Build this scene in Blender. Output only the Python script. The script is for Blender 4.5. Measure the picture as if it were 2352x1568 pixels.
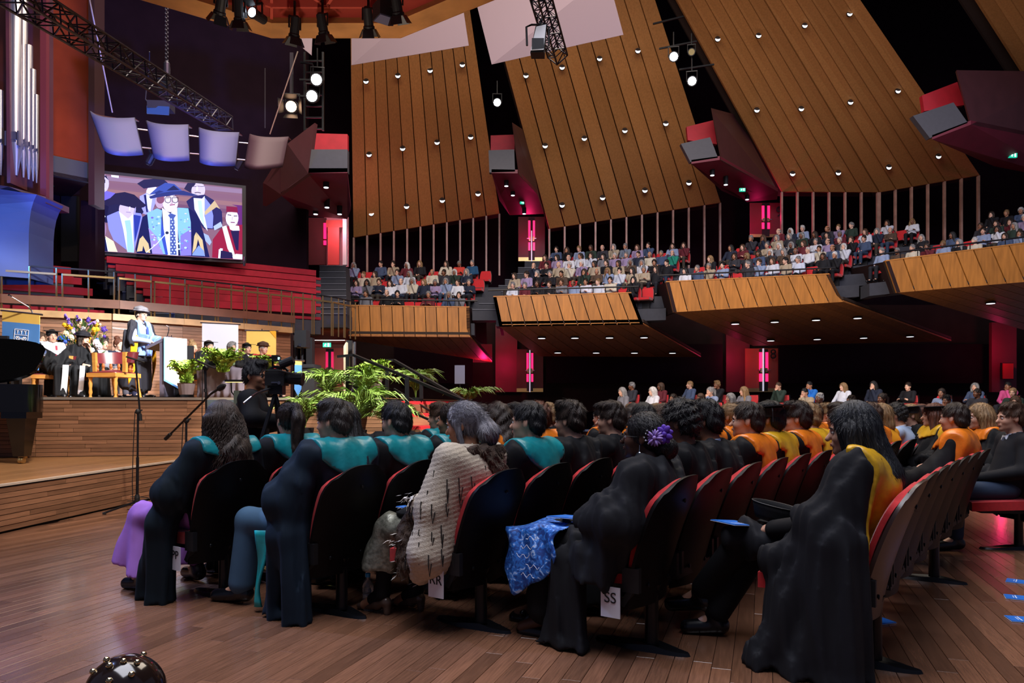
import bpy, math, random
import numpy as np
from mathutils import Vector, Matrix
random.seed(7)
rng = np.random.default_rng(7)
for o in list(bpy.data.objects):
    bpy.data.objects.remove(o)
SC = bpy.context.scene
COL = SC.collection
F, HZ, CH = 1700.0, 934.0, 1.25          # focal length in pixels, horizon row, eye height

def s2l(c):
    c = c / 255.0
    return c / 12.92 if c <= 0.04045 else ((c + 0.055) / 1.055) ** 2.4

def H(h, a=1.0):
    h = h.lstrip('#')
    return (s2l(int(h[0:2], 16)), s2l(int(h[2:4], 16)), s2l(int(h[4:6], 16)), a)

# ---------------------------------------------------------------- camera, world, lights, exposure
cam_d = bpy.data.cameras.new('camera'); cam = bpy.data.objects.new('camera', cam_d); COL.objects.link(cam)
cam_d.sensor_width = 36.0; cam_d.lens = F / 2352 * 36.0; cam_d.shift_y = (HZ - 784) / 2352
cam_d.clip_start = 0.05; cam_d.clip_end = 200
cam.location = (0, 0, CH); cam.rotation_euler = (math.pi / 2, 0, 0)
SC.camera = cam
W = bpy.data.worlds.new('World'); SC.world = W; W.use_nodes = True
W.node_tree.nodes['Background'].inputs[0].default_value = (0.55, 0.6, 1.0, 1)
W.node_tree.nodes['Background'].inputs[1].default_value = 0.11
SC.view_settings.view_transform = 'Standard'; SC.view_settings.look = 'None'
SC.view_settings.exposure = 0.0; SC.view_settings.gamma = 1.0
try: SC.view_settings.use_curve_mapping = False
except Exception: pass
try:
    SC.cycles.caustics_reflective = False; SC.cycles.caustics_refractive = False
    SC.cycles.max_bounces = 6; SC.cycles.sample_clamp_indirect = 4.0
except Exception: pass

def aim(o, tgt):
    d = Vector(tgt) - o.location
    o.rotation_euler = d.to_track_quat('-Z', 'Y').to_euler()

def area(name, loc, tgt, sx, sy, power, col, spread=180):
    d = bpy.data.lights.new(name, 'AREA'); d.shape = 'RECTANGLE'; d.size = sx; d.size_y = sy
    d.energy = power; d.color = col; d.spread = math.radians(spread)
    o = bpy.data.objects.new(name, d); COL.objects.link(o); o.location = loc; aim(o, tgt); return o

def spot(name, loc, tgt, power, col, ang, blend=0.4, rad=0.15):
    d = bpy.data.lights.new(name, 'SPOT'); d.energy = power; d.color = col
    d.spot_size = math.radians(ang); d.spot_blend = blend; d.shadow_soft_size = rad
    o = bpy.data.objects.new(name, d); COL.objects.link(o); o.location = loc; aim(o, tgt); return o

def point(name, loc, power, col, rad=0.2):
    d = bpy.data.lights.new(name, 'POINT'); d.energy = power; d.color = col; d.shadow_soft_size = rad
    o = bpy.data.objects.new(name, d); COL.objects.link(o); o.location = loc; return o

# house light over the hall
area('house_light', (0, 15, 17.5), (0, 17, 0), 16, 12, 4200, (1.0, 0.85, 0.70))
area('house_light_floor', (-1, 2.5, 15.0), (1.5, 6, 0), 10, 9, 2500, (0.90, 0.90, 1.0))
area('house_light_balcony', (9, 17, 13.5), (9, 30, 4.5), 22, 3, 620, (0.82, 0.80, 1.0), 120)
area('stall_bounce_fill', (6, 21, 0.7), (6, 26, 6), 20, 2, 240, (1.0, 0.8, 0.66), 150)  # added lamp, stands in for light bounced off floor and audience onto the soffits
# stage lamps
spot('stage_lamp', (-1.6, 8.6, 7.0), (-9.2, 14.6, 2.2), 7200, (1.0, 0.93, 0.86), 36)
spot('stage_lamp_2', (-0.2, 9.5, 7.0), (-6.2, 15.5, 2.0), 5600, (0.95, 0.95, 1.0), 36)
spot('stage_lamp_3', (-2.4, 9.0, 7.0), (-6.8, 13.9, 2.2), 2800, (0.85, 0.92, 1.0), 22)
spot('ring_bounce_fill', (-3.0, 10.6, 3.6), (-3.0, 12.2, 8.2), 420, (1.0, 0.84, 0.68), 75, 0.9)  # added lamp, stands in for stage light bouncing up to the ring
spot('stage_lamp_steps', (1.0, 8.0, 7.6), (-3.0, 12.4, 1.0), 7000, (1.0, 0.95, 0.82), 26)
spot('platform_lamp', (-1.5, 5.0, 8.5), (-6.2, 10.0, 0.6), 3800, (1.0, 0.84, 0.66), 46, 0.8)
spot('organ_wash', (-8.0, 11.0, 3.6), (-11.5, 17.0, 6.0), 1500, (0.10, 0.25, 1.0), 36)
spot('organ_wash_warm', (-7.0, 11.0, 11.5), (-11.5, 17.0, 8.5), 1500, (1.0, 0.62, 0.35), 30)
spot('reflector_wash', (-5.2, 10.5, 3.2), (-9.0, 17.0, 7.7), 8000, (0.14, 0.20, 1.0), 38)
spot('floor_reflection_fill', (-8.0, 6.5, 8.5), (-3.0, 3.6, 0.3), 2200, (0.35, 0.48, 1.0), 40, 0.9)  # added lamp, stands in for a blue mirror reflection on the floor
spot('bench_wash', (-4.0, 12.0, 11.0), (-10.0, 22.0, 4.5), 1500, (1.0, 0.35, 0.42), 50, 0.8)

# ---------------------------------------------------------------- geometry helpers
def P(px, py, Y):
    return Vector(((px - 1176) * Y / F, Y, CH + (HZ - py) * Y / F))

def G(px, py, z=0.0):                     # point of height z seen at this pixel
    Y = F * (CH - z) / (py - HZ)
    return Vector(((px - 1176) * Y / F, Y, z))

def newobj(name, data, parent=None, label=None, cat=None, group=None, kind=None, loc=None, rz=None):
    o = bpy.data.objects.new(name, data); COL.objects.link(o)
    if parent is not None: o.parent = parent
    if label: o['label'] = label
    if cat: o['category'] = cat
    if group: o['group'] = group
    if kind: o['kind'] = kind
    if loc is not None: o.location = loc
    if rz is not None: o.rotation_euler = (0, 0, rz)
    return o

def thing(name, label, cat, loc=(0, 0, 0), rz=0.0, group=None):
    return newobj(name, None, None, label, cat, group, None, loc, rz)

def dup(o, parent=None):
    c = o.copy(); COL.objects.link(c)
    if parent is not None:
        c.parent = parent; c.matrix_parent_inverse = o.matrix_parent_inverse.copy()
    for ch in list(o.children): dup(ch, c)
    return c

class MB:
    def __init__(s): s.v = []; s.f = []; s.m = []; s.mi = 0
    def add(s, vs, fs):
        n = len(s.v); s.v += [tuple(p) for p in vs]
        s.f += [tuple(i + n for i in f) for f in fs]; s.m += [s.mi] * len(fs); return s
    def hexa(s, p):                       # 8 points: bottom ring, top ring
        return s.add(p, [(3, 2, 1, 0), (4, 5, 6, 7), (0, 1, 5, 4), (1, 2, 6, 5), (2, 3, 7, 6), (3, 0, 4, 7)])
    def box(s, c, d, rz=0.0, M=None):
        c = Vector(c); x, y, z = d[0] / 2, d[1] / 2, d[2] / 2
        R = M if M is not None else Matrix.Rotation(rz, 3, 'Z')
        q = [(-x, -y, -z), (x, -y, -z), (x, y, -z), (-x, y, -z), (-x, -y, z), (x, -y, z), (x, y, z), (-x, y, z)]
        return s.hexa([c + R @ Vector(p) for p in q])
    def bar(s, a, b, w, h=None, up=(0, 0, 1)):
        a = Vector(a); b = Vector(b); h = h or w
        d = (b - a).normalized(); u = Vector(up)
        if abs(d.dot(u)) > 0.98: u = Vector((1, 0, 0))
        r = d.cross(u).normalized(); u = r.cross(d)
        q = []
        for p in (a, b):
            q += [p - r * w / 2 - u * h / 2, p + r * w / 2 - u * h / 2, p + r * w / 2 + u * h / 2, p - r * w / 2 + u * h / 2]
        return s.hexa(q)
    def tube(s, pts, r, n=8, cap=True):
        pts = [Vector(p) for p in pts]; rs = r if isinstance(r, (list, tuple)) else [r] * len(pts)
        vs = []; fs = []; ref = None
        for i, p in enumerate(pts):
            t = (pts[min(i + 1, len(pts) - 1)] - pts[max(i - 1, 0)]).normalized()
            if ref is None:
                ref = Vector((0, 0, 1)) if abs(t.z) < 0.9 else Vector((1, 0, 0))
            u = (ref - t * ref.dot(t)).normalized(); w = t.cross(u); ref = u
            for k in range(n):
                a = 2 * math.pi * k / n
                vs.append(p + (u * math.cos(a) + w * math.sin(a)) * rs[i])
        for i in range(len(pts) - 1):
            for k in range(n):
                fs.append((i * n + k, i * n + (k + 1) % n, (i + 1) * n + (k + 1) % n, (i + 1) * n + k))
        if cap:
            fs.append(tuple(range(n - 1, -1, -1))); fs.append(tuple((len(pts) - 1) * n + k for k in range(n)))
        return s.add(vs, fs)
    def lathe(s, prof, c=(0, 0, 0), n=20, M=None):
        c = Vector(c); vs = []; fs = []
        for (r, z) in prof:
            for k in range(n):
                a = 2 * math.pi * k / n
                p = Vector((r * math.cos(a), r * math.sin(a), z))
                vs.append(c + (M @ p if M is not None else p))
        for i in range(len(prof) - 1):
            for k in range(n):
                fs.append((i * n + k, i * n + (k + 1) % n, (i + 1) * n + (k + 1) % n, (i + 1) * n + k))
        fs.append(tuple(range(n - 1, -1, -1))); fs.append(tuple((len(prof) - 1) * n + k for k in range(n)))
        return s.add(vs, fs)
    def prism(s, poly, t):                # planar polygon in space, thickened by vector t
        n = len(poly); t = Vector(t)
        vs = [Vector(p) for p in poly] + [Vector(p) + t for p in poly]
        fs = [tuple(range(n - 1, -1, -1)), tuple(range(n, 2 * n))]
        fs += [(i, (i + 1) % n, n + (i + 1) % n, n + i) for i in range(n)]
        return s.add(vs, fs)
    def ell(s, c, r, nu=14, nv=9, M=None):
        c = Vector(c); vs = []; fs = []
        for j in range(nv + 1):
            th = math.pi * j / nv
            for k in range(nu):
                a = 2 * math.pi * k / nu
                p = Vector((r[0] * math.sin(th) * math.cos(a), r[1] * math.sin(th) * math.sin(a), -r[2] * math.cos(th)))
                vs.append(c + (M @ p if M is not None else p))
        for j in range(nv):
            for k in range(nu):
                fs.append((j * nu + k, j * nu + (k + 1) % nu, (j + 1) * nu + (k + 1) % nu, (j + 1) * nu + k))
        return s.add(vs, fs)
    def grid(s, fn, nu, nv):
        vs = [fn(i / nu, j / nv) for j in range(nv + 1) for i in range(nu + 1)]
        fs = [(j * (nu + 1) + i, j * (nu + 1) + i + 1, (j + 1) * (nu + 1) + i + 1, (j + 1) * (nu + 1) + i) for j in range(nv) for i in range(nu)]
        return s.add(vs, fs)
    def slab(s, fn, nu, nv, off):         # a sheet with thickness: off(u,v) gives the offset vector of its back face
        a = [Vector(fn(i / nu, j / nv)) for j in range(nv + 1) for i in range(nu + 1)]
        b = [Vector(fn(i / nu, j / nv)) + Vector(off(i / nu, j / nv)) for j in range(nv + 1) for i in range(nu + 1)]
        N = len(a); idx = lambda i, j: j * (nu + 1) + i
        fs = []
        for j in range(nv):
            for i in range(nu):
                q = (idx(i, j), idx(i + 1, j), idx(i + 1, j + 1), idx(i, j + 1))
                fs.append(q); fs.append(tuple(N + k for k in reversed(q)))
        ring = [idx(i, 0) for i in range(nu)] + [idx(nu, j) for j in range(nv)] + [idx(i, nv) for i in range(nu, 0, -1)] + [idx(0, j) for j in range(nv, 0, -1)]
        for k in range(len(ring)):
            p, q = ring[k], ring[(k + 1) % len(ring)]
            fs.append((q, p, N + p, N + q))
        return s.add(a + b, fs)
    def mesh(s, name, mats, smooth=False):
        me = bpy.data.meshes.new(name); me.from_pydata(s.v, [], s.f)
        for m in (mats if isinstance(mats, (list, tuple)) else [mats]): me.materials.append(m)
        if any(s.m): me.polygons.foreach_set('material_index', s.m)
        me.update()
        if smooth:
            me.polygons.foreach_set('use_smooth', [True] * len(me.polygons))
            if smooth != 'all':
                try: me.set_sharp_from_angle(angle=math.radians(40))
                except Exception: pass
        return me
    def build(s, name, mats, parent=None, smooth=False, **kw):
        return newobj(name, s.mesh(name, mats, smooth), parent, **kw)

# ---------------------------------------------------------------- materials
MATS = {}
def mat(name, col=(0.5, 0.5, 0.5, 1), rough=0.5, metal=0.0, spec=0.5, emit=None, es=1.0, objcol=False,
        noise=0.0, nscale=8.0, nstretch=(1, 1, 1), bump=0.0, bscale=60.0, bstretch=(1, 1, 1), rand=0.0, sheen=0.0, trans=0.0,
        coat=0.0, island=False, coord='Object', hue=None):
    if name in MATS: return MATS[name]
    m = bpy.data.materials.new(name); m.use_nodes = True; nt = m.node_tree; N = nt.nodes; L = nt.links
    b = N['Principled BSDF']
    b.inputs['Roughness'].default_value = rough; b.inputs['Metallic'].default_value = metal
    b.inputs['Specular IOR Level'].default_value = spec
    if sheen: b.inputs['Sheen Weight'].default_value = sheen
    if trans: b.inputs['Transmission Weight'].default_value = trans
    if coat: b.inputs['Coat Weight'].default_value = coat; b.inputs['Coat Roughness'].default_value = 0.12
    if emit:
        b.inputs['Emission Color'].default_value = emit; b.inputs['Emission Strength'].default_value = es
    src = None
    if objcol:
        oi = N.new('ShaderNodeObjectInfo'); src = oi.outputs['Color']
    tc = N.new('ShaderNodeTexCoord')
    def tex(scale, stretch, detail=4):
        mp = N.new('ShaderNodeMapping'); mp.inputs['Scale'].default_value = stretch
        L.new(tc.outputs[coord], mp.inputs['Vector'])
        n = N.new('ShaderNodeTexNoise'); n.inputs['Scale'].default_value = scale; n.inputs['Detail'].default_value = detail
        if rand:
            oi2 = N.new('ShaderNodeObjectInfo'); ge = N.new('ShaderNodeNewGeometry')
            ad = N.new('ShaderNodeMath'); ad.operation = 'ADD'
            L.new(oi2.outputs['Random'], ad.inputs[0]); L.new(ge.outputs['Random Per Island'], ad.inputs[1])
            ml = N.new('ShaderNodeMath'); ml.operation = 'MULTIPLY'; ml.inputs[1].default_value = 37.0
            L.new(ad.outputs[0], ml.inputs[0])
            va = N.new('ShaderNodeVectorMath'); va.operation = 'ADD'
            L.new(mp.outputs[0], va.inputs[0]); L.new(ml.outputs[0], va.inputs[1])
            L.new(va.outputs[0], n.inputs['Vector'])
        else:
            L.new(mp.outputs[0], n.inputs['Vector'])
        return n
    val = None
    if noise:
        n = tex(nscale, nstretch)
        mr = N.new('ShaderNodeMapRange'); mr.inputs['From Min'].default_value = 0.3; mr.inputs['From Max'].default_value = 0.7
        mr.inputs['To Min'].default_value = 1 - noise; mr.inputs['To Max'].default_value = 1 + noise
        L.new(n.outputs['Fac'], mr.inputs['Value']); val = mr.outputs[0]
    if rand:
        oi3 = N.new('ShaderNodeObjectInfo'); ge3 = N.new('ShaderNodeNewGeometry')
        ad3 = N.new('ShaderNodeMath'); ad3.operation = 'ADD'
        L.new(oi3.outputs['Random'], ad3.inputs[0]); L.new(ge3.outputs['Random Per Island'], ad3.inputs[1])
        fr = N.new('ShaderNodeMath'); fr.operation = 'FRACT'; L.new(ad3.outputs[0], fr.inputs[0])
        mr3 = N.new('ShaderNodeMapRange'); mr3.inputs['To Min'].default_value = 1 - rand; mr3.inputs['To Max'].default_value = 1 + rand
        L.new(fr.outputs[0], mr3.inputs['Value'])
        if val is None: val = mr3.outputs[0]
        else:
            mm = N.new('ShaderNodeMath'); mm.operation = 'MULTIPLY'; L.new(val, mm.inputs[0]); L.new(mr3.outputs[0], mm.inputs[1]); val = mm.outputs[0]
    if val is not None:
        vm = N.new('ShaderNodeVectorMath'); vm.operation = 'SCALE'
        if src is not None: L.new(src, vm.inputs[0])
        else: vm.inputs[0].default_value = col[:3]
        L.new(val, vm.inputs['Scale']); L.new(vm.outputs[0], b.inputs['Base Color'])
    elif src is not None: L.new(src, b.inputs['Base Color'])
    else: b.inputs['Base Color'].default_value = col
    if bump:
        nb = tex(bscale, bstretch, 3); bp = N.new('ShaderNodeBump'); bp.inputs['Strength'].default_value = bump
        bp.inputs['Distance'].default_value = 0.01
        L.new(nb.outputs['Fac'], bp.inputs['Height']); L.new(bp.outputs[0], b.inputs['Normal'])
    MATS[name] = m; return m

M_FLOOR = mat('floor_timber', H('#74503c'), 0.26, noise=0.22, nscale=5, nstretch=(22, 1.2, 1), rand=0.33, bump=0.04, bscale=9, coat=0.25)
M_STAGEB = mat('stage_timber', H('#8c654c'), 0.38, noise=0.2, nscale=3, nstretch=(1, 1, 14), rand=0.3)
M_DECK = mat('deck_timber', H('#9a6f48'), 0.3, noise=0.18, nscale=3, nstretch=(1, 12, 1), rand=0.2)
M_PANEL = mat('panel_timber', H('#b27b45'), 0.5, noise=0.12, nscale=2.2, nstretch=(7, 7, 0.1), rand=0.13, spec=0.3)
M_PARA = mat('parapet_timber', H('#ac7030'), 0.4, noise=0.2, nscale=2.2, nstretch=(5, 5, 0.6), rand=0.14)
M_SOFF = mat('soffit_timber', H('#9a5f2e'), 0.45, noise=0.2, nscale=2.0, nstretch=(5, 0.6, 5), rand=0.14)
M_HALO = mat('halo_timber', H('#b88450'), 0.35, noise=0.22, nscale=1.5, nstretch=(1, 1, 6), bump=0.05, bscale=8)
M_DARKWALL = mat('dark_wall', H('#1c1018'), 0.8, spec=0.03, noise=0.12, nscale=2)
M_BLACK = mat('black_paint', H('#0d0c10'), 0.6)
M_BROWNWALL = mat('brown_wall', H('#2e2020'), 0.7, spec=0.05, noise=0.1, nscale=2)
M_REDWALL = mat('red_brown_wall', H('#7a3018'), 0.75, spec=0.05, noise=0.08, nscale=3)
M_REDDOOR = mat('red_door', H('#b0483e'), 0.45, noise=0.06, nscale=3)
M_DARKDOOR = mat('dark_red_door', H('#4a1418'), 0.5, noise=0.08, nscale=3)
M_MAROON = mat('maroon_panel', H('#4a2428'), 0.5, noise=0.12, nscale=2)
M_REDLIT = mat('redlit_magenta', H('#6a1a2c'), 0.55, noise=0.1, nscale=2)  # red light on soffits and alcoves is put into this base colour
M_GREYPAR = mat('grey_parapet', H('#45444a'), 0.6, noise=0.06)
M_REDSEAT = mat('red_wool', H('#b8121c'), 0.85, sheen=0.3, noise=0.12, nscale=40, bump=0.15, bscale=300)
M_BENCH = mat('bench_red', H('#900a24'), 0.85, noise=0.12, nscale=6, bump=0.1, bscale=60)
M_SHELL = mat('shell_black', H('#0f0c0d'), 0.45, noise=0.25, nscale=6, spec=0.15)
M_SHELLBR = mat('shell_brown', H('#32221f'), 0.35, noise=0.2, nscale=6)
M_POLE = mat('pole_black', H('#1a1b20'), 0.3, metal=0.5)
M_IRON = mat('black_iron', H('#17171b'), 0.4, metal=0.3)
M_STEEL = mat('steel', H('#9a9aa2'), 0.25, metal=1.0)
M_CHROME = mat('chrome', H('#c8ccd8'), 0.12, metal=1.0)
M_BRASS = mat('brass', H('#b89a66'), 0.3, metal=0.85)
M_STEP = mat('step_grey', H('#33343c'), 0.8, noise=0.1)
M_WHITE = mat('white_paint', H('#e8e2e6'), 0.7)
M_SHEET = mat('white_reflector', H('#9e8a92'), 0.75)
M_PAPER = mat('paper_white', H('#dfe4f0'), 0.6)
M_BLUEPAPER = mat('blue_booklet', H('#1f6fd0'), 0.45)
M_BLUEBAN = mat('banner_blue', H('#5590d8'), 0.6, noise=0.04, nscale=3)
M_YELBAN = mat('banner_yellow', H('#f0c462'), 0.6, noise=0.06, nscale=3)
M_WHITEBAN = mat('banner_white', H('#f2f4ff'), 0.6)
M_SKIN = mat('skin', rough=0.5, objcol=True, noise=0.08, nscale=20)
M_CLOTH = mat('cloth', rough=0.8, objcol=True, spec=0.25, noise=0.10, nscale=6, bump=0.22, bscale=16, bstretch=(1, 1, .3))
M_SATIN = mat('satin', rough=0.36, objcol=True, noise=0.22, nscale=9, bump=0.5, bscale=14)
M_HAIR = mat('hair', rough=0.55, objcol=True, noise=0.45, nscale=14, nstretch=(3, 3, 0.6), bump=0.5, bscale=80, bstretch=(2, 2, 0.25))
M_LEATHER = mat('shoe_leather', rough=0.25, objcol=True, noise=0.1, nscale=10)
M_REDGLOW = mat('red_glow_glass', H('#ff2050'), 0.3, emit=(1.0, 0.012, 0.11, 1), es=2.2)
M_LAMP = mat('lamp_white', H('#ffffff'), 0.3, emit=(0.85, 0.92, 1.0, 1), es=2.2)
M_LAMPW = mat('lamp_hot', H('#ffffff'), 0.3, emit=(0.95, 0.97, 1.0, 1), es=14)
M_LAMPA = mat('lamp_amber', H('#ffffff'), 0.3, emit=(1.0, 0.55, 0.3, 1), es=6)
M_TUBE = mat('tube_white', H('#ffffff'), 0.3, emit=(1, 0.95, 0.9, 1), es=7)
M_GREEN = mat('exit_green', H('#0a9a70'), 0.4, emit=(0.01, 0.42, 0.27, 1), es=1.2)
M_GREENW = mat('exit_figure', H('#e0fff0'), 0.4, emit=(0.7, 1.0, 0.9, 1), es=1.4)
M_HOLE = mat('recess_dark', H('#2a1a10'), 0.8)
M_FERN = mat('fern_green', H('#7e9a34'), 0.5, noise=0.3, nscale=9, rand=0.25)
M_PALM = mat('palm_green', H('#7d9c46'), 0.42, noise=0.3, nscale=5, rand=0.3)
M_OAK = mat('golden_oak', H('#b07a38'), 0.35, noise=0.2, nscale=3, nstretch=(1, 1, 6))
M_OXBLOOD = mat('oxblood_leather', H('#5a1a20'), 0.32, noise=0.12, nscale=12)
M_PIANO = mat('piano_black', H('#060607'), 0.12, coat=0.5)
M_GLASSP = mat('bottle_plastic', (0.85, 0.93, 1.0, 1), 0.08, trans=0.9)
M_CARPET = mat('step_carpet_red', H('#c8202a'), 0.9, noise=0.1, nscale=20)
M_EYE = mat('eye_white', H('#d8d0cc'), 0.3)
M_IRIS = mat('eye_dark', H('#150d0a'), 0.2)
M_LIP = mat('lip', rough=0.4, objcol=True)
M_SPEAKER = mat('speaker_black', H('#101015'), 0.65, noise=0.1, nscale=50)
M_ORGANP = mat('organ_metal', H('#b9b4b0'), 0.3, metal=0.9)
M_COFFER = mat('coffer_red', H('#8c2a22'), 0.6, noise=0.08, nscale=5)
M_COFFRIB = mat('coffer_rib', H('#b4483c'), 0.55)

def letters(txt, size, M4, m, parent, name='lettering', depth=0.001, align='CENTER'):
    cu = bpy.data.curves.new(name, 'FONT'); cu.body = txt; cu.size = size; cu.align_x = align; cu.align_y = 'CENTER'; cu.extrude = depth
    t_ = bpy.data.objects.new('tmp', cu); COL.objects.link(t_); bpy.context.view_layer.update()
    me = bpy.data.meshes.new_from_object(t_.evaluated_get(bpy.context.evaluated_depsgraph_get())); bpy.data.objects.remove(t_)
    me.materials.clear(); me.materials.append(m); o = newobj(name, me, parent); o.matrix_local = M4
    return o

def frame4(o, x, z):                      # matrix with local X along x, local Y along z, origin o
    x = Vector(x).normalized(); y = Vector(z).normalized(); n = x.cross(y).normalized(); y = n.cross(x)
    return Matrix(((x.x, y.x, n.x, o[0]), (x.y, y.y, n.y, o[1]), (x.z, y.z, n.z, o[2]), (0, 0, 0, 1)))
# ================================================================= the setting
def quadwall(name, pts, m, t=(0, 0.2, 0), kind='structure', parent=None, label=None, cat=None):
    b = MB(); b.prism(pts, t)
    return b.build(name, m, parent, kind=kind if parent is None and not cat else None, label=label, cat=cat)

# ---- floor with its boards
floor = MB().box((2, 8, -0.04), (44, 60, 0.05)).build('floor', mat('floor_base', H('#2a1710'), 0.6), kind='structure')
ang = math.atan2(-0.32, 0.947)            # boards run away to the right
ca, sa = math.cos(ang), math.sin(ang)
BW = 0.092
plank_meshes = {}
def board_mesh(L):
    if L not in plank_meshes:
        b = MB(); w = BW / 2 - 0.0012; l = L / 2 - 0.0012; e = 0.0015
        b.add([(-w, -l, -0.014), (w, -l, -0.014), (w, l, -0.014), (-w, l, -0.014),
               (-w, -l, -e), (w, -l, -e), (w, l, -e), (-w, l, -e),
               (-w + e, -l + e, 0), (w - e, -l + e, 0), (w - e, l - e, 0), (-w + e, l - e, 0)],
              [(0, 1, 5, 4), (1, 2, 6, 5), (2, 3, 7, 6), (3, 0, 4, 7), (4, 5, 9, 8), (5, 6, 10, 9), (6, 7, 11, 10), (7, 4, 8, 11), (8, 9, 10, 11)])
        plank_meshes[L] = b.mesh('plank', M_FLOOR)
    return plank_meshes[L]
def to_world(t, s): return (t * ca - s * sa, t * sa + s * ca)
boards = []
for i in range(-140, 150):
    t = i * BW; s = -2 - random.random() * 2
    while s < 16:
        L = random.choice((0.9, 1.3, 1.7, 2.1)); c = s + L / 2
        x, y = to_world(t, c)
        if y > 1.8 and y < 14.5 and abs(x) < 1.1 * y + 4 and x < 12 and x > -5.2 + 0.0:
            boards.append((y + abs(x) * 0.25, t, c, L))
        s += L
boards.sort()
vis = [b for b in boards if b[0] > 2.7 and (lambda p: p[1] > 2.4 and abs(p[0]) < .70 * p[1] + .25)(to_world(b[1], b[2]))]
near = vis[:290]; keep = set(id(b) for b in near)
for b in near:
    o = newobj('plank', board_mesh(b[3]), floor); x, y = to_world(b[1], b[2])
    o.location = (x, y, 0); o.rotation_euler = (0, 0, ang)
mb = MB()
for b in boards:
    if id(b) in keep: continue
    w = BW / 2 - 0.0012; l = b[3] / 2 - 0.0012
    mb.hexa([(b[1] + sx * w, b[2] + sy * l, z) for z in (-0.014, 0.0) for sx, sy in ((-1, -1), (1, -1), (1, 1), (-1, 1))])
o = mb.build('floor_boards', M_FLOOR, floor, kind='stuff'); o.rotation_euler = (0, 0, ang)

# ---- helper: a face clad with horizontal boards
def clad(parent, a, b, z0, z1, rows, Lr, m, th=0.022, name='board', joined=False, gap=0.006):
    a = Vector((a[0], a[1], 0)); b = Vector((b[0], b[1], 0)); d = (b - a); LL = d.length; d.normalize()
    n = Vector((d.y, -d.x, 0)); rz = math.atan2(d.y, d.x); h = (z1 - z0) / rows
    J = MB()
    for r in range(rows):
        s = 0.0; first = True
        while s < LL - 0.02:
            L = min(random.uniform(*Lr) * (random.uniform(0.3, 1) if first else 1), LL - s); first = False
            if LL - s - L < 0.3: L = LL - s
            c = a + d * (s + L / 2) + n * (random.uniform(0, 0.006)); z = z0 + h * (r + 0.5)
            if joined: J.box((c.x, c.y, z), (L - 0.004, th, h - gap), rz)
            else:
                mb = MB(); mb.box((0, 0, 0), (L - 0.004, th, h - gap))
                o = mb.build(name, m, parent); o.location = (c.x, c.y, z); o.rotation_euler = (0, 0, rz)
            s += L
    if joined: J.build(name + 's', m, parent, kind='stuff')

# ---- low platform in front of the stage
PA, PB = (-5.22, 4.4), (-4.72, 12.0)
plat = MB().prism([(PA[0] - 0.03, PA[1], 0), (PB[0] - 0.03, PB[1], 0), (-17, 12.4, 0), (-17, 4.4, 0)], (0, 0, 0.465)).build('platform', M_BLACK, kind='structure')
clad(plat, PA, PB, 0.02, 0.455, 8, (0.9, 2.4), M_STAGEB)
deck = MB()
for i in range(60):
    x = -4.9 - i * 0.14
    deck.box((x - 0.2, 8.2, 0.472), (0.137, 7.9, 0.016), 0.065 * -1)
deck.build('deck_boards', M_DECK, plat, kind='stuff')
MB().bar((PA[0], PA[1], 0.478), (PB[0], PB[1], 0.478), 0.045, 0.022).build('platform_nosing', mat('nosing', H('#c8b8a8'), 0.4), plat)

# ---- stage
SZ = 1.40
S0, S1, S2, S3 = (-14.5, 10.1), (-7.3, 11.35), (-5.2, 11.85), (-2.15, 12.25)
stage = MB().prism([(S0[0], S0[1] + .03, 0), (S1[0], S1[1] + .03, 0), (S2[0], S2[1] + .03, 0), (S3[0], S3[1] + .03, 0), (-1.2, 17, 0), (-3, 24, 0), (-17, 24, 0), (-17, 12, 0)], (0, 0, SZ - 0.012)).build('stage', M_BLACK, kind='structure')
clad(stage, S0, S1, 0.485, SZ - 0.045, 14, (1.2, 3.0), M_STAGEB)
clad(stage, S1, S2, 0.485, SZ - 0.045, 14, (0.7, 1.6), M_STAGEB)
clad(stage, S2, S3, 0.02, SZ - 0.045, 21, (0.9, 2.2), M_STAGEB)
for a, b in ((S0, S1), (S1, S2), (S2, S3)):
    MB().bar((a[0], a[1], SZ - 0.02), (b[0], b[1], SZ - 0.02), 0.07, 0.04).build('stage_nosing', mat('stage_edge', H('#8a8078'), 0.35), stage)
MB().prism([(S0[0], S0[1], SZ - .012), (S1[0], S1[1], SZ - .012), (S2[0], S2[1], SZ - .012), (S3[0], S3[1], SZ - .012), (-1.2, 17, SZ - .012), (-3, 24, SZ - .012), (-17, 24, SZ - .012)], (0, 0, 0.012)).build('stage_deck', M_DECK, stage)

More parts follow.
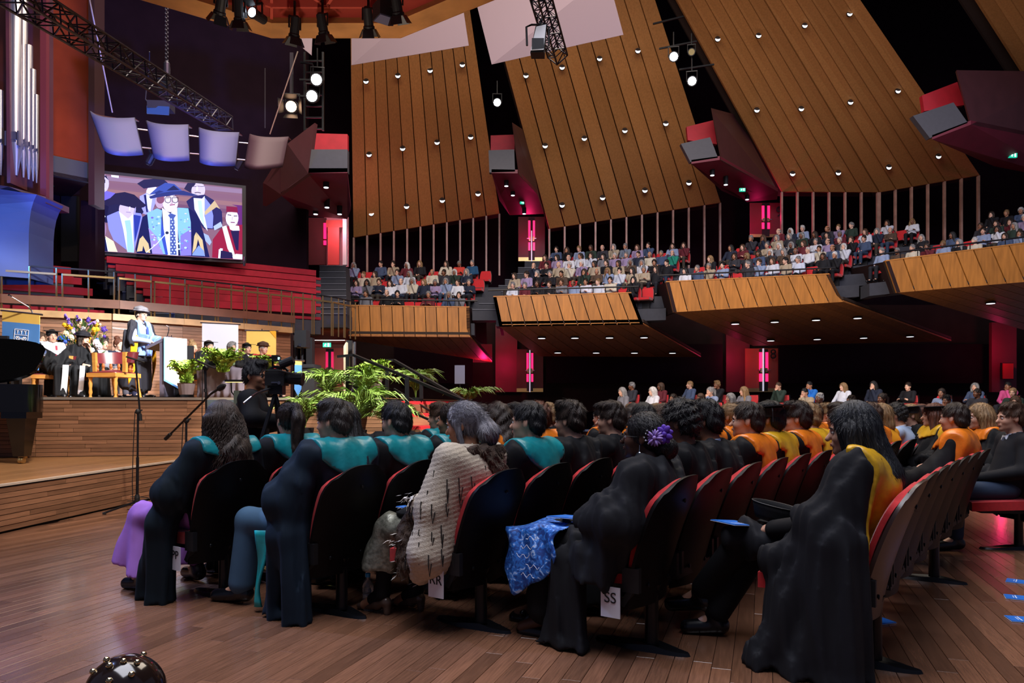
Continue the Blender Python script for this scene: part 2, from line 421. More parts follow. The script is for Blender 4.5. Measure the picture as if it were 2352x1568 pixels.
# carpeted steps at the end of the stage
st = thing('stage_steps', 'red carpeted steps leading down from the end of the stage', 'steps')
D = Vector((0.80, -0.6, 0)); Wd = Vector((0.6, 0.8, 0)); base = Vector((-2.15, 12.2, 0))
for k in range(6):
    z = SZ - 0.2 * (k + 0.45); c = base + D * (0.28 * k + 0.02)
    q = [c, c + D * 0.3, c + D * 0.3 + Wd * 1.5, c + Wd * 1.5]
    MB().prism([p + Vector((0, 0, max(z - 0.16, 0.0))) for p in q], (0, 0, 0.14)).build('riser', M_STAGEB, st)
    MB().prism([p + Vector((0, 0, z - 0.02)) - D * 0.02 for p in q], (0, 0, 0.055)).build('tread', M_CARPET, st)
for nm, lb, pts, posts in (
    ('handrail', 'dark metal handrail on the near side of the stage steps', [P(775, 819, 12.0), P(812, 815, 12.0), P(1065, 920, 10.7)], [(799, 817, 915, 12.0), (935, 866, 960, 11.3)]),
    ('handrail', 'dark metal handrail on the far side of the stage steps', [P(865, 829, 12.9), P(905, 827, 12.9), P(1095, 936, 11.7)], [(889, 829, 930, 12.9), (968, 862, 915, 12.5)])):
    h = thing(nm, lb, 'handrail'); b = MB()
    for i in range(len(pts) - 1): b.bar(pts[i], pts[i + 1], 0.055, 0.04)
    b.build('rail', M_IRON, h)
    for (x, y0, y1, Y) in posts:
        p0, p1 = P(x, y0, Y), P(x, y1, Y); p1.z = max(0.3, p1.z)
        MB().bar(p1, p0, 0.06, 0.06).build('post', M_IRON, h)
    MB().bar(pts[1] - Vector((0, 0, 0.5)), pts[2] - Vector((0, 0, 0.5)), 0.03).build('lower_rail', M_IRON, h)

# ---- curved timber wall behind the stage
RW = [(-16.5, 15.0), (-11.4, 16.2), (-9.3, 17.2), (-8.1, 18.2), (-7.0, 19.2), (-6.05, 20.2)]
RWT = 3.30
rear = MB()
for a, b in zip(RW[:-1], RW[1:]):
    rear.prism([(a[0], a[1] + .03, SZ), (b[0], b[1] + .03, SZ), (b[0], b[1] + .03, RWT), (a[0], a[1] + .03, RWT)], (0, 0.25, 0))
rear = rear.build('wall_rear_stage', M_BLACK, kind='structure')
for a, b in zip(RW[:-1], RW[1:]):
    clad(rear, a, b, SZ, RWT - 0.02, 24, (0.6, 2.4), M_STAGEB, name='lining_board', joined=True)
    MB().bar((a[0], a[1], RWT + .03), (b[0], b[1], RWT + .03), 0.24, 0.15).build('coping', mat('coping_timber', H('#b89468'), 0.4, noise=0.15, nscale=4), rear)
    MB().bar((a[0] + .05, a[1] + 0.25, RWT + .36), (b[0] + .05, b[1] + 0.25, RWT + .36), 0.05, 0.2).build('fascia', mat('fascia_timber', H('#6a4232'), 0.5, noise=0.15, nscale=4), rear)
    MB().prism([(a[0], a[1] + .5, RWT - .2), (b[0], b[1] + .5, RWT - .2), (b[0], b[1] + 2.5, RWT - .2), (a[0], a[1] + 2.5, RWT - .2)], (0, 0, .15)).build('gallery_floor', M_STEP, rear)
# brass railing along the top of that wall
rl = thing('choir_railing', 'long brass railing along the top of the timber wall behind the stage', 'railing')
RP = RW + [(-5.2, 21.2), (-4.75, 22.3)]
for a, b in zip(RP[:-1], RP[1:]):
    a3, b3 = Vector((a[0], a[1] + .25, 0)), Vector((b[0], b[1] + .25, 0)); n = 4 if (b3 - a3).length > 2.5 else 2
    MB().bar(a3 + Vector((0, .1, RWT + 1.14)), b3 + Vector((0, .1, RWT + 1.14)), 0.035).build('top_rail', M_IRON, rl)
    d = (b3 - a3) / n
    for k in range(n):
        p = a3 + d * k; e = p + d * 0.94; q = p + d * 0.04
        MB().bar(q + Vector((0, 0, RWT + .98)), e + Vector((0, 0, RWT + .98)), 0.045).build('rail', M_BRASS, rl)
        for w in (q, (q + e) / 2, e):
            MB().bar(w + Vector((0, 0, RWT)), w + Vector((0, 0, RWT + (1.12 if w is not q else 1.0))), 0.03).build('baluster', M_BRASS, rl)

# ---- red choir benches stepping up under the screen
def bench_row(xl, xr, yt, Y0, Y1, label, h=0.19):
    a, b = P(xl, yt, Y0), P(xr, yt, Y1); b.z = a.z = (a.z + b.z) / 2
    o = thing('choir_bench', label, 'bench', (0, 0, 0), 0, 'red choir benches')
    d = (b - a).normalized(); n = Vector((-d.y, d.x, 0))
    MB().prism([a - Vector((0, 0, h)), b - Vector((0, 0, h)), b, a], n * 0.12).build('backrest', M_BENCH, o)
    q = a - Vector((0, 0, 0.42)) - n * 0.5; r = b - Vector((0, 0, 0.42)) - n * 0.5
    MB().prism([q, r, b - Vector((0, 0, .42)), a - Vector((0, 0, .42))], (0, 0, 0.08)).build('seat_pad', M_BENCH, o)
    MB().prism([q - Vector((0, 0, .42)), r - Vector((0, 0, .42)), b - Vector((0, 0, .85)), a - Vector((0, 0, .85))], (0, 0, 0.4)).build('plinth', M_STEP, o)
ordn = ['front', 'second', 'third', 'fourth', 'fifth', 'sixth', 'seventh', 'top']
for i in range(7):
    bench_row(350 - 21 * i, 726, 694 - 16.2 * i, 19.8 + 0.45 * i, 22.0 + 0.7 * i, '%s red bench counted upwards in the long block below the screen' % ordn[i])
for i in range(4):
    bench_row(-60, 238 - 25 * i, 678 - 25 * i, 17.6 + 0.8 * i, 19.0 + 0.8 * i, '%s red bench counted upwards in the short block below the organ' % ordn[i])
# grey stairs between and beside the bench blocks
def stair(label, xs, ys, Ys, n, wpx):
    s = thing('gallery_stair', label, 'stairs')
    for k in range(n):
        f = k / (n - 1); x = xs[0] + (xs[1] - xs[0]) * f; y = ys[0] + (ys[1] - ys[0]) * f; Y = Ys[0] + (Ys[1] - Ys[0]) * f
        a = P(x, y, Y); w = (wpx[0] + (wpx[1] - wpx[0]) * f) * Y / F
        MB().box((a.x + w / 2, Y + 0.3, a.z - 0.2), (w, 0.75, 0.4)).build('step', M_STEP, s)
        MB().box((a.x + w / 2, Y - 0.075, a.z + 0.012), (w, 0.05, 0.03)).build('nosing', mat('nosing_grey', H('#5a5c66'), 0.6), s)
stair('dark grey stair between the two blocks of red benches', (345, 150), (722, 560), (19.2, 25), 14, (60, 130))
stair('dark grey stair at the end of the long red benches', (732, 735), (722, 612), (22.5, 30), 9, (66, 60))
stair('grey stair between the two lower wooden balconies', (1085, 1205), (712, 602), (28.5, 35), 9, (75, 80))

# ---- dark outer walls and roof
def wall_poly(name, pts, z0, z1, m):
    b = MB()
    for a, c in zip(pts[:-1], pts[1:]):
        b.prism([(a[0], a[1], z0), (c[0], c[1], z0), (c[0], c[1], z1), (a[0], a[1], z1)], (0, 0.3, 0))
    return b.build(name, m, kind='structure')
wall_poly('wall_far', [(-11.5, 34.0), (-4, 40), (3, 41), (18, 41), (30, 39), (40, 30)], 0, 24, M_DARKWALL)
wr = wall_poly('wall_behind_screen', [(-14.2, 23.5), (-9.2, 26.2), (-7.5, 27.0)], 0, 24, M_DARKWALL)
for x, y0, y1 in ((290, -40, 250), (403, 90, 255), (470, 60, 300), (568, 110, 256), (628, 60, 185)):
    a = P(x, y0, 24.9); c = P(x, y1, 24.9)
    MB().box((a.x, 24.75 + (a.x + 13) * 0.42, (a.z + c.z) / 2), (0.24, 0.18, a.z - c.z)).build('wall_strip', mat('strip_dark', H('#3c3238'), 0.6), wr)
wall_poly('wall_left', [(-26, 8), (-20, 19.5), (-14.2, 23.5)], 0, 24, M_DARKWALL)
MB().box((4, 22, 24.2), (70, 44, 0.3)).build('ceiling', M_BLACK, kind='structure')
# red-brown wall between organ and screen, grey band, recess and pillar
wl = quadwall('wall_red_brown', [P(100, 355, 20.2), P(205, 376, 20.8), P(205, -80, 20.8), P(100, -80, 20.2)], M_REDWALL)
quadwall('grey_band', [P(104, 399, 20.0), P(204, 418, 20.6), P(204, 374, 20.6), P(104, 353, 20.0)], mat('band_grey', H('#2c3030'), 0.7), parent=wl)
quadwall('recess_soffit', [P(104, 399, 20.0), P(204, 418, 20.6), P(160, 455, 23.5), P(106, 446, 23.5)], M_BROWNWALL, (0, 0, 0.1), parent=wl)
quadwall('pillar', [P(203, 470, 20.2), P(217, 470, 20.2), P(217, -80, 20.2), P(203, -80, 20.2)], mat('pillar_red', H('#301214'), 0.6), (0, .5, 0), parent=wl)
quadwall('lower_pillar', [P(180, 640, 21.5), P(219, 640, 21.5), P(219, 460, 21.5), P(186, 460, 21.5)], M_DARKWALL, (0, .5, 0), parent=wl)
quadwall('recess_wall', [P(100, 640, 23.6), P(160, 640, 23.6), P(160, 440, 23.6), P(100, 440, 23.6)], M_BROWNWALL, parent=wl)
quadwall('recess_door', [P(140, 600, 23.2), P(178, 600, 23.2), P(178, 450, 23.2), P(140, 450, 23.2)], M_BLACK, (0, .1, 0), parent=wl)

# ---- exit signs
def exit_sign(px, py, Y, w, label, yaw=0.0):
    c = P(px, py, Y); s = w * Y / F; e = thing('exit_sign', label, 'exit sign', c, yaw, 'green exit signs')
    MB().box((0, 0, 0), (s, 0.09, s * 0.55)).build('housing', M_GREEN, e)
    b = MB()                               # running figure and door on the face
    b.box((-s * .12, -.05, s * .13), (s * .08, .012, s * .09)); b.bar((-s * .14, -.05, s * .08), (-s * .2, -.05, -s * .06), s * .07, .012, (0, 1, 0))
    b.bar((-s * .2, -.05, -s * .05), (-s * .1, -.05, -s * .2), s * .05, .012, (0, 1, 0)); b.bar((-s * .2, -.05, -s * .05), (-s * .33, -.05, -s * .16), s * .05, .012, (0, 1, 0))
    b.bar((-s * .15, -.05, s * .05), (-s * .02, -.05, s * .0), s * .04, .012, (0, 1, 0)); b.bar((-s * .16, -.05, s * .05), (-s * .3, -.05, s * .03), s * .04, .012, (0, 1, 0))
    b.box((s * .22, -.05, 0), (s * .2, .012, s * .42)); b.build('running_figure', M_GREENW, e)
exit_sign(128, 423, 21.8, 13, 'green exit sign in the recess beside the organ')
exit_sign(1199, 466, 32, 9, 'green exit sign under the second upper box, above seated people', 0.5)
exit_sign(1705, 436, 31, 13, 'green exit sign under the third upper box')
exit_sign(2326, 357, 29, 18, 'green exit sign under the upper box near the edge of the picture')
exit_sign(751, 792, 31.5, 18, 'green exit sign over the red double doors beside the stage')

# ---- doors with glowing red glass strips
def strip_door(name, px, yt, yb, Y, wpx, m, label, open_=False, glow=M_REDGLOW, strips=True):
    a, c = P(px - wpx / 2, yb, Y), P(px + wpx / 2, yt, Y); w = c.x - a.x; h = c.z - a.z; x0 = a.x
    d = thing(name, label, 'door', ((a.x + c.x) / 2, Y, a.z))
    MB().box((-w / 4, 0, h / 2), (w / 2 - .02, .06, h)).build('leaf', m, d)
    MB().box((w / 4, 0, h / 2), (w / 2 - .02, .06, h)).build('leaf', m, d)
    for s in (-1, 1):
        MB().box((s * w * 0.058, -.045, h * .5), (w * .115, .03, h * .96)).build('stile', M_BLACK, d)
        if strips:
            MB().box((s * w * 0.085, -.07, h * .70), (w * .075, .02, h * .42)).build('glass_strip', glow, d)
            MB().box((s * w * 0.085, -.07, h * .33), (w * .075, .02, h * .18)).build('glass_strip', glow, d)
        MB().box((s * w * 0.07, -.09, h * .5), (w * .06, .05, h * .1)).build('push_plate', M_BRASS, d)
        MB().bar((s * w * .06, -.12, h * .5), (s * w * .17, -.12, h * .505), .04).build('handle', M_STEEL, d)
        MB().box((s * w / 4, -.04, h * .045), (w / 2 - .03, .02, h * .085)).build('kick_plate', M_BRASS, d)
    return d
strip_door('double_door', 758, 799, 898, 34, 74, M_REDDOOR, 'pair of red doors with glowing glass strips beside the stage', glow=mat('red_glass_soft', H('#d01040'), .3, emit=(.75, .02, .12, 1), es=.9))
strip_door('double_door', 1217, 802, 900, 36.2, 62, M_DARKDOOR, 'dark doors with red glowing strips beneath the second balcony')
strip_door('double_door', 1753, 800, 900, 36.2, 84, M_REDDOOR, 'red doors with bright red strips and numeral beneath the third balcony')
strip_door('double_door', 1221, 498, 600, 38.5, 62, M_DARKDOOR, 'dark upper doors with red glowing strips behind the balcony stair')
strip_door('double_door', 1758, 466, 545, 38.5, 74, M_REDLIT, 'upper doors with red glowing strips above the third balcony')
strip_door('double_door', 99, 460, 560, 23.0, 40, M_DARKDOOR, 'dark door with red glowing strips behind the organ')
for px, py, Y, s, t in ((1790, 487, 38.3, 28, '9'), (1776, 814, 36.0, 26, '8')):
    n = thing('door_number', 'black numeral %s on the wall beside the glowing doors %s' % (t, {'9': 'above the third balcony', '8': 'beneath the third balcony', '10': 'behind the upper stair'}[t]), 'sign', P(px, py, Y))
    letters(t, s * Y / F * 1.2, frame4((0, 0, 0), (1, 0, 0), (0, 0, 1)), M_BLACK, n, 'numeral', .01)
# steel astragals in the middle of the doors, brightness put in as a glow
for px, y0, y1, Y in ((1217, 804, 900, 36.0), (1753, 800, 898, 36.0), (1221, 530, 600, 38.3)):
    a, c = P(px, y1, Y), P(px, y0, Y)
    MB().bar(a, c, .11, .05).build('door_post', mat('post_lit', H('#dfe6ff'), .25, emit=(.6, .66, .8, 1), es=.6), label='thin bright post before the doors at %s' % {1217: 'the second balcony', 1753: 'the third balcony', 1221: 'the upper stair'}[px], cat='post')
# the open upper door, lit red, next to the wooden panels
ud = thing('open_door', 'red upper door standing open with bright light behind it', 'door')
quadwall('leaf', [P(753, 608, 33), P(779, 608, 33), P(779, 522, 33), P(753, 522, 33)], mat('door_lit_red', H('#d8504a'), .5), (0, .06, 0), parent=ud)
quadwall('lintel', [P(749, 522, 33), P(791, 522, 33), P(791, 505, 33), P(749, 505, 33)], M_REDDOOR, (0, .1, 0), parent=ud)
quadwall('frame', [P(787, 608, 32.8), P(796, 608, 32.8), P(796, 500, 32.8), P(787, 500, 32.8)], M_WHITE, (0, .2, 0), parent=ud)
quadwall('backing', [P(745, 612, 33.6), P(800, 612, 33.6), P(800, 498, 33.6), P(745, 498, 33.6)], mat('corridor_pink', H('#e89aa8'), .6), (0, .1, 0), parent=ud)
dd = quadwall('dark_leaf', [P(703, 608, 33.4), P(749, 608, 33.4), P(749, 500, 33.4), P(703, 500, 33.4)], M_DARKDOOR, (0, .1, 0), parent=ud)
for y0, y1 in ((512, 548), (552, 562)): quadwall('glass_strip', [P(743, y1, 33.3), P(749, y1, 33.3), P(749, y0, 33.3), P(743, y0, 33.3)], M_REDGLOW, (0, .05, 0), parent=ud)
point('door_lamp', P(768, 515, 32.2), 60, (1.0, .35, .45))
quadwall('wall_below_gallery', [P(660, 905, 34.5), P(800, 905, 34.5), P(800, 745, 34.5), P(660, 745, 34.5)], mat('passage_red', H('#7a4038'), .6))
quadwall('passage_soffit', [P(668, 757, 23), P(800, 757, 23), P(800, 790, 34), P(668, 790, 34)], mat('passage_ceiling', H('#a05a4a'), .6), (0, 0, .15))
quadwall('passage_beam', [P(666, 762, 22.8), P(800, 757, 22.8), P(800, 743, 22.8), P(666, 743, 22.8)], mat('beam_brown', H('#8a5038'), .5), (0, .3, 0))
tl = thing('tube_light', 'white strip lamp under the ceiling above the red double doors', 'lamp', P(756, 778, 30))
MB().tube([(-0.64, 0, 0), (0.64, 0, 0)], 0.055, 10).build('tube', M_TUBE, tl)
MB().box((0, 0, .08), (1.36, .14, .05)).build('housing', M_WHITE, tl)
area('passage_light', P(758, 782, 30), P(758, 900, 31), 1.4, .3, 160, (1, .9, .85))

# ---- alcove walls under and between balconies, red glow painted into their colour
for nm, pts in (('wall_alcove', [P(1086, 832, 35.2), P(1130, 832, 35.2), P(1130, 790, 35.2), P(1086, 790, 35.2)]),
                ('wall_alcove_2', [P(1138, 900, 36.5), P(1188, 900, 36.5), P(1188, 745, 36.5), P(1138, 745, 36.5)]),
                ('wall_alcove_3', [P(1668, 900, 36.5), P(1722, 900, 36.5), P(1722, 755, 36.5), P(1668, 755, 36.5)]),
                ('wall_alcove_4', [P(2278, 900, 35), P(2335, 900, 35), P(2335, 740, 35), P(2278, 740, 35)])):
    quadwall(nm, pts, M_REDLIT)
for px, py, Y, e in ((1110, 850, 34.2, 50), (1160, 830, 35.4, 40), (1690, 820, 35.4, 34), (2300, 800, 33.8, 60), (1215, 530, 37, 70), (1745, 500, 37, 70), (720, 470, 30, 60)):
    point('red_lamp', P(px, py, Y), e, (1.0, .02, .16), .15)
# lining under the balconies
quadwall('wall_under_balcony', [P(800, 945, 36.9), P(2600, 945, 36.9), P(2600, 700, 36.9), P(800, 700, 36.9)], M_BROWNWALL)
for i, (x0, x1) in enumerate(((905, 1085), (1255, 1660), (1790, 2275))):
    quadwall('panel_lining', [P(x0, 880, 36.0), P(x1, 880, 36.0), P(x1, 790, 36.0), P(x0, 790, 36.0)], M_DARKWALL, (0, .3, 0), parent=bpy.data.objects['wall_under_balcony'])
rb = thing('red_notice', 'red cabinet on the red lit wall under the last balcony', 'cabinet', P(2314, 852, 34.6))
MB().box((0, 0, 0), (.48, .12, .72)).build('door', mat('notice_red', H('#b01820'), .5), rb)
MB().box((0, .05, 0), (.54, .12, .78)).build('frame', M_BLACK, rb)
mb_ = thing('notice_board', 'pale blank board on a thin stand beyond the handrails', 'board', P(1056, 920, 24))
MB().box((0, 0, .85), (.33, .02, .6)).build('board', mat('board_grey', H('#6a6c80'), .6), mb_)
MB().tube([(0, .02, -.3), (0, .02, .6)], .015).build('stand', M_IRON, mb_)

# ---- wooden acoustic panels
def lerp(a, b, t): return a + (b - a) * t
def planks(parent, name, BL, BR, TR, TL, n, m, th, gap=0.075, out=(0, -1, 0)):
    out = Vector(out); res = []
    for i in range(n):
        g = gap / 2 if i else 0.0; g2 = gap / 2 if i < n - 1 else 0.0
        s0, s1 = (i + g) / n, (i + 1 - g2) / n
        q = [lerp(BL, BR, s0), lerp(BL, BR, s1), lerp(TL, TR, s1), lerp(TL, TR, s0)]
        c = sum(q, Vector()) / 4; j = random.uniform(0.9, 1.1)
        o = MB().prism([p - c for p in q], -out * th * j).build(name, m, parent); o.location = c; res.append(o)
    k_ = out * (th + (.55 if th > .1 else .03)); MB().prism([BL - k_, BR - k_, TR - k_, TL - k_], -out * 0.1).build('backing', M_HOLE, parent)
    return res
def can_light(parent, c, r, axis=(0, -1, 0), half=True, lamp=None):
    l = newobj('downlight', None, parent); l.location = c
    M = Vector(axis).to_track_quat('Z', 'Y').to_matrix()
    MB().lathe([(r, -.04), (r * 1.06, .02), (r * .95, .03)], n=16, M=M).build('dark_disc', M_HOLE, l)  # on panels this flat dark disc stands in for the shaded hole
    b = MB()
    if half:  # glowing crescent paints the lit lower lip of a recessed can
        for k in range(12):
            a0 = math.pi + math.pi * k / 12 * 1.0; a1 = math.pi + math.pi * (k + 1) / 12
            b.prism([Vector((r * .92 * math.cos(a0), -.04, r * .92 * math.sin(a0))), Vector((r * .92 * math.cos(a1), -.04, r * .92 * math.sin(a1))),
                     Vector((r * .8 * math.cos(a1), -.06, r * .25 * math.sin(a1))), Vector((r * .8 * math.cos(a0), -.06, r * .25 * math.sin(a0)))], (0, .01, 0))
    else:
        b.lathe([(r * .85, .0), (r * .85, .035)], n=16, M=M)
    b.build('lens', lamp or M_LAMP, l)
PAN = []
def acoustic(label, BL, BR, TR, TL, n, lights, fins, hole=None):
    a = thing('acoustic_panel', label, 'wall panel', (0, 0, 0), 0, 'tall leaning timber panels')
    q = [P(*BL), P(*BR), P(*TR), P(*TL)]
    planks(a, 'plank', q[0], q[1], q[2], q[3], n, M_PANEL, 0.12)
    for (px, py) in lights:                # find the depth of the sheet under this pixel
        t = max(0, min(1, (lerp(BL[1], BR[1], .5) - py) / (lerp(BL[1], BR[1], .5) - TL[1]))); best = None
        for k in range(41):
            for s in (0, .25, .5, .75, 1):
                tt = k / 40; p = lerp(lerp(q[0], q[1], s), lerp(q[3], q[2], s), tt)
                yy = HZ - (p.z - CH) * F / p.y; xx = 1176 + p.x * F / p.y
                e = abs(yy - py) + abs(xx - px) * .3
                if best is None or e < best[0]: best = (e, p.y)
        can_light(a, P(px, py, best[1] - 0.17), 6.2 * best[1] / F)
    for i in range(n + 1):
        b = lerp(q[0], q[1], i / n); e = P(1176 + b.x * F / b.y, 632, b.y)
        MB().box((b.x, b.y + .1, (b.z + e.z) / 2), (.085, .14, b.z - e.z)).build('fin', mat('fin_timber', H('#b88e80'), .4, noise=.2, nscale=3), a)
    return a
acoustic('tall leaning timber panel nearest the stage, below the first white sheet', (812, 545, 36), (1147, 490, 36.5), (1067, -60, 29.5), (803, -60, 29), 11,
         [(841, 187), (914, 174), (988, 162), (1062, 149), (848, 355), (925, 341), (1004, 327), (1081, 315), (853, 490), (934, 474), (1016, 460), (1098, 445)], True)
acoustic('second tall leaning timber panel from the stage, behind the hanging moving lamp', (1262, 525, 36.5), (1655, 465, 36), (1485, -60, 28.5), (1107, -60, 29), 11,
         [(1208, 174), (1291, 155), (1377, 135), (1465, 117), (1252, 335), (1342, 318), (1435, 300), (1529, 284), (1291, 471), (1384, 454), (1481, 437), (1582, 420)], True)
acoustic('left-leaning half of the widest timber panel, beyond the two bare spotlamps', (1797, 440, 36), (2018, 441, 35), (1718, -60, 27.5), (1522, -60, 28.5), 6,
         [(1648, 90), (1742, 82), (1738, 253), (1840, 250), (1820, 399), (1925, 397)], True)
acoustic('outer half of the widest timber panel, next to the highest upper box', (2022, 441, 35), (2250, 402, 33.5), (1935, -60, 26.5), (1722, -60, 27.5), 6,
         [(1848, 59), (1951, 32), (1953, 235), (2062, 209), (2041, 384), (2155, 359)], True)
acoustic('corner of a timber panel cut off by the top edge of the picture', (2470, 352, 33), (2700, 310, 31), (2440, -60, 25.5), (2208, -60, 26.5), 6, [], True)

# white sheets hanging before the panels
for lb, pts in (('broad white hanging sheet before the first timber panel', [(808, 150, 26), (1077, 105, 25.5), (1052, -60, 24.5), (808, -60, 25)]),
                ('broad white hanging sheet before the second timber panel', [(1130, 148, 26), (1432, 80, 25), (1395, -60, 24), (1078, -60, 25)]),
                ('small white corner of a hanging sheet behind the timber ring', [(662, 84, 25), (716, 128, 25), (719, 60, 25), (672, 50, 25)])):
    b = MB(); q = [P(*p) for p in pts]; n_ = (q[1] - q[0]).cross(q[3] - q[0]).normalized()
    b.prism(q, n_ * .05); b.build('reflector_sheet', M_SHEET, label=lb, cat='reflector')
    for p in (q[2], q[3]):
        pass

# ---- balconies
def quadpx(pts): return [P(*p) for p in pts]
BAL = {}
def balcony(label, TL, TR, BR, BL, kL, kR, n, Y0, Y1, rows=None, ret=None):
    b = thing('balcony', label, 'balcony', (0, 0, 0), 0, 'timber fronted balconies')
    tl, tr, br, bl = P(*TL, Y0[0]), P(*TR, Y0[1]), P(*BR, Y0[1]), P(*BL, Y0[0])
    dl, dr = P(*kL, Y1[0]), P(*kR, Y1[1])
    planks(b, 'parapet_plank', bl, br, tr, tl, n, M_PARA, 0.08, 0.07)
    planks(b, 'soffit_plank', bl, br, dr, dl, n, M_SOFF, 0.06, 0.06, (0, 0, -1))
    for t, ss in ((0.30, (.19, .41, .64, .87)), (0.80, (.16, .4, .64, .88))):
        if n < 11 and t < .5: ss = (.3, .72)
        if label.startswith('lowest'): break
        for s in ss:
            c = lerp(lerp(bl, br, s), lerp(dl, dr, s), t) - Vector((0, 0, .04)); can_light(b, c, .17, (0, 0, -1), False)
    cap = MB(); cap.bar(tl + Vector((0, .1, .02)), tr + Vector((0, .1, .02)), .22, .04); cap.build('capping', M_PARA, b)
    rail = MB(); rail.tube([tl + Vector((-.2, .2, .28)), tr + Vector((.3, .2, .28))], .03, 8); rail.build('rail', M_IRON, b)
    for i in range(n):
        p = lerp(tl, tr, (i + 1) / n); MB().tube([p + Vector((0, .2, 0)), p + Vector((0, .2, .28))], .018, 6).build('rail_post', M_IRON, b)
    # side return at the end away from the stage
    dirx = (tr - tl).normalized()
    MB().prism([tr, br, br + Vector((.25, 5.5, .2)) + dirx * .2, tr + Vector((.25, 5.5, .5)) + dirx * .2], dirx * -.12).build('side_return', M_BROWNWALL, b)
    MB().prism([tl, bl, bl + Vector((0, 5.5, .2)), tl + Vector((0, 5.5, .5))], dirx * .12).build('side_return', M_BROWNWALL, b)
    return b
balcony('lowest timber balcony front, nearest the stage', (797, 702), (1078, 706), (1080, 774), (801, 772), (812, 782), (1130, 831), 11, (28, 28.2), (30, 34.5))
balcony('second timber balcony front from the stage, with eight soffit lamps', (1133, 682), (1450, 673), (1478, 745), (1147, 750), (1237, 818), (1610, 820), 11, (27.6, 27.6), (34, 34.5))
balcony('third timber balcony front from the stage, over the red doors', (1530, 648), (1905, 630), (1937, 693), (1547, 717), (1730, 794), (2185, 783), 12, (27, 26.8), (33.5, 33.5))
balcony('highest timber balcony front, cut off by the edge of the picture', (2035, 600), (2400, 553), (2440, 640), (2060, 672), (2350, 757), (2760, 735), 9, (25.8, 25.4), (31.5, 31))

# ---- upper boxes between the panels
def upper_box(label, red, grey, soff, side, Y, cans):
    b = thing('upper_box', label, 'gallery box', (0, 0, 0), 0, 'upper gallery boxes')
    MB().prism([P(x, y, Y + 1.2) for x, y in red], (0, .2, 0)).build('red_back', mat('box_red', H('#b01828'), .6, noise=.1, nscale=4), b)
    MB().prism([P(x, y, Y) for x, y in grey], (0, .25, 0)).build('parapet', M_GREYPAR, b)
    n = len(soff)
    MB().prism([P(x, y, Y + d) for (x, y, d) in soff], (0, 0, .15)).build('soffit', M_REDLIT, b)
    MB().prism([P(x, y, Y + d) for (x, y, d) in side], (.05, .15, 0)).build('side_panel', M_MAROON, b)
    for (x, y, d) in cans:
        p = P(x, y, Y + d); l = newobj('ceiling_can', None, b); l.location = p
        MB().lathe([(.1, -.22), (.1, .22)], n=14).build('body', M_BLACK, l)
        MB().lathe([(.08, -.235), (.08, -.22)], n=14).build('lens', M_LAMP, l)
upper_box('gallery box beside the first timber panel, with a long maroon flank', [(722, 345), (798, 345), (798, 308), (726, 306)], [(708, 397), (798, 395), (798, 343), (714, 343)],
          [(642, 446, 0), (706, 397, 0), (798, 397, 0), (806, 480, 4), (798, 503, 6), (703, 496, 6)], [(604, 471, 0), (642, 446, 0), (708, 398, 0), (723, 282, 0), (660, 330, -1), (604, 420, -1)], 23.4,
          [(749, 415, 1), (751, 462, 3), (725, 478, 4), (780, 478, 4)])
upper_box('gallery box between the first and second timber panels', [(1127, 345), (1182, 345), (1182, 309), (1127, 311)], [(1124, 396), (1183, 394), (1181, 343), (1122, 345)],
          [(1129, 397, 0), (1189, 398, 0), (1234, 446, 3), (1249, 491, 6), (1171, 494, 6), (1147, 460, 3)], [(1176, 281, 0), (1191, 400, 0), (1238, 455, 4), (1205, 300, 4)], 30,
          [(1163, 415, 1), (1178, 437, 2.5), (1204, 480, 5)])
upper_box('gallery box between the second and widest timber panels', [(1580, 322), (1647, 331), (1638, 276), (1577, 291)], [(1586, 372), (1649, 362), (1631, 315), (1564, 330)],
          [(1588, 376, 0), (1653, 367, 0), (1787, 440, 5), (1785, 458, 6), (1716, 464, 6), (1658, 438, 3)], [(1633, 248, 0), (1655, 367, 0), (1787, 440, 5), (1693, 264, 5)], 29,
          [(1636, 390, 1), (1667, 412, 2), (1716, 447, 5)])
upper_box('large gallery box high beside the edge of the picture', [(2123, 255), (2215, 241), (2199, 188), (2118, 219)], [(2136, 317), (2223, 282), (2190, 235), (2097, 266)],
          [(2141, 320, 0), (2230, 286, 0), (2480, 335, 4), (2480, 420, 6), (2284, 382, 6)], [(2197, 161, 0), (2230, 286, 0), (2480, 335, 4), (2480, 165, 4)], 26.5,
          [(2206, 318, 1), (2291, 348, 2.5), (2335, 352, 3.5)])
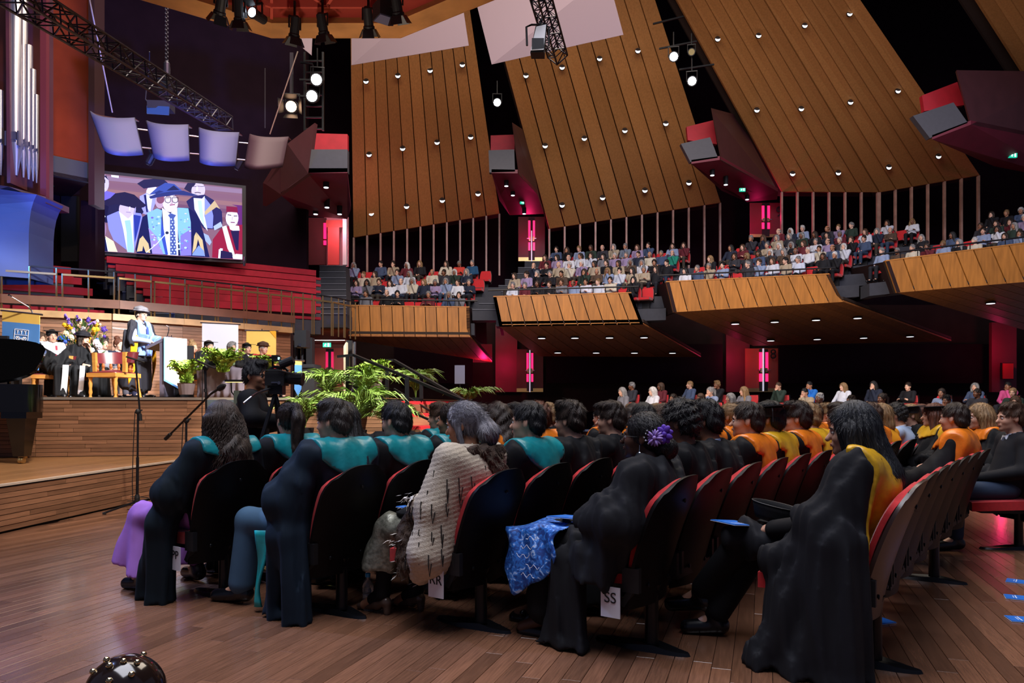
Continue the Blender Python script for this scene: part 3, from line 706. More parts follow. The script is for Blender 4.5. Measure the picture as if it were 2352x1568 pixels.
# ================================================================= hung from the roof
# timber ring with red coffers
hl = thing('lighting_ring', 'big timber ring with red coffers hanging over the stage', 'ceiling ring', (-3.2, 9.85, 0))
NR = 10; R0 = 3.78
ring = [(math.cos(math.radians(90 + 36 * k + 18)), math.sin(math.radians(90 + 36 * k + 18))) for k in range(NR)]
z0, z1 = 7.95, 8.2
for k in range(NR):
    a, c = ring[k], ring[(k + 1) % NR]
    pr = [(R0, z0), (R0 + .02, z0 + .0), (R0 + .3, z1 + .1), (R0 - .25, z1), (R0 - .3, z0 + .12)]
    b = MB(); vs = [(a[0] * r, a[1] * r, z) for r, z in pr] + [(c[0] * r, c[1] * r, z) for r, z in pr]
    n = len(pr); b.add(vs, [tuple(range(n)), tuple(range(2 * n - 1, n - 1, -1))] + [(i, n + i, n + (i + 1) % n, (i + 1) % n) for i in range(n)])
    b.build('ring_segment', M_HALO, hl)
    b = MB(); b.prism([(a[0] * .3, a[1] * .3, 8.75), (c[0] * .3, c[1] * .3, 8.75), (c[0] * (R0 - .24), c[1] * (R0 - .24), 8.19), (a[0] * (R0 - .24), a[1] * (R0 - .24), 8.19)], (0, 0, .1)); b.build('coffer', M_COFFER, hl)
    b = MB()
    b.bar((a[0] * .3, a[1] * .3, 8.55), (a[0] * (R0 - .3), a[1] * (R0 - .3), 8.26), .05, .26)
    for rr, zz in ((R0 - .75, 8.24), (R0 - 1.7, 8.34)):
        b.bar((a[0] * rr, a[1] * rr, zz), (c[0] * rr, c[1] * rr, zz), .05, .26)
    mid = ((a[0] + c[0]) / 2 * (R0 - .75), (a[1] + c[1]) / 2 * (R0 - .75), 8.24)
    b.bar((a[0] * (R0 - 1.7), a[1] * (R0 - 1.7), 8.34), mid, .05, .24); b.bar((c[0] * (R0 - 1.7), c[1] * (R0 - 1.7), 8.34), mid, .05, .24)
    b.build('coffer_rib', M_COFFRIB, hl)

def stage_lamp(label, px, py, Y, tgt, s=.8, lens=None, group='stage lamps on the timber ring', doors=True, stem=0.35):
    c = P(px, py, Y); t = thing('stage_spotlight', label, 'spotlight', c, 0, group)
    d = (Vector(tgt) - c).normalized(); M = d.to_track_quat('Z', 'Y').to_matrix()
    MB().lathe([(.05 * s, -.26 * s), (.095 * s, -.22 * s), (.1 * s, .1 * s), (.12 * s, .12 * s), (.12 * s, .17 * s)], n=14, M=M).build('can', M_BLACK, t)
    MB().lathe([(.095 * s, .155 * s), (.095 * s, .175 * s)], n=14, M=M).build('lens', lens or mat('lens_dark', H('#1a1c22'), .1), t)
    b = MB()
    if doors:
        for k in range(4):
            Rk = M @ Matrix.Rotation(k * math.pi / 2, 3, 'Z')
            q = [Rk @ Vector(p) * s for p in ((-.1, .12, .17), (.1, .12, .17), (.13, .2, .33), (-.13, .2, .33))]
            b.prism(q, (Rk @ Vector((0, .008, 0))))
        b.build('barn_door', M_IRON, t)
    y = MB(); side = (M @ Vector((1, 0, 0)))
    for sg in (-1, 1): y.bar(side * .12 * s * sg, side * .12 * s * sg + Vector((0, 0, .24 * s)), .025)
    y.bar(side * -.13 * s + Vector((0, 0, .24 * s)), side * .13 * s + Vector((0, 0, .24 * s)), .03); y.bar((0, 0, .24 * s), (0, 0, (.24 + stem) * s), .035)
    y.build('yoke', M_IRON, t)
    return t
ON = mat('lens_cool', H('#ffffff'), .3, emit=(.75, .85, 1.0, 1), es=9)
stage_lamp('black stage lamp in the thick cluster at the left end of the ring', 507, 12, 11.6, (-7, 15, 2))
stage_lamp('black stage lamp pointing down next to the clustered lamps', 549, 28, 12.2, (-4.6, 13.4, 4))
stage_lamp('lit stage lamp glowing blue-white on the ring', 591, 36, 12.4, (-7, 4, 7), .8, ON)
stage_lamp('black stage lamp hanging lowest from the ring above the cable', 677, 66, 12.6, (-4.2, 13.4, 5))
stage_lamp('black stage lamp with spread doors below the coffer corner', 741, 60, 12.6, (-2.9, 13.6, 5))
stage_lamp('black stage lamp at the joint of the timber ring', 846, 46, 12.4, (-2.4, 14, 5))
stage_lamp('black stage lamp at the right end of the ring beside the box', 912, 14, 11.8, (-1.5, 13, 5))
bx = thing('lamp_box', 'dark box with flat slate face hung under the ring', 'lamp', P(884, 34, 12.0))
MB().box((0, 0, .05), (.3, .3, .26), .6).build('body', M_BLACK, bx)
MB().box((.0, -.02, -.09), (.26, .26, .02), .6).build('face', mat('slate', H('#4a4c66'), .5), bx)
MB().box((.1, -.1, .22), (.12, .06, .05), .5).build('bracket', M_STEEL, bx)

# side lamps glaring between the wall and the first panel
HOT = M_LAMPW
stage_lamp('upper of the two glaring white lamps near the first timber panel', 729, 184, 26, (-3, 0, 3), 1.9, HOT, 'lamps on the side ladder', False)
stage_lamp('lower of the two glaring white lamps near the first timber panel', 719, 222, 26, (-3.5, 0, 3), 1.9, HOT, 'lamps on the side ladder', False)
stage_lamp('amber glowing lamp above the maroon box flank', 672, 246, 25.5, (-4, 0, 3), 1.9, M_LAMPA, 'lamps on the side ladder')
stage_lamp('bare white lamp in the gap between first and second timber panels', 1142, 236, 30, (0, 0, 3), 1.5, HOT, 'lamps in the panel gaps', False)
stage_lamp('upper bare white lamp in the gap before the widest panel', 1547, 131, 28, (1, 0, 3), 1.6, HOT, 'lamps in the panel gaps', False)
stage_lamp('lower bare white lamp in the gap before the widest panel', 1589, 187, 28, (1, 0, 3), 1.6, HOT, 'lamps in the panel gaps', False)
stage_lamp('unlit lamp beside the upper bare lamp in the gap', 1588, 120, 28, (1, 0, 3), 1.2, mat('lens_dim', H('#a09060'), .3), 'lamps in the panel gaps', False)
for k, (x, y0, x1, y1, Y) in enumerate(((690, 143, 718, 147, 26), (688, 183, 720, 184, 26), (684, 220, 715, 222, 26), (1500, 55, 1570, 38, 29), (1514, 112, 1600, 95, 29), (1560, 160, 1640, 148, 29))):
    MB().bar(P(x, y0, Y), P(x1, y1, Y), .06).build('lamp_pipe', M_IRON, label='dark pipe %s' % ['holding nothing, topmost at the side ladder', 'behind the upper glaring lamp', 'behind the lower glaring lamp', 'topmost in the gap before the widest panel', 'by the upper bare lamp before the widest panel', 'by the lower bare lamp before the widest panel'][k], cat='pipe')
lad = thing('lamp_ladder', 'dark ladder rig behind the glaring side lamps', 'rig')
b = MB()
for x in (700, 742): b.bar(P(x, 300, 26.4), P(x, 120, 26.4), .07)
for y in range(140, 300, 26): b.bar(P(700, y, 26.4), P(742, y, 26.4), .05)
b.build('frame', M_IRON, lad)

# lattice trusses
def truss(name, label, A, B, w, h, bays, r=.02, cross=True, up=Vector((0, 0, 1))):
    t = thing(name, label, 'truss'); d = (B - A).normalized(); s = d.cross(up).normalized(); u = s.cross(d)
    off = [s * w / 2 + u * h / 2, -s * w / 2 + u * h / 2, -s * w / 2 - u * h / 2, s * w / 2 - u * h / 2]
    for o_ in off: MB().tube([A + o_, B + o_], r, 6).build('chord', M_IRONB, t)
    br = MB()
    for i in range(bays):
        p, q = lerp(A, B, i / bays), lerp(A, B, (i + 1) / bays)
        for k in range(4):
            o1, o2 = off[k], off[(k + 1) % 4]
            if k == 1 and not cross: pass
            br.tube([p + (o1 if i % 2 else o2), q + (o2 if i % 2 else o1)], r * .6, 5)
            br.tube([p + o1, p + o2], r * .5, 5)
    for k in range(4): br.tube([B + off[k], B + off[(k + 1) % 4]], r * .7, 5)
    br.build('bracing', M_IRONB, t)
    return t
M_IRONB = mat('truss_metal', H('#3a3a44'), .35, metal=.6)
truss('lighting_truss', 'long black lattice truss slanting down over the organ side', P(20, -22, 9.2), P(516, 283, 16.2), .34, .28, 18, .022)
truss('lighting_truss', 'short black lattice truss hanging at the top before the white sheets', P(1232, -40, 9.4), P(1281, 130, 10.6), .2, .2, 9, .014, up=Vector((0, 1, 0)))
ch = thing('hoist_chain', 'black chain hoist holding the slanting truss', 'chain')
b = MB()
for i in range(44):
    y = -30 + i * 4.6; p = P(383, y, 14.4); rr = .028
    b.tube([p + Vector((rr * math.cos(a) * (i % 2), rr * math.cos(a) * ((i + 1) % 2), .03 * math.sin(a))) for a in [k * math.pi / 4 for k in range(9)]], .008, 5, False)
b.build('links', M_IRONB, ch)
MB().lathe([(.02, -.2), (.06, -.12), (.06, .1), (.02, .16)], P(383, 158, 14.4), 10).build('hook', M_IRONB, ch)
MB().box(P(379, 200, 14.3), (.2, .2, .28)).build('clamp', M_IRON, ch)
for q in (P(363, 195, 14.2), P(398, 200, 14.6)): MB().bar(P(383, 165, 14.4), q, .03).build('sling', M_IRON, ch)
# moving lamp beside the short truss
ml = thing('moving_lamp', 'grey and black moving-head lamp beside the short hanging truss', 'lamp', P(1238, 98, 9.9))
MB().hexa([(-.12, -.12, -.19), (.06, -.14, -.19), (.08, .1, -.17), (-.1, .1, -.17), (-.05, -.1, .17), (.1, -.1, .2), (.1, .1, .18), (-.04, .1, .16)]).build('body', M_BLACK, ml)
MB().prism([(-.115, -.135, -.17), (.055, -.155, -.17), (.09, -.115, .18), (-.04, -.115, .15)], (0, -.012, 0)).build('white_face', mat('lamp_face', H('#d8d6dc'), .4, emit=(.8, .8, .85, 1), es=.25), ml)
MB().box((-.02, -.15, -.09), (.16, .03, .14), 0).build('shade', M_IRON, ml)
b = MB(); b.tube([(-.16, -.02, -.05), (-.17, -.02, .2), (-.1, 0, .24), (.02, 0, .24)], .014, 6); b.tube([(.13, -.02, -.05), (.13, -.02, .2), (.02, 0, .24)], .014, 6); b.tube([(.0, 0, .24), (.05, 0, .33)], .02, 6); b.build('yoke', M_IRON, ml)
# four curved reflectors on rods
def reflector(label, TL, TR, BR, BL, Y, sag, dz=0.5):
    q = [P(*TL, Y[0]), P(*TR, Y[1]), P(*BR, Y[1] - dz), P(*BL, Y[0] - dz)]
    t = thing('curved_reflector', label, 'reflector', (0, 0, 0), 0, 'curved reflectors over the stage')
    def fn(u, v):
        p = lerp(lerp(q[3], q[2], u), lerp(q[0], q[1], u), v)
        k = 4 * u * (1 - u); return p + Vector((0, -.3 * k, -sag * k))
    MB().slab(fn, 12, 6, lambda u, v: (0, .06, .03)).build('sheet', mat('reflector_grey' if 'fourth' not in label else 'reflector_maroon', H('#484a66') if 'fourth' not in label else H('#3c2630'), .6), t, smooth='all')
    top = MB(); top.slab(lambda u, v: lerp(fn(u, 1), lerp(q[0], q[1], u) + Vector((0, .25, .02)), v), 12, 1, lambda u, v: (0, 0, -.02)); top.build('top_rim', M_MAROON, t)
    return q
A1 = reflector('first curved reflector, at the organ end of the four', (205, 255), (307, 270), (327, 356), (236, 340), (16.5, 16.8), .18)
A2 = reflector('second curved reflector, below the small hanging projector', (335, 277), (431, 286), (434, 369), (352, 360), (17, 17.3), .15)
A3 = reflector('third curved reflector, below the end of the long truss', (456, 293), (548, 304), (540, 381), (458, 372), (17.5, 17.9), .14)
A4 = reflector('fourth curved reflector, maroon shaded, beside the maroon box flank', (573, 308), (662, 314), (648, 384), (560, 385), (18, 18.4), .15)
rd = thing('reflector_rods', 'pairs of thin metal rods linking the curved reflectors', 'rods')
for a, c in ((A1, A2), (A2, A3), (A3, A4)):
    for t in (.75, .25):
        MB().tube([lerp(a[2], a[1], t) + Vector((-.1, .1, 0)), lerp(c[3], c[0], t) + Vector((.1, .1, 0))], .02, 6).build('rod', M_STEEL, rd)
for nm, a, c in (('pale cable slanting down to the first curved reflector', P(204, -10, 15), P(258, 258, 16.6)), ('thin cable slanting down to the fourth curved reflector', P(684, 118, 17.5), P(620, 308, 18.2))):
    MB().tube([a, c], .014, 6).build('cable', mat('cable_pale', H('#a89888'), .4), label=nm, cat='cable')
pj = thing('projector', 'small dark hanging display with a lit blue face under the truss', 'projector', P(365, 250, 15.4))
MB().box((0, .1, .08), (.46, .3, .16), .1).build('body', M_BLACK, pj)
MB().prism([(-.22, -.07, -.12), (.23, -.07, -.15), (.23, -.05, .03), (-.23, -.05, .05)], (0, .03, 0)).build('face', mat('proj_face', H('#152040'), .3, emit=(.02, .05, .16, 1), es=1.2), pj)
MB().tube([(-.2, 0, .1), (-.28, 0, .2), (-.25, 0, .5), (-.1, -.2, .75), (.05, -.5, .95)], .012, 6).build('cable', M_BLACK, pj)
for px, py, Y, lb in ((346, 366, 16.8, 'first'), (549, 378, 18, 'second')):
    c = thing('small_spotlight', 'small black lamp below the curved reflectors, %s from the organ' % lb, 'spotlight', P(px, py, Y))
    MB().lathe([(.05, -.14), (.08, -.1), (.08, .12)], n=10, M=Matrix.Rotation(.5, 3, 'Y')).build('can', M_BLACK, c)
    MB().bar((0, 0, .1), (-.05, 0, .3), .03).build('yoke', M_IRON, c)

# ================================================================= the lit screen
scr = thing('video_screen', 'large lit screen showing robed people in caps', 'screen')
SC4 = [P(228, 398, 22.0), P(556, 432, 23.85), P(556, 597, 23.85), P(227, 577, 22.0)]   # TL TR BR BL
sn = (SC4[1] - SC4[0]).cross(SC4[3] - SC4[0]).normalized()
if sn.y > 0: sn = -sn
b = MB(); gx = (SC4[1] - SC4[0]).normalized() * .12; gz = Vector((0, 0, .1))
b.prism([SC4[0] - gx + gz - sn * .03, SC4[1] + gx + gz - sn * .03, SC4[2] + gx - gz - sn * .03, SC4[3] - gx - gz - sn * .03], -sn * .15); b.build('frame', M_BLACK, scr)
class Pic:
    def __init__(s): s.b = MB(); s.mats = []; s.keys = {}; s.k = 0
    def uv(s, x, y):
        u = (x - 50) / 2205; v = (y - (55 + 228 * u)) / (1170 - 85 * u); u = min(max(u, 0), 1); v = min(max(v, 0), 1)
        return lerp(lerp(SC4[0], SC4[1], u), lerp(SC4[3], SC4[2], u), v)
    def poly(s, col, pts):
        if col not in s.keys:
            s.keys[col] = len(s.mats); s.mats.append(mat('screen_' + col, H('#000000'), .6, emit=(H(col)[0] * .9, H(col)[1] * .98, H(col)[2] * 1.25, 1), es=1.35, spec=0.1))
        s.k += 1; s.b.mi = s.keys[col]
        s.b.add([s.uv(x, y) + sn * (.0012 * s.k) for x, y in pts], [tuple(range(len(pts)))])
    def ell(s, col, x, y, rx, ry, n=18): s.poly(col, [(x + rx * math.cos(2 * math.pi * k / n), y + ry * math.sin(2 * math.pi * k / n)) for k in range(n)])
    def line(s, col, pts, w):
        for (x0, y0), (x1, y1) in zip(pts[:-1], pts[1:]):
            L = math.hypot(x1 - x0, y1 - y0) or 1; nx, ny = -(y1 - y0) / L * w / 2, (x1 - x0) / L * w / 2
            s.poly(col, [(x0 + nx, y0 + ny), (x1 + nx, y1 + ny), (x1 - nx, y1 - ny), (x0 - nx, y0 - ny)])
p = Pic()
p.poly('8c6270', [(50, 55), (2255, 283), (2262, 1368), (50, 1225)])
for i, (y, c) in enumerate(((150, '9a7a90'), (250, '8a5f70'), (350, 'a07070'), (470, '7a5068'), (600, '805060'), (730, '6a4458'))):
    p.poly(c, [(50, y - 70), (2255, y + 150), (2255, y + 215), (50, y)])
p.poly('6a2a70', [(2080, 530), (2255, 545), (2255, 900), (2190, 900), (2170, 560)])
p.poly('f4f6ff', [(220, 80), (330, 90), (330, 125), (225, 110)])
# person far left with glasses
p.ell('d8c8ea', 100, 210, 90, 140); p.poly('2a2340', [(50, 80), (150, 90), (185, 160), (130, 110), (50, 105)]); p.poly('7a6ae0', [(50, 400), (150, 320), (310, 360), (330, 520), (50, 520)])
p.line('1a1830', [(50, 150), (130, 150), (130, 200), (70, 205)], 12); p.ell('efe4f4', 90, 290, 50, 30)
# back row: two men in caps
p.ell('e8dcf0', 830, 350, 95, 110); p.poly('26234a', [(600, 210), (700, 150), (850, 130), (1010, 150), (1065, 200), (950, 250), (800, 270), (700, 285)])
p.poly('a8a4ea', [(640, 400), (740, 350), (900, 440), (800, 700), (640, 640)]); p.poly('f4f4ff', [(740, 360), (830, 420), (800, 640), (740, 560)]); p.poly('1c2360', [(700, 380), (735, 380), (765, 640), (740, 640)])
p.ell('dcc8d8', 1540, 310, 110, 130); p.poly('2a2548', [(1315, 290), (1370, 200), (1500, 195), (1480, 240), (1440, 270), (1420, 350)])
p.line('3a3050', [(1430, 252), (1500, 258), (1520, 252), (1600, 258), (1640, 250)], 7); p.line('5a4450', [(1480, 352), (1530, 344), (1580, 355)], 12); p.ell('f0e0e4', 1520, 290, 16, 40)
p.poly('28265a', [(1350, 480), (1460, 400), (1640, 380), (1800, 470), (1920, 640), (1930, 820), (1780, 900), (1640, 900), (1450, 700)])
p.poly('8f95e8', [(1640, 420), (1740, 540), (1780, 700), (1770, 890), (1660, 880), (1640, 640)]); p.poly('f2f4ff', [(1465, 430), (1600, 440), (1640, 400), (1640, 700), (1690, 930), (1590, 800), (1480, 600)])
p.poly('c9e4ef', [(1530, 470), (1590, 470), (1640, 880), (1560, 700)]); p.poly('d8b888', [(1640, 640), (1800, 470), (1890, 600), (1830, 570), (1650, 690)]); p.poly('b8c4d8', [(1780, 860), (1900, 790), (1930, 860), (1800, 920)])
# man at left with large cap
p.poly('1d1c44', [(60, 620), (200, 520), (640, 520), (700, 640), (560, 800), (140, 800)])
p.poly('8f90e6', [(160, 700), (340, 620), (660, 660), (680, 720), (560, 1240), (440, 1200), (260, 1060), (190, 900)])
p.ell('d9c2dc', 460, 600, 125, 140); p.poly('211c40', [(50, 500), (210, 430), (280, 360), (420, 340), (560, 380), (740, 540), (700, 570), (590, 590), (300, 520), (120, 560)])
p.poly('f2f4ff', [(335, 630), (470, 740), (545, 670), (545, 900), (560, 1250), (460, 1240), (400, 900)]); p.poly('a8d4ee', [(420, 770), (500, 760), (520, 900), (560, 1250), (460, 1240), (450, 950)])
p.line('a08aa8', [(440, 640), (510, 650)], 10); p.line('efe0ee', [(495, 560), (490, 620)], 18); p.poly('b0a0cc', [(585, 560), (580, 640), (540, 700), (560, 600)])
p.poly('2b3a9a', [(550, 680), (660, 700), (620, 900), (570, 1100)])
# lower left corner person
p.ell('a880a0', 85, 900, 70, 150); p.poly('141238', [(50, 500), (190, 560), (150, 780), (50, 790)]); p.poly('f4f6ff', [(50, 1070), (120, 1010), (200, 1080), (250, 1080), (320, 1240), (50, 1222)]); p.poly('101848', [(110, 1010), (140, 1020), (180, 1240), (110, 1230)])
p.line('f0e8d8', [(85, 610), (110, 600), (105, 660), (135, 720)], 22); p.poly('f4e0b8', [(140, 1000), (260, 1080), (320, 1240), (190, 1235)])
# red gown woman
p.poly('9c1c3c', [(1760, 1330), (1770, 1060), (1900, 900), (2020, 860), (2255, 840), (2262, 1368), (1850, 1340)])
p.ell('f2eaf4', 2085, 740, 105, 130); p.poly('8a1c40', [(1990, 560), (2170, 575), (2180, 660), (2080, 650), (1990, 650)]); p.poly('efe6f0', [(2030, 840), (2200, 860), (2210, 930), (2120, 940), (2050, 910)])
p.poly('241a48', [(2060, 930), (2200, 930), (2190, 1230), (2150, 1220)]); p.poly('efe4d4', [(1920, 870), (1990, 850), (2130, 1290), (2080, 1320), (2010, 1200)]); p.poly('241a48', [(1890, 1220), (2080, 1260), (2110, 1350), (1890, 1345)])
p.line('f4f0fa', [(1930, 1215), (1885, 1210), (1875, 1345)], 34); p.poly('f2ecf4', [(2090, 1310), (2150, 1280), (2255, 1290), (2260, 1365), (2100, 1355)])
p.line('503048', [(2010, 690), (2070, 700)], 12); p.line('503048', [(2110, 710), (2170, 710)], 12); p.line('8a4060', [(2060, 805), (2130, 808)], 14); p.line('c8a8b8', [(2090, 720), (2085, 770)], 10)
p.poly('a8b8e8', [(1590, 950), (1700, 1000), (1750, 1100), (1720, 1150), (1620, 1050)])
# the speaker in the middle
p.poly('141a50', [(580, 1200), (680, 720), (860, 610), (1380, 580), (1520, 680), (1620, 960), (1720, 1330), (600, 1270)])
p.poly('f6f4fc', [(975, 580), (1100, 670), (1210, 580), (1225, 1300), (1060, 1290), (1000, 900)])
p.poly('8fc2e8', [(750, 660), (900, 590), (975, 620), (965, 900), (1060, 1280), (830, 1270), (790, 1000)]); p.poly('a88fdc', [(770, 880), (880, 1000), (1000, 1280), (830, 1270), (800, 1040)])
p.poly('8ec6ec', [(1215, 580), (1380, 590), (1420, 800), (1430, 1300), (1260, 1300), (1215, 880)]); p.poly('8e7fe0', [(1260, 1000), (1425, 900), (1430, 1300), (1260, 1300)])
p.poly('3a52b8', [(965, 700), (1000, 900), (1070, 1285), (1030, 1285), (960, 1000)])
rp = random.Random(3)
for i in range(46):
    x = rp.uniform(780, 960) if i % 2 else rp.uniform(1235, 1410); y = rp.uniform(660, 1240); c = rp.choice(('c8f0ee', 'b8b4f4', '6f9fe0', '7a6ad8', 'e4f4ff'))
    if i % 2 and y > 800 and x < 760 + (y - 660) * .15: x += 60
    p.ell(c, x, y, rp.uniform(8, 24), rp.uniform(6, 16), 7)
p.poly('4a5ca0', [(1065, 700), (1110, 670), (1190, 700), (1160, 740), (1200, 1295), (1100, 1290), (1095, 740)])
for i in range(13):
    for j in range(2): p.ell('d4dcf4', 1115 + 50 * j + 18 * (i % 2), 760 + i * 42, 13, 13, 8)
p.ell('c8a4b8', 940, 500, 70, 100); p.ell('f0dce4', 1100, 520, 118, 140); p.ell('8a5068', 950, 470, 60, 60)
for x in (1065, 1175): p.line('20203a', [(x - 50, 445), (x + 45, 440), (x + 35, 505), (x, 520), (x - 40, 505), (x - 50, 445)], 9)
p.line('c89aa8', [(1115, 470), (1130, 530), (1100, 535)], 12); p.line('a86078', [(1090, 555), (1170, 545)], 16); p.line('6a5060', [(1030, 425), (1100, 420)], 12); p.line('6a5060', [(1140, 420), (1210, 415)], 12)
p.poly('2c3672', [(775, 430), (900, 380), (1100, 350), (1300, 340), (1530, 410), (1440, 420), (1200, 400), (960, 430), (800, 460)])
p.poly('3f52a0', [(780, 400), (900, 290), (1020, 220), (1160, 240), (1280, 340), (1100, 350), (900, 385)]); p.poly('1e2450', [(1040, 340), (1150, 260), (1240, 330)]); p.poly('2a3474', [(860, 370), (930, 335), (1000, 355), (880, 390)])
for q in ([(640, 1060), (690, 1010), (700, 1120), (680, 1240), (600, 1250)], [(690, 1020), (770, 1130), (800, 1270), (730, 1260), (690, 1150)], [(1440, 1280), (1470, 1020), (1500, 960), (1530, 1060), (1500, 1200)], [(1510, 970), (1600, 1080), (1640, 1330), (1570, 1200), (1530, 1070)]): p.poly('e4c48c', q)
p.poly('8aa0e0', [(1440, 1290), (1540, 1160), (1620, 1240), (1640, 1320), (1440, 1310)])
p.line('e8ecf8', [(740, 1265), (900, 1130), (1030, 985)], 13); p.ell('2a3050', 1050, 970, 26, 22)
p.b.build('picture', p.mats, scr)
for x in (224, 561): MB().box(P(x, 588 + (x > 300) * 12, 22.0 if x < 300 else 23.9), (.06, .06, .3)).build('bracket', M_STEEL, scr)
a_ = area('screen_glow', (SC4[0] + SC4[2]) / 2 + sn * .4, (SC4[0] + SC4[2]) / 2 + sn * 5, 4, 2.2, 60, (.75, .75, 1.0))

# ================================================================= organ
org = thing('pipe_organ', 'pipe organ washed in blue light at the side of the stage', 'organ')
OY = 17.6
quadwall('case_back', [P(-120, 428, OY + .5), P(105, 452, OY + .5), P(105, -80, OY + .5), P(-120, -80, OY + .5)], M_MAROON, (0, .3, 0), parent=org)
quadwall('case_side', [P(92, 455, OY - .3), P(106, 458, OY - .3), P(106, -80, OY - .3), P(92, -80, OY - .3)], mat('case_red', H('#5c2828'), .6, spec=0.1), (0, .12, 0), parent=org)
quadwall('case_divider', [P(16, 420, OY - .3), P(24, 420, OY - .3), P(20, -80, OY - .3), P(12, -80, OY - .3)], M_MAROON, (0, .6, 0), parent=org)
def organ_pipe(px, rpx, ytop, ymouth, yfoot, Y):
    a = P(px, yfoot, Y); m_ = P(px, ymouth, Y).z - a.z; t = P(px, ytop, Y).z - a.z; r = rpx * Y / F
    pr = [(r * .22, 0), (r * .97, m_ - .04), (r, m_), (r, t)]
    o = MB().lathe(pr, n=18).build('pipe', M_ORGANP, org, smooth=True); o.location = a
    mo = MB(); mo.box((0, -r * .92, m_ + r * .9), (r * 1.3, r * .3, r * 1.2)); mo.box((-r * .95, -r * .8, m_ + r * .5), (r * .25, r * .5, r * 2.2)); mo.box((r * .95, -r * .8, m_ + r * .5), (r * .25, r * .5, r * 2.2)); mo.box((0, -r * .9, m_ + r * .1), (r * 1.1, r * .25, r * .25))
    mo.build('mouth', mat('mouth_metal', H('#77747c'), .35, metal=.8), o)
organ_pipe(37, 15, -70, 330, 403, OY - .1); organ_pipe(54, 9, -70, 336, 408, OY); organ_pipe(66, 8.5, 105, 341, 412, OY); organ_pipe(76, 6.5, 160, 345, 416, OY); organ_pipe(84, 5, 218, 350, 420, OY)
organ_pipe(2, 6, 208, 330, 402, OY); organ_pipe(-14, 8, 150, 325, 400, OY); organ_pipe(-34, 9, 90, 320, 398, OY)
quadwall('ledge', [P(-120, 470, OY - .4), P(105, 466, OY - .6), P(105, 452, OY - .6), P(20, 428, OY - 1.0), P(-120, 410, OY - .4)], M_MAROON, (0, .9, 0), parent=org)
cons = mat('console_bluelit', H('#34426a'), .5, noise=.1, nscale=1.2)  # blue light on the timber console is put into its base colour
prof = [(0.0, 1.0), (.3, 1.0), (.55, 1.02), (.7, 1.1), (.82, 1.25), (.92, 1.5), (1.0, 1.85)]
b = MB(); cx = P(40, 600, OY - .8)
hgt = P(0, 452, OY - .8).z - cx.z
for (zf, sc) in prof:
    for sx, sy in ((-.95, -.05), (-.28, -.45), (.32, -.1), (.32, .8), (-.95, .8)):
        b.v.append((cx.x + (sx if sx < 0 else sx * sc ** .9), cx.y + sy * (sc if sy < 0 else 1), cx.z - .4 + (hgt + .4) * zf))
n = 5
for i in range(len(prof) - 1):
    for k in range(n): b.f.append((i * n + k, i * n + (k + 1) % n, (i + 1) * n + (k + 1) % n, (i + 1) * n + k)); b.m.append(0)
b.build('console', cons, org)
spot('console_uplight', (cx.x - .1, cx.y - 1.2, cx.z - .1), (cx.x + .1, cx.y, cx.z + .5), 16, (.45, .6, 1), 60)
spot('console_blue', (cx.x - 2.5, cx.y - 3.5, cx.z + 1), (cx.x, cx.y, cx.z + 1), 1500, (.03, .2, 1), 40)
# ================================================================= things on the stage
def crest(parent, M4, s, m):
    """shield emblem drawn with thin raised lines in the XY plane of M4, height about s"""
    b = MB()
    def ln(pts, w=.022):
        for p_, q_ in zip(pts[:-1], pts[1:]): b.bar((p_[0] * s, p_[1] * s, 0), (q_[0] * s, q_[1] * s, 0), w * s, .004, (0, 0, 1))
    ln([(-.36, .5), (.36, .5), (.36, .1), (.28, -.2), (.1, -.42), (0, -.5), (-.1, -.42), (-.28, -.2), (-.36, .1), (-.36, .5)])
    ln([(-.36, .27), (.36, .27)]); ln([(-.3, -.14), (0, .14), (.3, -.14)]); ln([(-.24, -.24), (0, 0), (.24, -.24)])
    for x in (-.2, 0, .2): ln([(x, .31), (x, .4), (x - .05, .46)]); ln([(x, .4), (x + .05, .46)])
    for x in (-.18, .18): ln([(x - .1, .14), (x - .04, .2), (x, .12), (x + .04, .2), (x + .1, .14), (x + .02, .04), (x, .0), (x - .02, .04), (x - .1, .14)], .03)
    ln([(-.08, -.12), (.08, -.12), (.04, -.2), (.05, -.3), (-.05, -.3), (-.04, -.2), (-.08, -.12)])
    for sx in (-1, 1): ln([(sx * .5, .04), (sx * .44, .0), (sx * .36, -.3), (sx * .2, -.46), (sx * .28, -.5), (sx * .46, -.32), (sx * .54, -.02), (sx * .5, .04)])
    o = b.build('crest', m, parent); o.matrix_local = M4; return o
M_WHITELINE = mat('white_line', H('#ffffff'), .5)

def banner(name, label, TL, TR, BR, BL, bands, Y, parent=None, point=0.0):
    q = [P(TL[0], TL[1], Y[0]), P(TR[0], TR[1], Y[1]), P(BR[0], BR[1], Y[1]), P(BL[0], BL[1], Y[0])]
    t = thing(name, label, 'banner') if parent is None else parent
    n = (q[1] - q[0]).cross(q[3] - q[0]).normalized()
    if n.y > 0: n = -n
    for (v0, v1, m) in bands:
        MB().prism([lerp(q[0], q[3], v0), lerp(q[1], q[2], v0), lerp(q[1], q[2], v1), lerp(q[0], q[3], v1)], -n * .012).build('cloth', m, t)
    if point: MB().prism([q[3], q[2], lerp(q[3], q[2], .55) + Vector((0, 0, -point))], -n * .012).build('cloth_tip', bands[-1][2], t)
    MB().tube([q[0] + (q[0] - q[1]).normalized() * .04 - n * .01, q[1] + (q[1] - q[0]).normalized() * .05 - n * .01], .016, 8).build('rod', M_STEEL, t)
    return t, q, n
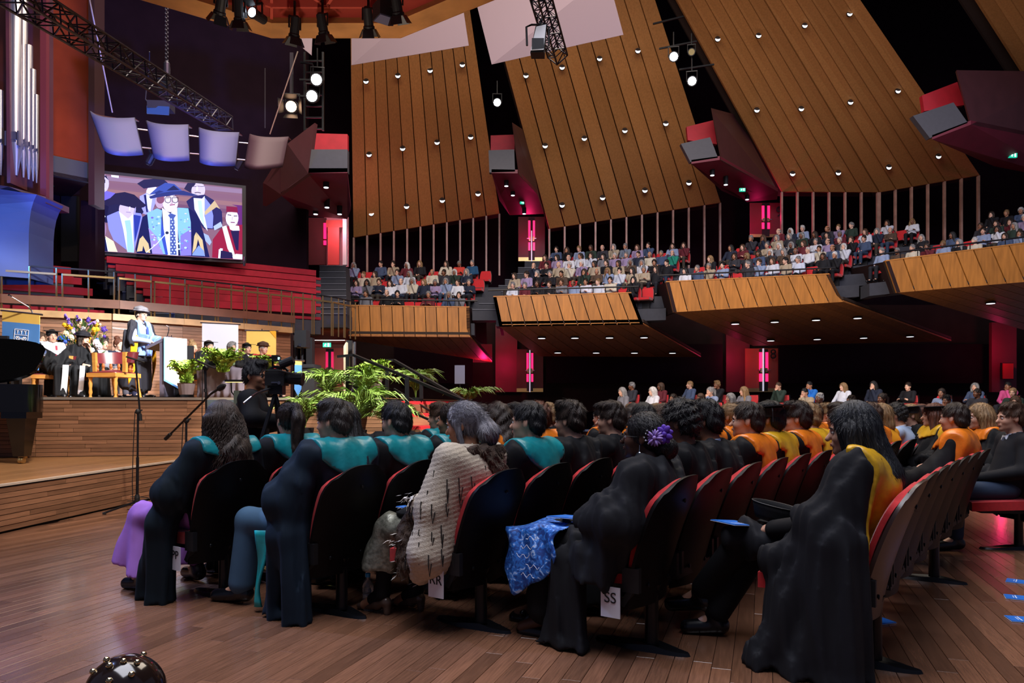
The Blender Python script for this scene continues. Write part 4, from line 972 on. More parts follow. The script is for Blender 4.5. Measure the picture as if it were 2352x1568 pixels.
# left lectern with the blue banner
t, q, n = banner('crest_banner', 'blue banner with yellow top and white crest behind the piano', (5, 713), (91, 722), (88, 850), (4, 850), ((0, .18, M_YELBAN), (.18, 1, M_BLUEBAN)), (13.2, 13.0))
crest(t, frame4(lerp(lerp(q[0], q[1], .52), lerp(q[3], q[2], .52), .5) + n * .008, q[1] - q[0], (0, 0, 1)), .42, M_WHITELINE)
MB().box(P(2, 850, 13.3), (.5, .4, 1.2)).build('lectern_body', M_BLACK, t)
gm = MB(); gm.tube([P(75, 719, 13.1), P(72, 712, 13.1), P(66, 705, 13.0), P(24, 680, 12.8)], .012, 6); gm.tube([P(26, 681, 12.8), P(20, 677, 12.75)], .02, 6)
gm.build('gooseneck_microphone', M_STEEL, label='thin gooseneck microphone rising behind the blue crest banner', cat='microphone')
# tall white banner and yellow banner on the rear wall
banner('white_banner', 'tall bright white banner before the timber wall', (464, 741), (547, 745), (547, 850), (464, 850), ((0, 1, M_WHITEBAN),), (17.2, 17.2))
t, q, n = banner('yellow_banner', 'yellow banner on a stand before the timber wall', (566, 759), (634, 760), (634, 870), (566, 870), ((0, 1, M_YELBAN),), (17.4, 17.4))
MB().prism([lerp(q[0], q[1], .78) + n * .006, q[1] + n * .006, lerp(q[1], q[2], .16) + n * .006], n * .004).build('corner_flash', mat('yel2', H('#e8a020'), .6), t)
MB().tube([lerp(q[0], q[1], .5) + Vector((0, .05, -1.2)), lerp(q[0], q[1], .5) + Vector((0, .05, .05))], .012, 6).build('stand', M_STEEL, t)
b = MB(); b.tube([P(258, 753, 16.0), P(292, 757, 16.2)], .012, 6); b.build('pole_white', M_WHITE, label='short white pole lying level before the timber wall beside flowers', cat='pole')
# hanging pennant by the loudspeakers
t, q, n = banner('pennant', 'narrow blue pennant with yellow top hung before the loudspeakers', (677, 827), (693, 828), (692, 893), (676, 893), ((0, .16, M_YELBAN), (.16, 1, M_BLUEBAN)), (13.0, 13.0), None, .13)
crest(t, frame4(lerp(lerp(q[0], q[1], .5), lerp(q[3], q[2], .5), .55) + n * .008, q[1] - q[0], (0, 0, 1)), .1, M_WHITELINE)

# lectern with the white banner
lc = thing('lectern', 'dark lectern with a white banner front where the capped speaker stands', 'lectern', P(378, 916, 13.6))
MB().box((.02, .1, .53), (.08, .5, 1.06)).build('side_panel', mat('lectern_grey', H('#4a4654'), .5), lc)
MB().box((.2, .3, .5), (.4, .06, 1.0)).build('back_panel', M_BLACK, lc)
MB().box((.16, .1, .02), (.5, .56, .04)).build('base', M_BLACK, lc)
MB().hexa([(-.26, -.16, .9), (.12, -.16, 1.08), (.12, .42, 1.08), (-.26, .42, .9), (-.27, -.16, .95), (.12, -.16, 1.14), (.12, .42, 1.14), (-.27, .42, .95)]).build('desk_top', mat('lectern_grey', H('#4a4654'), .5), lc)
bb = MB(); bb.prism([(.1, -.2, 1.12), (.42, -.02, 1.1), (.42, -.02, .14), (.1, -.2, .36)], (-.01, .02, 0)); bb.build('banner_front', M_WHITEBAN, lc)
bb = MB(); bb.prism([(.085, -.21, 1.12), (.1, -.2, 1.12), (.1, -.2, .36), (.42, -.02, .14), (.42, -.02, .1), (.085, -.21, .33)], (-.01, .02, 0)); bb.build('banner_border', M_BLUEBAN, lc)
bb = MB(); bb.tube([(.02, .1, 1.08), (.0, .1, 1.16), (.03, .1, 1.26), (.03, .1, 1.33), (-.01, .08, 1.36)], .009, 6); bb.tube([(.08, .1, 1.1), (.08, .1, 1.18)], .008, 6); bb.build('microphone', M_STEEL, lc)

# flower arrangement
fa = thing('flower_arrangement', 'tall arrangement of yellow, white and purple flowers on the stage', 'flowers', P(192, 800, 14.6))
r_ = random.Random(11)
FC = {'y': mat('petal_yellow', H('#f4b820'), .6), 'c': mat('petal_cream', H('#f6e2b0'), .6), 'w': mat('petal_white', H('#f4f2f6'), .6), 'p': mat('petal_purple', H('#4a2a8c'), .6), 'v': mat('petal_violet', H('#8a70c0'), .6), 'b': mat('petal_blue', H('#3a5ab8'), .6)}
def blossom(name, px, py, r, c):
    b = MB(); k = r * 14.6 / F
    for i in range(7):
        a = i * 2.4; b.ell((k * .5 * math.cos(a), -k * .2 + k * .1 * (i % 3), k * .5 * math.sin(a)), (k * .55, k * .5, k * .55), 7, 5)
    b.ell((0, -k * .3, 0), (k * .5, k * .5, k * .5), 7, 5)
    o = b.build(name, FC[c], fa, smooth='all'); o.location = P(px, py, 14.4 + r_.uniform(-.1, .3)) - fa.location
for px, py, r, c in ((184, 738, 7, 'c'), (192, 756, 6.5, 'w'), (196, 768, 8, 'c'), (164, 775, 7, 'c'), (152, 766, 7.5, 'c'), (168, 761, 5, 'w'), (148, 746, 5, 'y'), (156, 750, 7, 'y'), (163, 752, 5, 'y'), (221, 747, 6, 'y'), (217, 757, 6, 'y'), (214, 766, 5, 'y'), (224, 756, 5, 'y'), (179, 747, 3, 'c'), (178, 783, 5, 'y'), (200, 781, 7, 'y'), (206, 777, 4, 'y'), (176, 766, 5, 'p'), (180, 770, 4, 'p'), (232, 771, 5, 'c'), (238, 758, 5, 'p'), (240, 773, 4, 'p'), (204, 733, 5, 'p'), (202, 737, 4, 'p'), (222, 788, 9, 'w'), (228, 795, 8, 'w'), (212, 804, 6, 'w'), (224, 780, 4, 'b'), (150, 785, 5, 'b'), (210, 795, 5, 'b'), (165, 790, 5, 'c'), (170, 755, 3, 'v'), (224, 737, 4, 'c'), (230, 745, 3, 'c'), (215, 742, 4, 'v')):
    blossom('blossom', px, py, r, c)
for pts, c in ((((150, 725), (155, 732), (158, 740), (162, 746)), 'p'), (((153, 724), (156, 733), (160, 742)), 'v'), (((178, 728), (179, 735), (183, 732)), 'p'), (((206, 744), (212, 741), (217, 740)), 'v'), (((236, 755), (240, 752), (243, 757)), 'p')):
    b = MB()
    for (x, y) in pts:
        for k in range(5):
            p_ = P(x + r_.uniform(-3, 3), y + r_.uniform(-3, 3), 14.4 + r_.uniform(-.04, .04)) - fa.location; b.ell(p_, (.018, .018, .018), 6, 4)
    b.build('flower_spike', FC[c], fa)
lf = MB()
for i in range(150):
    a = r_.uniform(0, 6.28); u = r_.uniform(.3, 1); p_ = Vector((math.cos(a) * .36 * u, r_.uniform(-.15, .2), math.sin(a) * .42 * u + .12)); d = Vector((p_.x * .5 + r_.uniform(-.1, .1), r_.uniform(-.1, .1), .18 + p_.z * .3)).normalized(); s = Vector((d.z, 0, -d.x)).normalized()
    L = r_.uniform(.08, .2); lf.add([p_, p_ + d * L * .5 + s * .018, p_ + d * L, p_ + d * L * .5 - s * .018], [(0, 1, 2, 3)])
lf.build('foliage', mat('leaf_dark', H('#3f5a2a'), .5, rand=.4), fa, kind='stuff')
MB().lathe([(.1, -.62), (.16, -.4), (.13, -.25), (.2, -.05), (.18, 0)], n=16).build('vase', M_WHITE, fa)
MB().lathe([(.2, -1.05), (.16, -.62)], n=12).build('pedestal', M_BLACK, fa)

# carved chair with oxblood leather
def carved_chair(label, px, Y, rz):
    c = thing('carved_armchair', label, 'chair', Vector(((px - 1176) * Y / F, Y, SZ)), rz, 'carved oak chairs')
    for x, y in ((-.26, -.25), (.26, -.25)): MB().lathe([(.035, 0), (.02, .05), (.034, .1), (.024, .16), (.036, .26), (.026, .3), (.04, .36), (.04, .42)], (x, y, 0), 12).build('leg', M_OAK, c, smooth=True)
    for x in (-.25, .25): MB().tube([(x, .34, 0), (x, .28, .2), (x, .25, .44)], [.03, .03, .04], 8).build('leg', M_OAK, c)
    MB().box((0, 0, .4), (.6, .6, .07)).build('seat_rail', M_OAK, c)
    MB().slab(lambda u, v: ((u - .5) * .56, (v - .5) * .56, .45 + .05 * math.sin(math.pi * u) * math.sin(math.pi * v)), 8, 8, lambda u, v: (0, 0, -.04)).build('seat', M_OXBLOOD, c, smooth='all')
    b = MB()
    for a in range(9):
        th = math.radians(-10 + a * 25); p_ = (.29 * math.cos(th), .29 * math.sin(th) - .02); b.lathe([(.018, .46), (.03, .5), (.018, .53), (.03, .57), (.018, .62)], (p_[0], p_[1], 0), 8)
    b.build('spindles', mat('oak_dark', H('#8a4a20'), .35), c)
    MB().slab(lambda u, v: ((.31 + .05 * v) * math.cos(math.radians(-12 + 204 * u)), (.31 + .05 * v) * math.sin(math.radians(-12 + 204 * u)) - .02, .62 + .22 * v * (.75 + .25 * math.sin(math.pi * u))), 20, 3, lambda u, v: (.05 * math.cos(math.radians(-12 + 204 * u)), .05 * math.sin(math.radians(-12 + 204 * u)), 0)).build('backrest', M_OXBLOOD, c, smooth=True)
    for s in (-1, 1): MB().bar((s * .31, -.09, .45), (s * .32, -.1, .8), .05, .07).build('arm_post', M_OAK, c)
    return c
carved_chair('carved oak chair with empty oxblood leather seat beside the speaker', 262, 13.0, -0.25)
carved_chair('oak chair with leather arms under the man in the mortarboard', 118, 13.75, 0.5)
carved_chair('oak chair with leather arms beneath the large black cap', 176, 14.3, 0.5)

# grand piano
pn = thing('grand_piano', 'black grand piano with raised lid on the low platform', 'piano', (-7.12, 10.1, 0.48))
out = [(.74, -.15), (.72, 0), (.6, .2), (.36, .55), (-.2, .9), (-1.6, 1.1), (-2.3, .9), (-2.5, .3), (-2.4, -.35), (-1.2, -.5), (-.3, -.45), (.4, -.4), (.66, -.3)]
MB().prism([(x, y, .70) for x, y in out], (0, 0, .37)).build('case', M_PIANO, pn, smooth=True)
ld = MB(); q0 = [(0.26, .75), (.27, 1.0), (.2, 1.25), (.0, 1.5), (-.3, 1.62), (-1.2, 1.68), (-2.6, 1.7), (-2.6, 1.12), (-.9, 1.1), (-.35, 1.12), (-.05, 1.2)]
ol = []
for k in range(28):
    a = 2 * math.pi * k / 28; ca_, sa_ = math.cos(a), math.sin(a)
    ol.append((-.9 + 1.5 * (abs(ca_) ** .62) * (1 if ca_ > 0 else -1), 1.09 + .30 + .33 * (abs(sa_) ** .5) * (1 if sa_ > 0 else -1)))
ld.prism([(x, -.05 + (z - 1.1) * .8, z) for x, z in ol], (0, -.02, .03)); ld.build('lid', M_PIANO, pn, smooth=True)
MB().bar((.05, .3, 1.05), (.1, .25, 1.5), .03).build('lid_prop', M_PIANO, pn)
for x, y in ((.46, -.04), (-1.9, -.2), (-1.2, .9)):
    l = newobj('leg', None, pn); l.location = (x, y, 0)
    MB().hexa([(-.075, -.075, .1), (.075, -.075, .1), (.075, .075, .1), (-.075, .075, .1), (-.13, -.13, .62), (.13, -.13, .62), (.13, .13, .62), (-.13, .13, .62)]).box((0, 0, .66), (.34, .34, .09)).build('post', M_PIANO, l)
    b = MB(); b.lathe([(.04, -.02), (.045, 0), (.04, .02)], (.0, -.03, .045), 14, Matrix.Rotation(math.pi / 2, 3, 'Y')); b.lathe([(.04, -.02), (.045, 0), (.04, .02)], (.03, -.03, .045), 14, Matrix.Rotation(math.pi / 2, 3, 'Y')); b.box((.01, .0, .09), (.09, .06, .04)); b.build('caster', M_BRASS, l)

# microphone stands
def mic_stand(label, base, top, boomA, boomB, feet=True, tbar=None, mic=None, clutch=None):
    t = thing('microphone_stand', label, 'microphone stand'); bz = base.z
    b = MB(); b.tube([base + Vector((0, 0, .06)), lerp(base, top, .55)], .017, 8); b.tube([lerp(base, top, .5), top], .012, 8); b.build('pole', M_IRON, t)
    MB().lathe([(.03, .0), (.03, .12), (.022, .16)], base + Vector((0, 0, .06)), 10).build('hub', M_BLACK, t)
    if feet:
        for k in range(3):
            a = math.radians(200 + 120 * k); e = base + Vector((.36 * math.cos(a), .36 * math.sin(a), 0.012)); MB().tube([base + Vector((0, 0, .14)), e], .012, 6).build('leg', M_IRON, t)
            MB().tube([lerp(e, base, .1) + Vector((0, 0, .005)), e], .016, 6).build('rubber_foot', M_BLACK, t)
    MB().tube([boomA, boomB], .011, 8).build('boom', M_IRON, t)
    MB().ell(top, (.035, .03, .035), 8, 6).bar(top, top + Vector((.05, 0, .02)), .015).build('clutch', M_BLACK, t)
    MB().tube([boomA, lerp(boomA, boomB, .12)], .02, 8).build('counterweight', M_BLACK, t)
    if tbar: MB().tube(list(tbar), .011, 8).build('microphone_bar', M_BLACK, t)
    if mic:
        d = (mic[1] - mic[0]).normalized(); M = d.to_track_quat('Z', 'Y').to_matrix(); L = (mic[1] - mic[0]).length
        MB().lathe([(.012, 0), (.014, L * .5), (.03, L * .55), (.033, L * .8), (.015, L)], mic[0], 10, M).build('microphone', M_BLACK, t, smooth=True)
    c = MB(); c.tube([top + Vector((-.03, -.01, 0)), lerp(top, base, .3) + Vector((-.04, -.02, 0)), lerp(top, base, .7) + Vector((-.05, -.02, 0)), base + Vector((-.03, -.03, .02))], .005, 5)
    if feet: c.tube([base + Vector((.12 * math.cos(a) - .02, .06 + .08 * math.sin(a), .01 + .004 * i)) for i, a in enumerate([k * .5 for k in range(44)])], .005, 5)
    c.build('cable', M_BLACK, t)
    return t
bs = G(315, 1178); mic_stand('tall black microphone stand beside the platform edge, cable coiled at its base', bs, P(317, 945, bs.y), P(323, 966, bs.y), P(311, 828, bs.y), True, (P(290, 819, bs.y), P(332, 832, bs.y)))
b2 = Vector(((426 - 1176) * 8.2 / F, 8.2, 0)); mic_stand('black boom microphone stand angled towards the camera operator', b2, P(428, 965, 8.2), P(380, 1008, 8.2), P(486, 903, 7.8), True, None, (P(486, 903, 7.8), P(517, 884, 7.7)))
b3 = Vector(((478 - 1176) * 8.6 / F, 8.6, 0)); mic_stand('black microphone stand with crossbar behind the grey desk', b3, P(472, 845, 8.6), P(472, 900, 8.6), P(470, 840, 8.6), True, (P(450, 827, 8.6), P(495, 846, 8.5)))

# loudspeakers
sp = thing('loudspeaker_stack', 'black loudspeaker on pole stand next to the timber wall', 'loudspeaker')
a, c = P(676, 797, 14.5), P(703, 758, 14.5)
MB().prism([a, (c.x, 14.5, a.z), c, (a.x, 14.5, c.z)], (0, .3, 0)).build('cabinet', M_SPEAKER, sp)
MB().box(P(689, 792, 14.46), (.05, .02, .05)).build('badge', M_STEEL, sp)
MB().tube([P(680, 797, 14.7), P(680, 917, 14.7)], .03, 8).build('pole', M_IRON, sp); MB().tube([P(694, 797, 14.7), P(694, 917, 14.7)], .03, 8).build('pole', M_IRON, sp)
sb = thing('subwoofer', 'big black floor loudspeaker before the red doors', 'loudspeaker')
a, c = P(693, 915, 13.6), P(722, 836, 13.6); MB().prism([a, (c.x, 13.6, a.z), c, (a.x, 13.6, c.z)], (0, .5, 0)).build('cabinet', M_SPEAKER, sb)
MB().prism([P(696, 843, 13.58), P(720, 843, 13.58), P(720, 845, 13.58), P(696, 845, 13.58)], (0, .02, 0)).build('grille_bar', M_IRON, sb)
cu = quadwall('black_drape', [P(703, 918, 15.5), P(717, 918, 15.5), P(717, 775, 15.5), P(703, 775, 15.5)], M_BLACK, (0, .2, 0), label='tall black drape behind the loudspeakers', cat='drape')
mw = thing('stage_monitor', 'slanted floor monitor beside the fern at the stage end', 'loudspeaker')
q = [P(806, 905, 12.6), P(822, 905, 12.6), P(832, 868, 12.8), P(824, 866, 12.8)]; MB().prism(q, (.12, .35, 0)).build('cabinet', M_SPEAKER, mw)
MB().prism([q[0] + Vector((-.012, -.01, 0)), q[3] + Vector((-.012, -.01, 0)), q[3] + Vector((.11, .33, 0)), q[0] + Vector((.11, .33, 0))], (-.01, 0, .005)).build('grille', mat('grille_lilac', H('#7a62a0'), .5), mw)
sd = thing('scaffold_post', 'pale bracket box and steel post at the end of the stage', 'post')
MB().prism([P(789, 916, 13.2), P(795, 916, 13.2), P(795, 785, 13.2), P(789, 795, 13.2)], (0, .15, 0)).build('box_side', mat('box_pale', H('#c8b8a0'), .5), sd)
MB().tube([P(814, 917, 13.3), P(814, 785, 13.3)], .035, 8).build('post', M_STEEL, sd); MB().box(P(803, 845, 13.5), (.1, .1, 1.0)).build('black_column', M_BLACK, sd)

# draped table and the desk before the operator
tb = thing('draped_table', 'table under dark grey cloth on the stage with ferns at its ends', 'table')
a, c = P(452, 911, 13.4), P(560, 842, 13.4)
def drp(u, v):
    return (a.x + (c.x - a.x) * u, 13.4 + .03 * math.sin(u * 40) * (1 - v) + .02 * math.sin(u * 17 + v * 5), SZ + .02 + (c.z - SZ) * v)
MB().slab(drp, 40, 6, lambda u, v: (0, .03, 0)).build('cloth', mat('table_cloth', H('#6a6068'), .8), tb, smooth='all')
MB().prism([(a.x, 13.4, c.z), (c.x, 13.4, c.z), (c.x, 14.3, c.z), (a.x, 14.3, c.z)], (0, 0, .03)).build('top', M_BLACK, tb)
kb = thing('keyboard_case', 'long black case lying on the draped stage table', 'case')
MB().box(P(478, 834, 13.7), (.62, .35, .1), 0).build('body', M_BLACK, kb); MB().box(P(478, 829, 13.7) + Vector((0, 0, .02)), (.5, .3, .05)).build('lid', M_IRON, kb)
dk = thing('operator_desk', 'slanted grey-green desk panel before the camera operator', 'desk')
YD = 6.4; q = [P(538, 970, YD), P(612, 970, YD), P(594, 917, YD + .25), P(540, 917, YD + .25)]
MB().prism(q, (0, .06, -.05)).build('panel', mat('desk_green', H('#5a625c'), .5), dk)
MB().prism([P(533, 972, YD), P(614, 972, YD), P(614, 977, YD), P(533, 977, YD)], (0, .1, 0)).build('lip', mat('desk_dark', H('#3c423e'), .5), dk)
MB().box(P(546, 915, YD + .2), (.05, .06, .14)).build('clamp', mat('desk_clamp', H('#747c66'), .5), dk)
MB().box(((575 - 1176) * (YD + .2) / F, YD + .25, .55), (.08, .08, 1.0)).build('stand', M_IRON, dk)
MB().prism([P(476, 940, YD + .2), P(535, 970, YD + .2), P(538, 918, YD + .4), P(476, 918, YD + .4)], (0, .05, -.05)).build('side_panel', mat('desk_green', H('#5a625c'), .5), dk)
dl = thing('desk_lamp', 'slim black desk lamp bar glowing yellow below, before the operator', 'lamp')
MB().box(P(537, 874, YD + .2), (.155, .03, .018)).build('bar', M_BLACK, dl); MB().box(P(537, 877.5, YD + .19), (.145, .02, .004)).build('glow_strip', mat('glow_yellow', H('#f0d060'), .4, emit=(1, .75, .25, 1), es=2), dl)
MB().tube([P(531, 877, YD + .22), P(532, 900, YD + .22), P(545, 917, YD + .22)], .006, 6).build('stem', M_IRON, dl)

# video camera on its tripod
vc = thing('video_camera', 'black broadcast video camera with long lens on a tripod', 'camera')
YC = 6.2
def cb(x0, y0, x1, y1, Y, d, name, m, M=None):
    a, c = P(x0, y1, Y), P(x1, y0, Y); MB().box(((a.x + c.x) / 2, Y + d / 2, (a.z + c.z) / 2), (c.x - a.x, d, c.z - a.z)).build(name, m, vc)
cb(608, 853, 652, 885, YC, .14, 'body', M_BLACK); cb(616, 846, 640, 856, YC + .02, .1, 'top_block', M_BLACK)
MB().tube([P(650, 867, YC + .07), P(664, 868, YC + .07), P(665, 868, YC + .07), P(688, 870, YC + .07), P(696, 871, YC + .07)], [.045, .045, .052, .05, .058], 14).build('lens', M_BLACK, vc, smooth=True)
MB().box(P(683, 864, YC + .07), (.09, .12, .03)).build('matte_hood', M_BLACK, vc)
b = MB(); b.tube([P(620, 852, YC + .05), P(624, 845, YC + .05), P(630, 842, YC + .05), P(655, 845, YC + .05), P(662, 852, YC + .05)], .012, 6); b.tube([P(627, 843, YC + .05), P(626, 828, YC + .05)], .009, 6); b.build('handle', M_IRON, vc)
cb(624, 815, 638, 829, YC + .02, .07, 'monitor', M_BLACK); cb(618, 819, 642, 823, YC + .02, .05, 'monitor_bracket', M_IRON)
MB().box(P(640.5, 823, YC), (.008, .03, .02)).build('indicator', mat('cyan_led', H('#a0f0ff'), .3, emit=(.4, .9, 1, 1), es=2), vc)
MB().tube([P(644, 838, YC), P(674, 826, YC)], [.034, .036], 12).build('viewfinder', M_BLACK, vc)
b = MB(); b.tube([P(602, 866, YC - .02), P(602, 856, YC - .02), P(606, 850, YC - .02), P(640, 850, YC - .02), P(668, 856, YC - .02)], .005, 5); b.tube([P(640, 823, YC), P(650, 830, YC), P(652, 850, YC)], .005, 5); b.build('wiring', M_BLACK, vc)
MB().box(P(630, 878, YC - .006), (.05, .006, .012)).build('maker_plate', M_STEEL, vc); MB().lathe([(.014, 0), (.014, .006)], P(641, 879, YC - .005), 10, Matrix.Rotation(math.pi / 2, 3, 'X')).build('badge', M_STEEL, vc)
cb(618, 885, 648, 905, YC + .02, .1, 'tripod_head', M_IRON)
b = MB(); b.tube([P(620, 893, YC), P(590, 903, YC - .15), P(577, 912, YC - .25), P(560, 926, YC - .3)], .011, 8); b.build('pan_bar', M_STEEL, vc)
for k, (x, dy) in enumerate(((600, -.3), (655, .1), (630, .5))):
    g = Vector(((x - 1176) * YC / F + (-.2 if k == 0 else .25 if k == 1 else 0), YC + dy, 0.0)); MB().tube([P(632, 905, YC + .06), g], .018, 8).build('leg', M_IRON, vc)

# ---- plants
def fern(label, px, pyb, Y, h, spread, n, pot=True, seed=0):
    rr = random.Random(seed); c = P(px, pyb, Y); t = thing('potted_fern', label, 'plant', c, 0, 'stage ferns')
    if pot:
        MB().lathe([(.11, 0), (.15, .2), (.16, .2), (.13, .19)], n=14).build('pot', mat('pot_grey', H('#6a5c5c'), .6), t)
    b = MB()
    for i in range(n):
        a = rr.uniform(0, 6.28); L = rr.uniform(.6, 1.0) * spread; hh = h * rr.uniform(.55, 1.05)
        pts = []
        for k in range(7):
            f = k / 6; pts.append(Vector((math.cos(a) * L * f, math.sin(a) * L * f * .7, .2 + hh * math.sin(f * 1.9) / math.sin(1.57) * (1 if f < .8 else .97))))
        b.tube(pts, .004, 4, False)
        for k in range(1, 7):
            d = (pts[k] - pts[k - 1]).normalized(); s = Vector((-d.y, d.x, 0)).normalized() if abs(d.z) < .99 else Vector((1, 0, 0))
            for sg in (-1, 1):
                for e in (0, .33, .66):
                    p0 = lerp(pts[k - 1], pts[k], e); l = .1 * (1.15 - k / 7) * rr.uniform(.7, 1.2); tip = p0 + (s * sg + d * .5) * l + Vector((0, 0, rr.uniform(-.04, .02)))
                    w = d * .022; b.add([p0 - w * .5, p0 + w, tip + w * .3 + Vector((0, 0, .01)), tip - w * .3], [(0, 1, 2, 3)])
    b.build('fronds', M_FERN, t, kind='stuff')
    return t
fern('green fern in a pot right of the white lectern banner', 428, 906, 12.9, .42, .38, 46, True, 1)
fern('green fern spilling over the draped table before the camera operator', 512, 880, 13.2, .42, .42, 54, False, 2)
fern('bright fern by the top of the handrails', 858, 896, 12.4, .3, .36, 50, True, 3)
fern('fern partly hidden behind the video camera', 610, 880, 13.6, .3, .32, 36, False, 4)
def palm(label, px, py, Y, n, L, seed, zf=None, up=1.0):
    rr = random.Random(seed); c = P(px, py, Y) if zf is None else Vector(((px - 1176) * Y / F, Y, zf)); t = thing('palm_plant', label, 'plant', c, 0, 'palms round the stage steps')
    MB().lathe([(.1, -.22), (.14, 0.02), (.12, .02)], n=12).build('pot', M_BLACK, t)
    for i in range(n):
        a = 6.28 * i / n + rr.uniform(-.3, .3); l = L * rr.uniform(.7, 1.1); wd = rr.uniform(.35, 1.25); b = MB(); pts = []
        for k in range(8):
            f = k / 7; pts.append(Vector((math.cos(a) * l * (.25 * f + .6 * f * f) * wd, math.sin(a) * l * (.25 * f + .6 * f * f) * wd * .8, up * l * (1.5 * f - .95 * f * f))))
        b.tube(pts, .005, 4, False)
        for k in range(2, 8):
            d = (pts[k] - pts[k - 1]).normalized(); s = Vector((-d.y, d.x, 0)).normalized()
            for sg in (-1, 1):
                for e in (.0, .5):
                    p0 = lerp(pts[k - 1], pts[k], e); w = d * .013; ll = l * .38 * (1.1 - .6 * abs(f_ - .4) if (f_ := k / 7) else 1) * rr.uniform(.8, 1.15)
                    m1 = p0 + (s * sg * .7 + d * .7) * ll * .5 + Vector((0, 0, .03)); tip = p0 + (s * sg * .7 + d * .9) * ll + Vector((0, 0, -.1 * ll / .3))
                    b.add([p0 - w, p0 + w, m1 + w, m1 - w, tip], [(0, 1, 2, 3), (3, 2, 4)])
        b.build('palm_frond', M_PALM, t)
    return t
palm('palm arching over the stage edge before the red double doors', 752, 925, 12.1, 11, .75, 5)
palm('palm with broad leaves low behind the second head of the second row', 822, 990, 11.2, 15, .95, 6)
palm('palm filling the gap between ponytail and the man with teal hood', 700, 985, 11.0, 14, .75, 7)
palm('palm left of the red carpeted steps', 900, 1000, 11.4, 11, .7, 8)
palm('palm arching out above the top red step', 838, 925, 12.0, 12, .8, 10)
palm('dark leaved palm beyond the handrails', 955, 915, 13.6, 13, .8, 9)
palm('small palm at the foot of the far handrail', 1078, 935, 12.6, 10, .5, 12)
# ---- dark knob at the very front, its bright reflections made as small gold balls
kn = thing('glint_knob', 'dark round knob, its bright reflections made as beads, cut off by the bottom edge', 'post', (-1.045, 2.0, 0))
MB().ell((0, 0, .475), (.104, .104, .104), 28, 18).build('ball', mat('knob_dark', H('#1e1412'), .12, coat=.5), kn, smooth='all')
MB().lathe([(.06, 0), (.04, .05), (.035, .4)], n=16).build('column', mat('knob_dark', H('#1e1412'), .12, coat=.5), kn)
for th, ph in ((-1.9, .5), (-1.2, .35), (-2.6, .8), (-.9, .8), (-1.55, .9), (-2.1, 1.1), (-.5, .5), (-2.9, .45), (1.2, .6), (2.2, .8)):
    MB().ell((.106 * math.cos(th) * math.sin(ph), .106 * math.sin(th) * math.sin(ph), .475 + .106 * math.cos(ph)), (.009, .009, .009), 8, 6).build('glint_bead', mat('glint_gold', H('#e8d0a0'), .1, metal=1), kn, smooth='all')


# ---- water bottle
g = G(845, 1400); bt = thing('water_bottle', 'clear plastic water bottle with blue cap standing on the floor', 'bottle', g)
MB().lathe([(.03, 0), (.033, .008), (.033, .05), (.031, .055), (.033, .06), (.033, .1), (.031, .105), (.033, .11), (.033, .15), (.026, .178), (.014, .195), (.013, .205)], n=20).build('body', M_GLASSP, bt, smooth=True)
MB().lathe([(.029, .003), (.031, .1)], n=20).build('water', mat('water', (.8, .9, 1, 1), .02, trans=1.0), bt, smooth=True)
MB().lathe([(.016, .203), (.016, .225), (.014, .227)], n=16).build('cap', mat('cap_blue', H('#2a9ad8'), .4), bt)
# ---- booklets on the floor
def booklet(label, px, py, w, l, rz, z=0.002, up=None):
    g = G(px, py) + Vector((0, 0, z)) if up is None else up
    t = thing('programme_booklet', label, 'booklet', g, rz, 'blue programme booklets')
    MB().box((0, 0, .004), (w, l, .006)).build('cover', M_BLUEPAPER, t); MB().box((0, 0, .0015), (w + .003, l + .003, .002)).build('pages', M_PAPER, t)
    b = MB(); b.box((0, l * .2, .0075), (w * .7, .006, .001)); b.box((0, l * .27, .0075), (w * .5, .004, .001)); b.build('title_print', M_PAPER, t)
    return t
booklet('blue booklet lying under the last chair, behind its pole', 2003, 1423, .15, .21, .3)
booklet('blue booklet peeking from under the long black gown', 1943, 1460, .15, .21, .9)
booklet('blue booklet on the floor below the second chair of the gown row', 2135, 1250, .15, .21, .2)
for i, (x, y) in enumerate(((2350, 1338), (2350, 1375), (2360, 1425))): booklet('%s booklet lying at the cut-off edge of the bare floor' % ['farthest', 'middle', 'nearest'][i], x, y, .12, .2, .9 + .2 * i)
b_ = MB(); b_.box((0, 0, .12), (.01, .1, .2)); g = G(1968, 1400); o_ = b_.build('paper_bag', M_PAPER, label='pale card standing on the floor behind the seated woman in black', cat='card'); o_.location = g
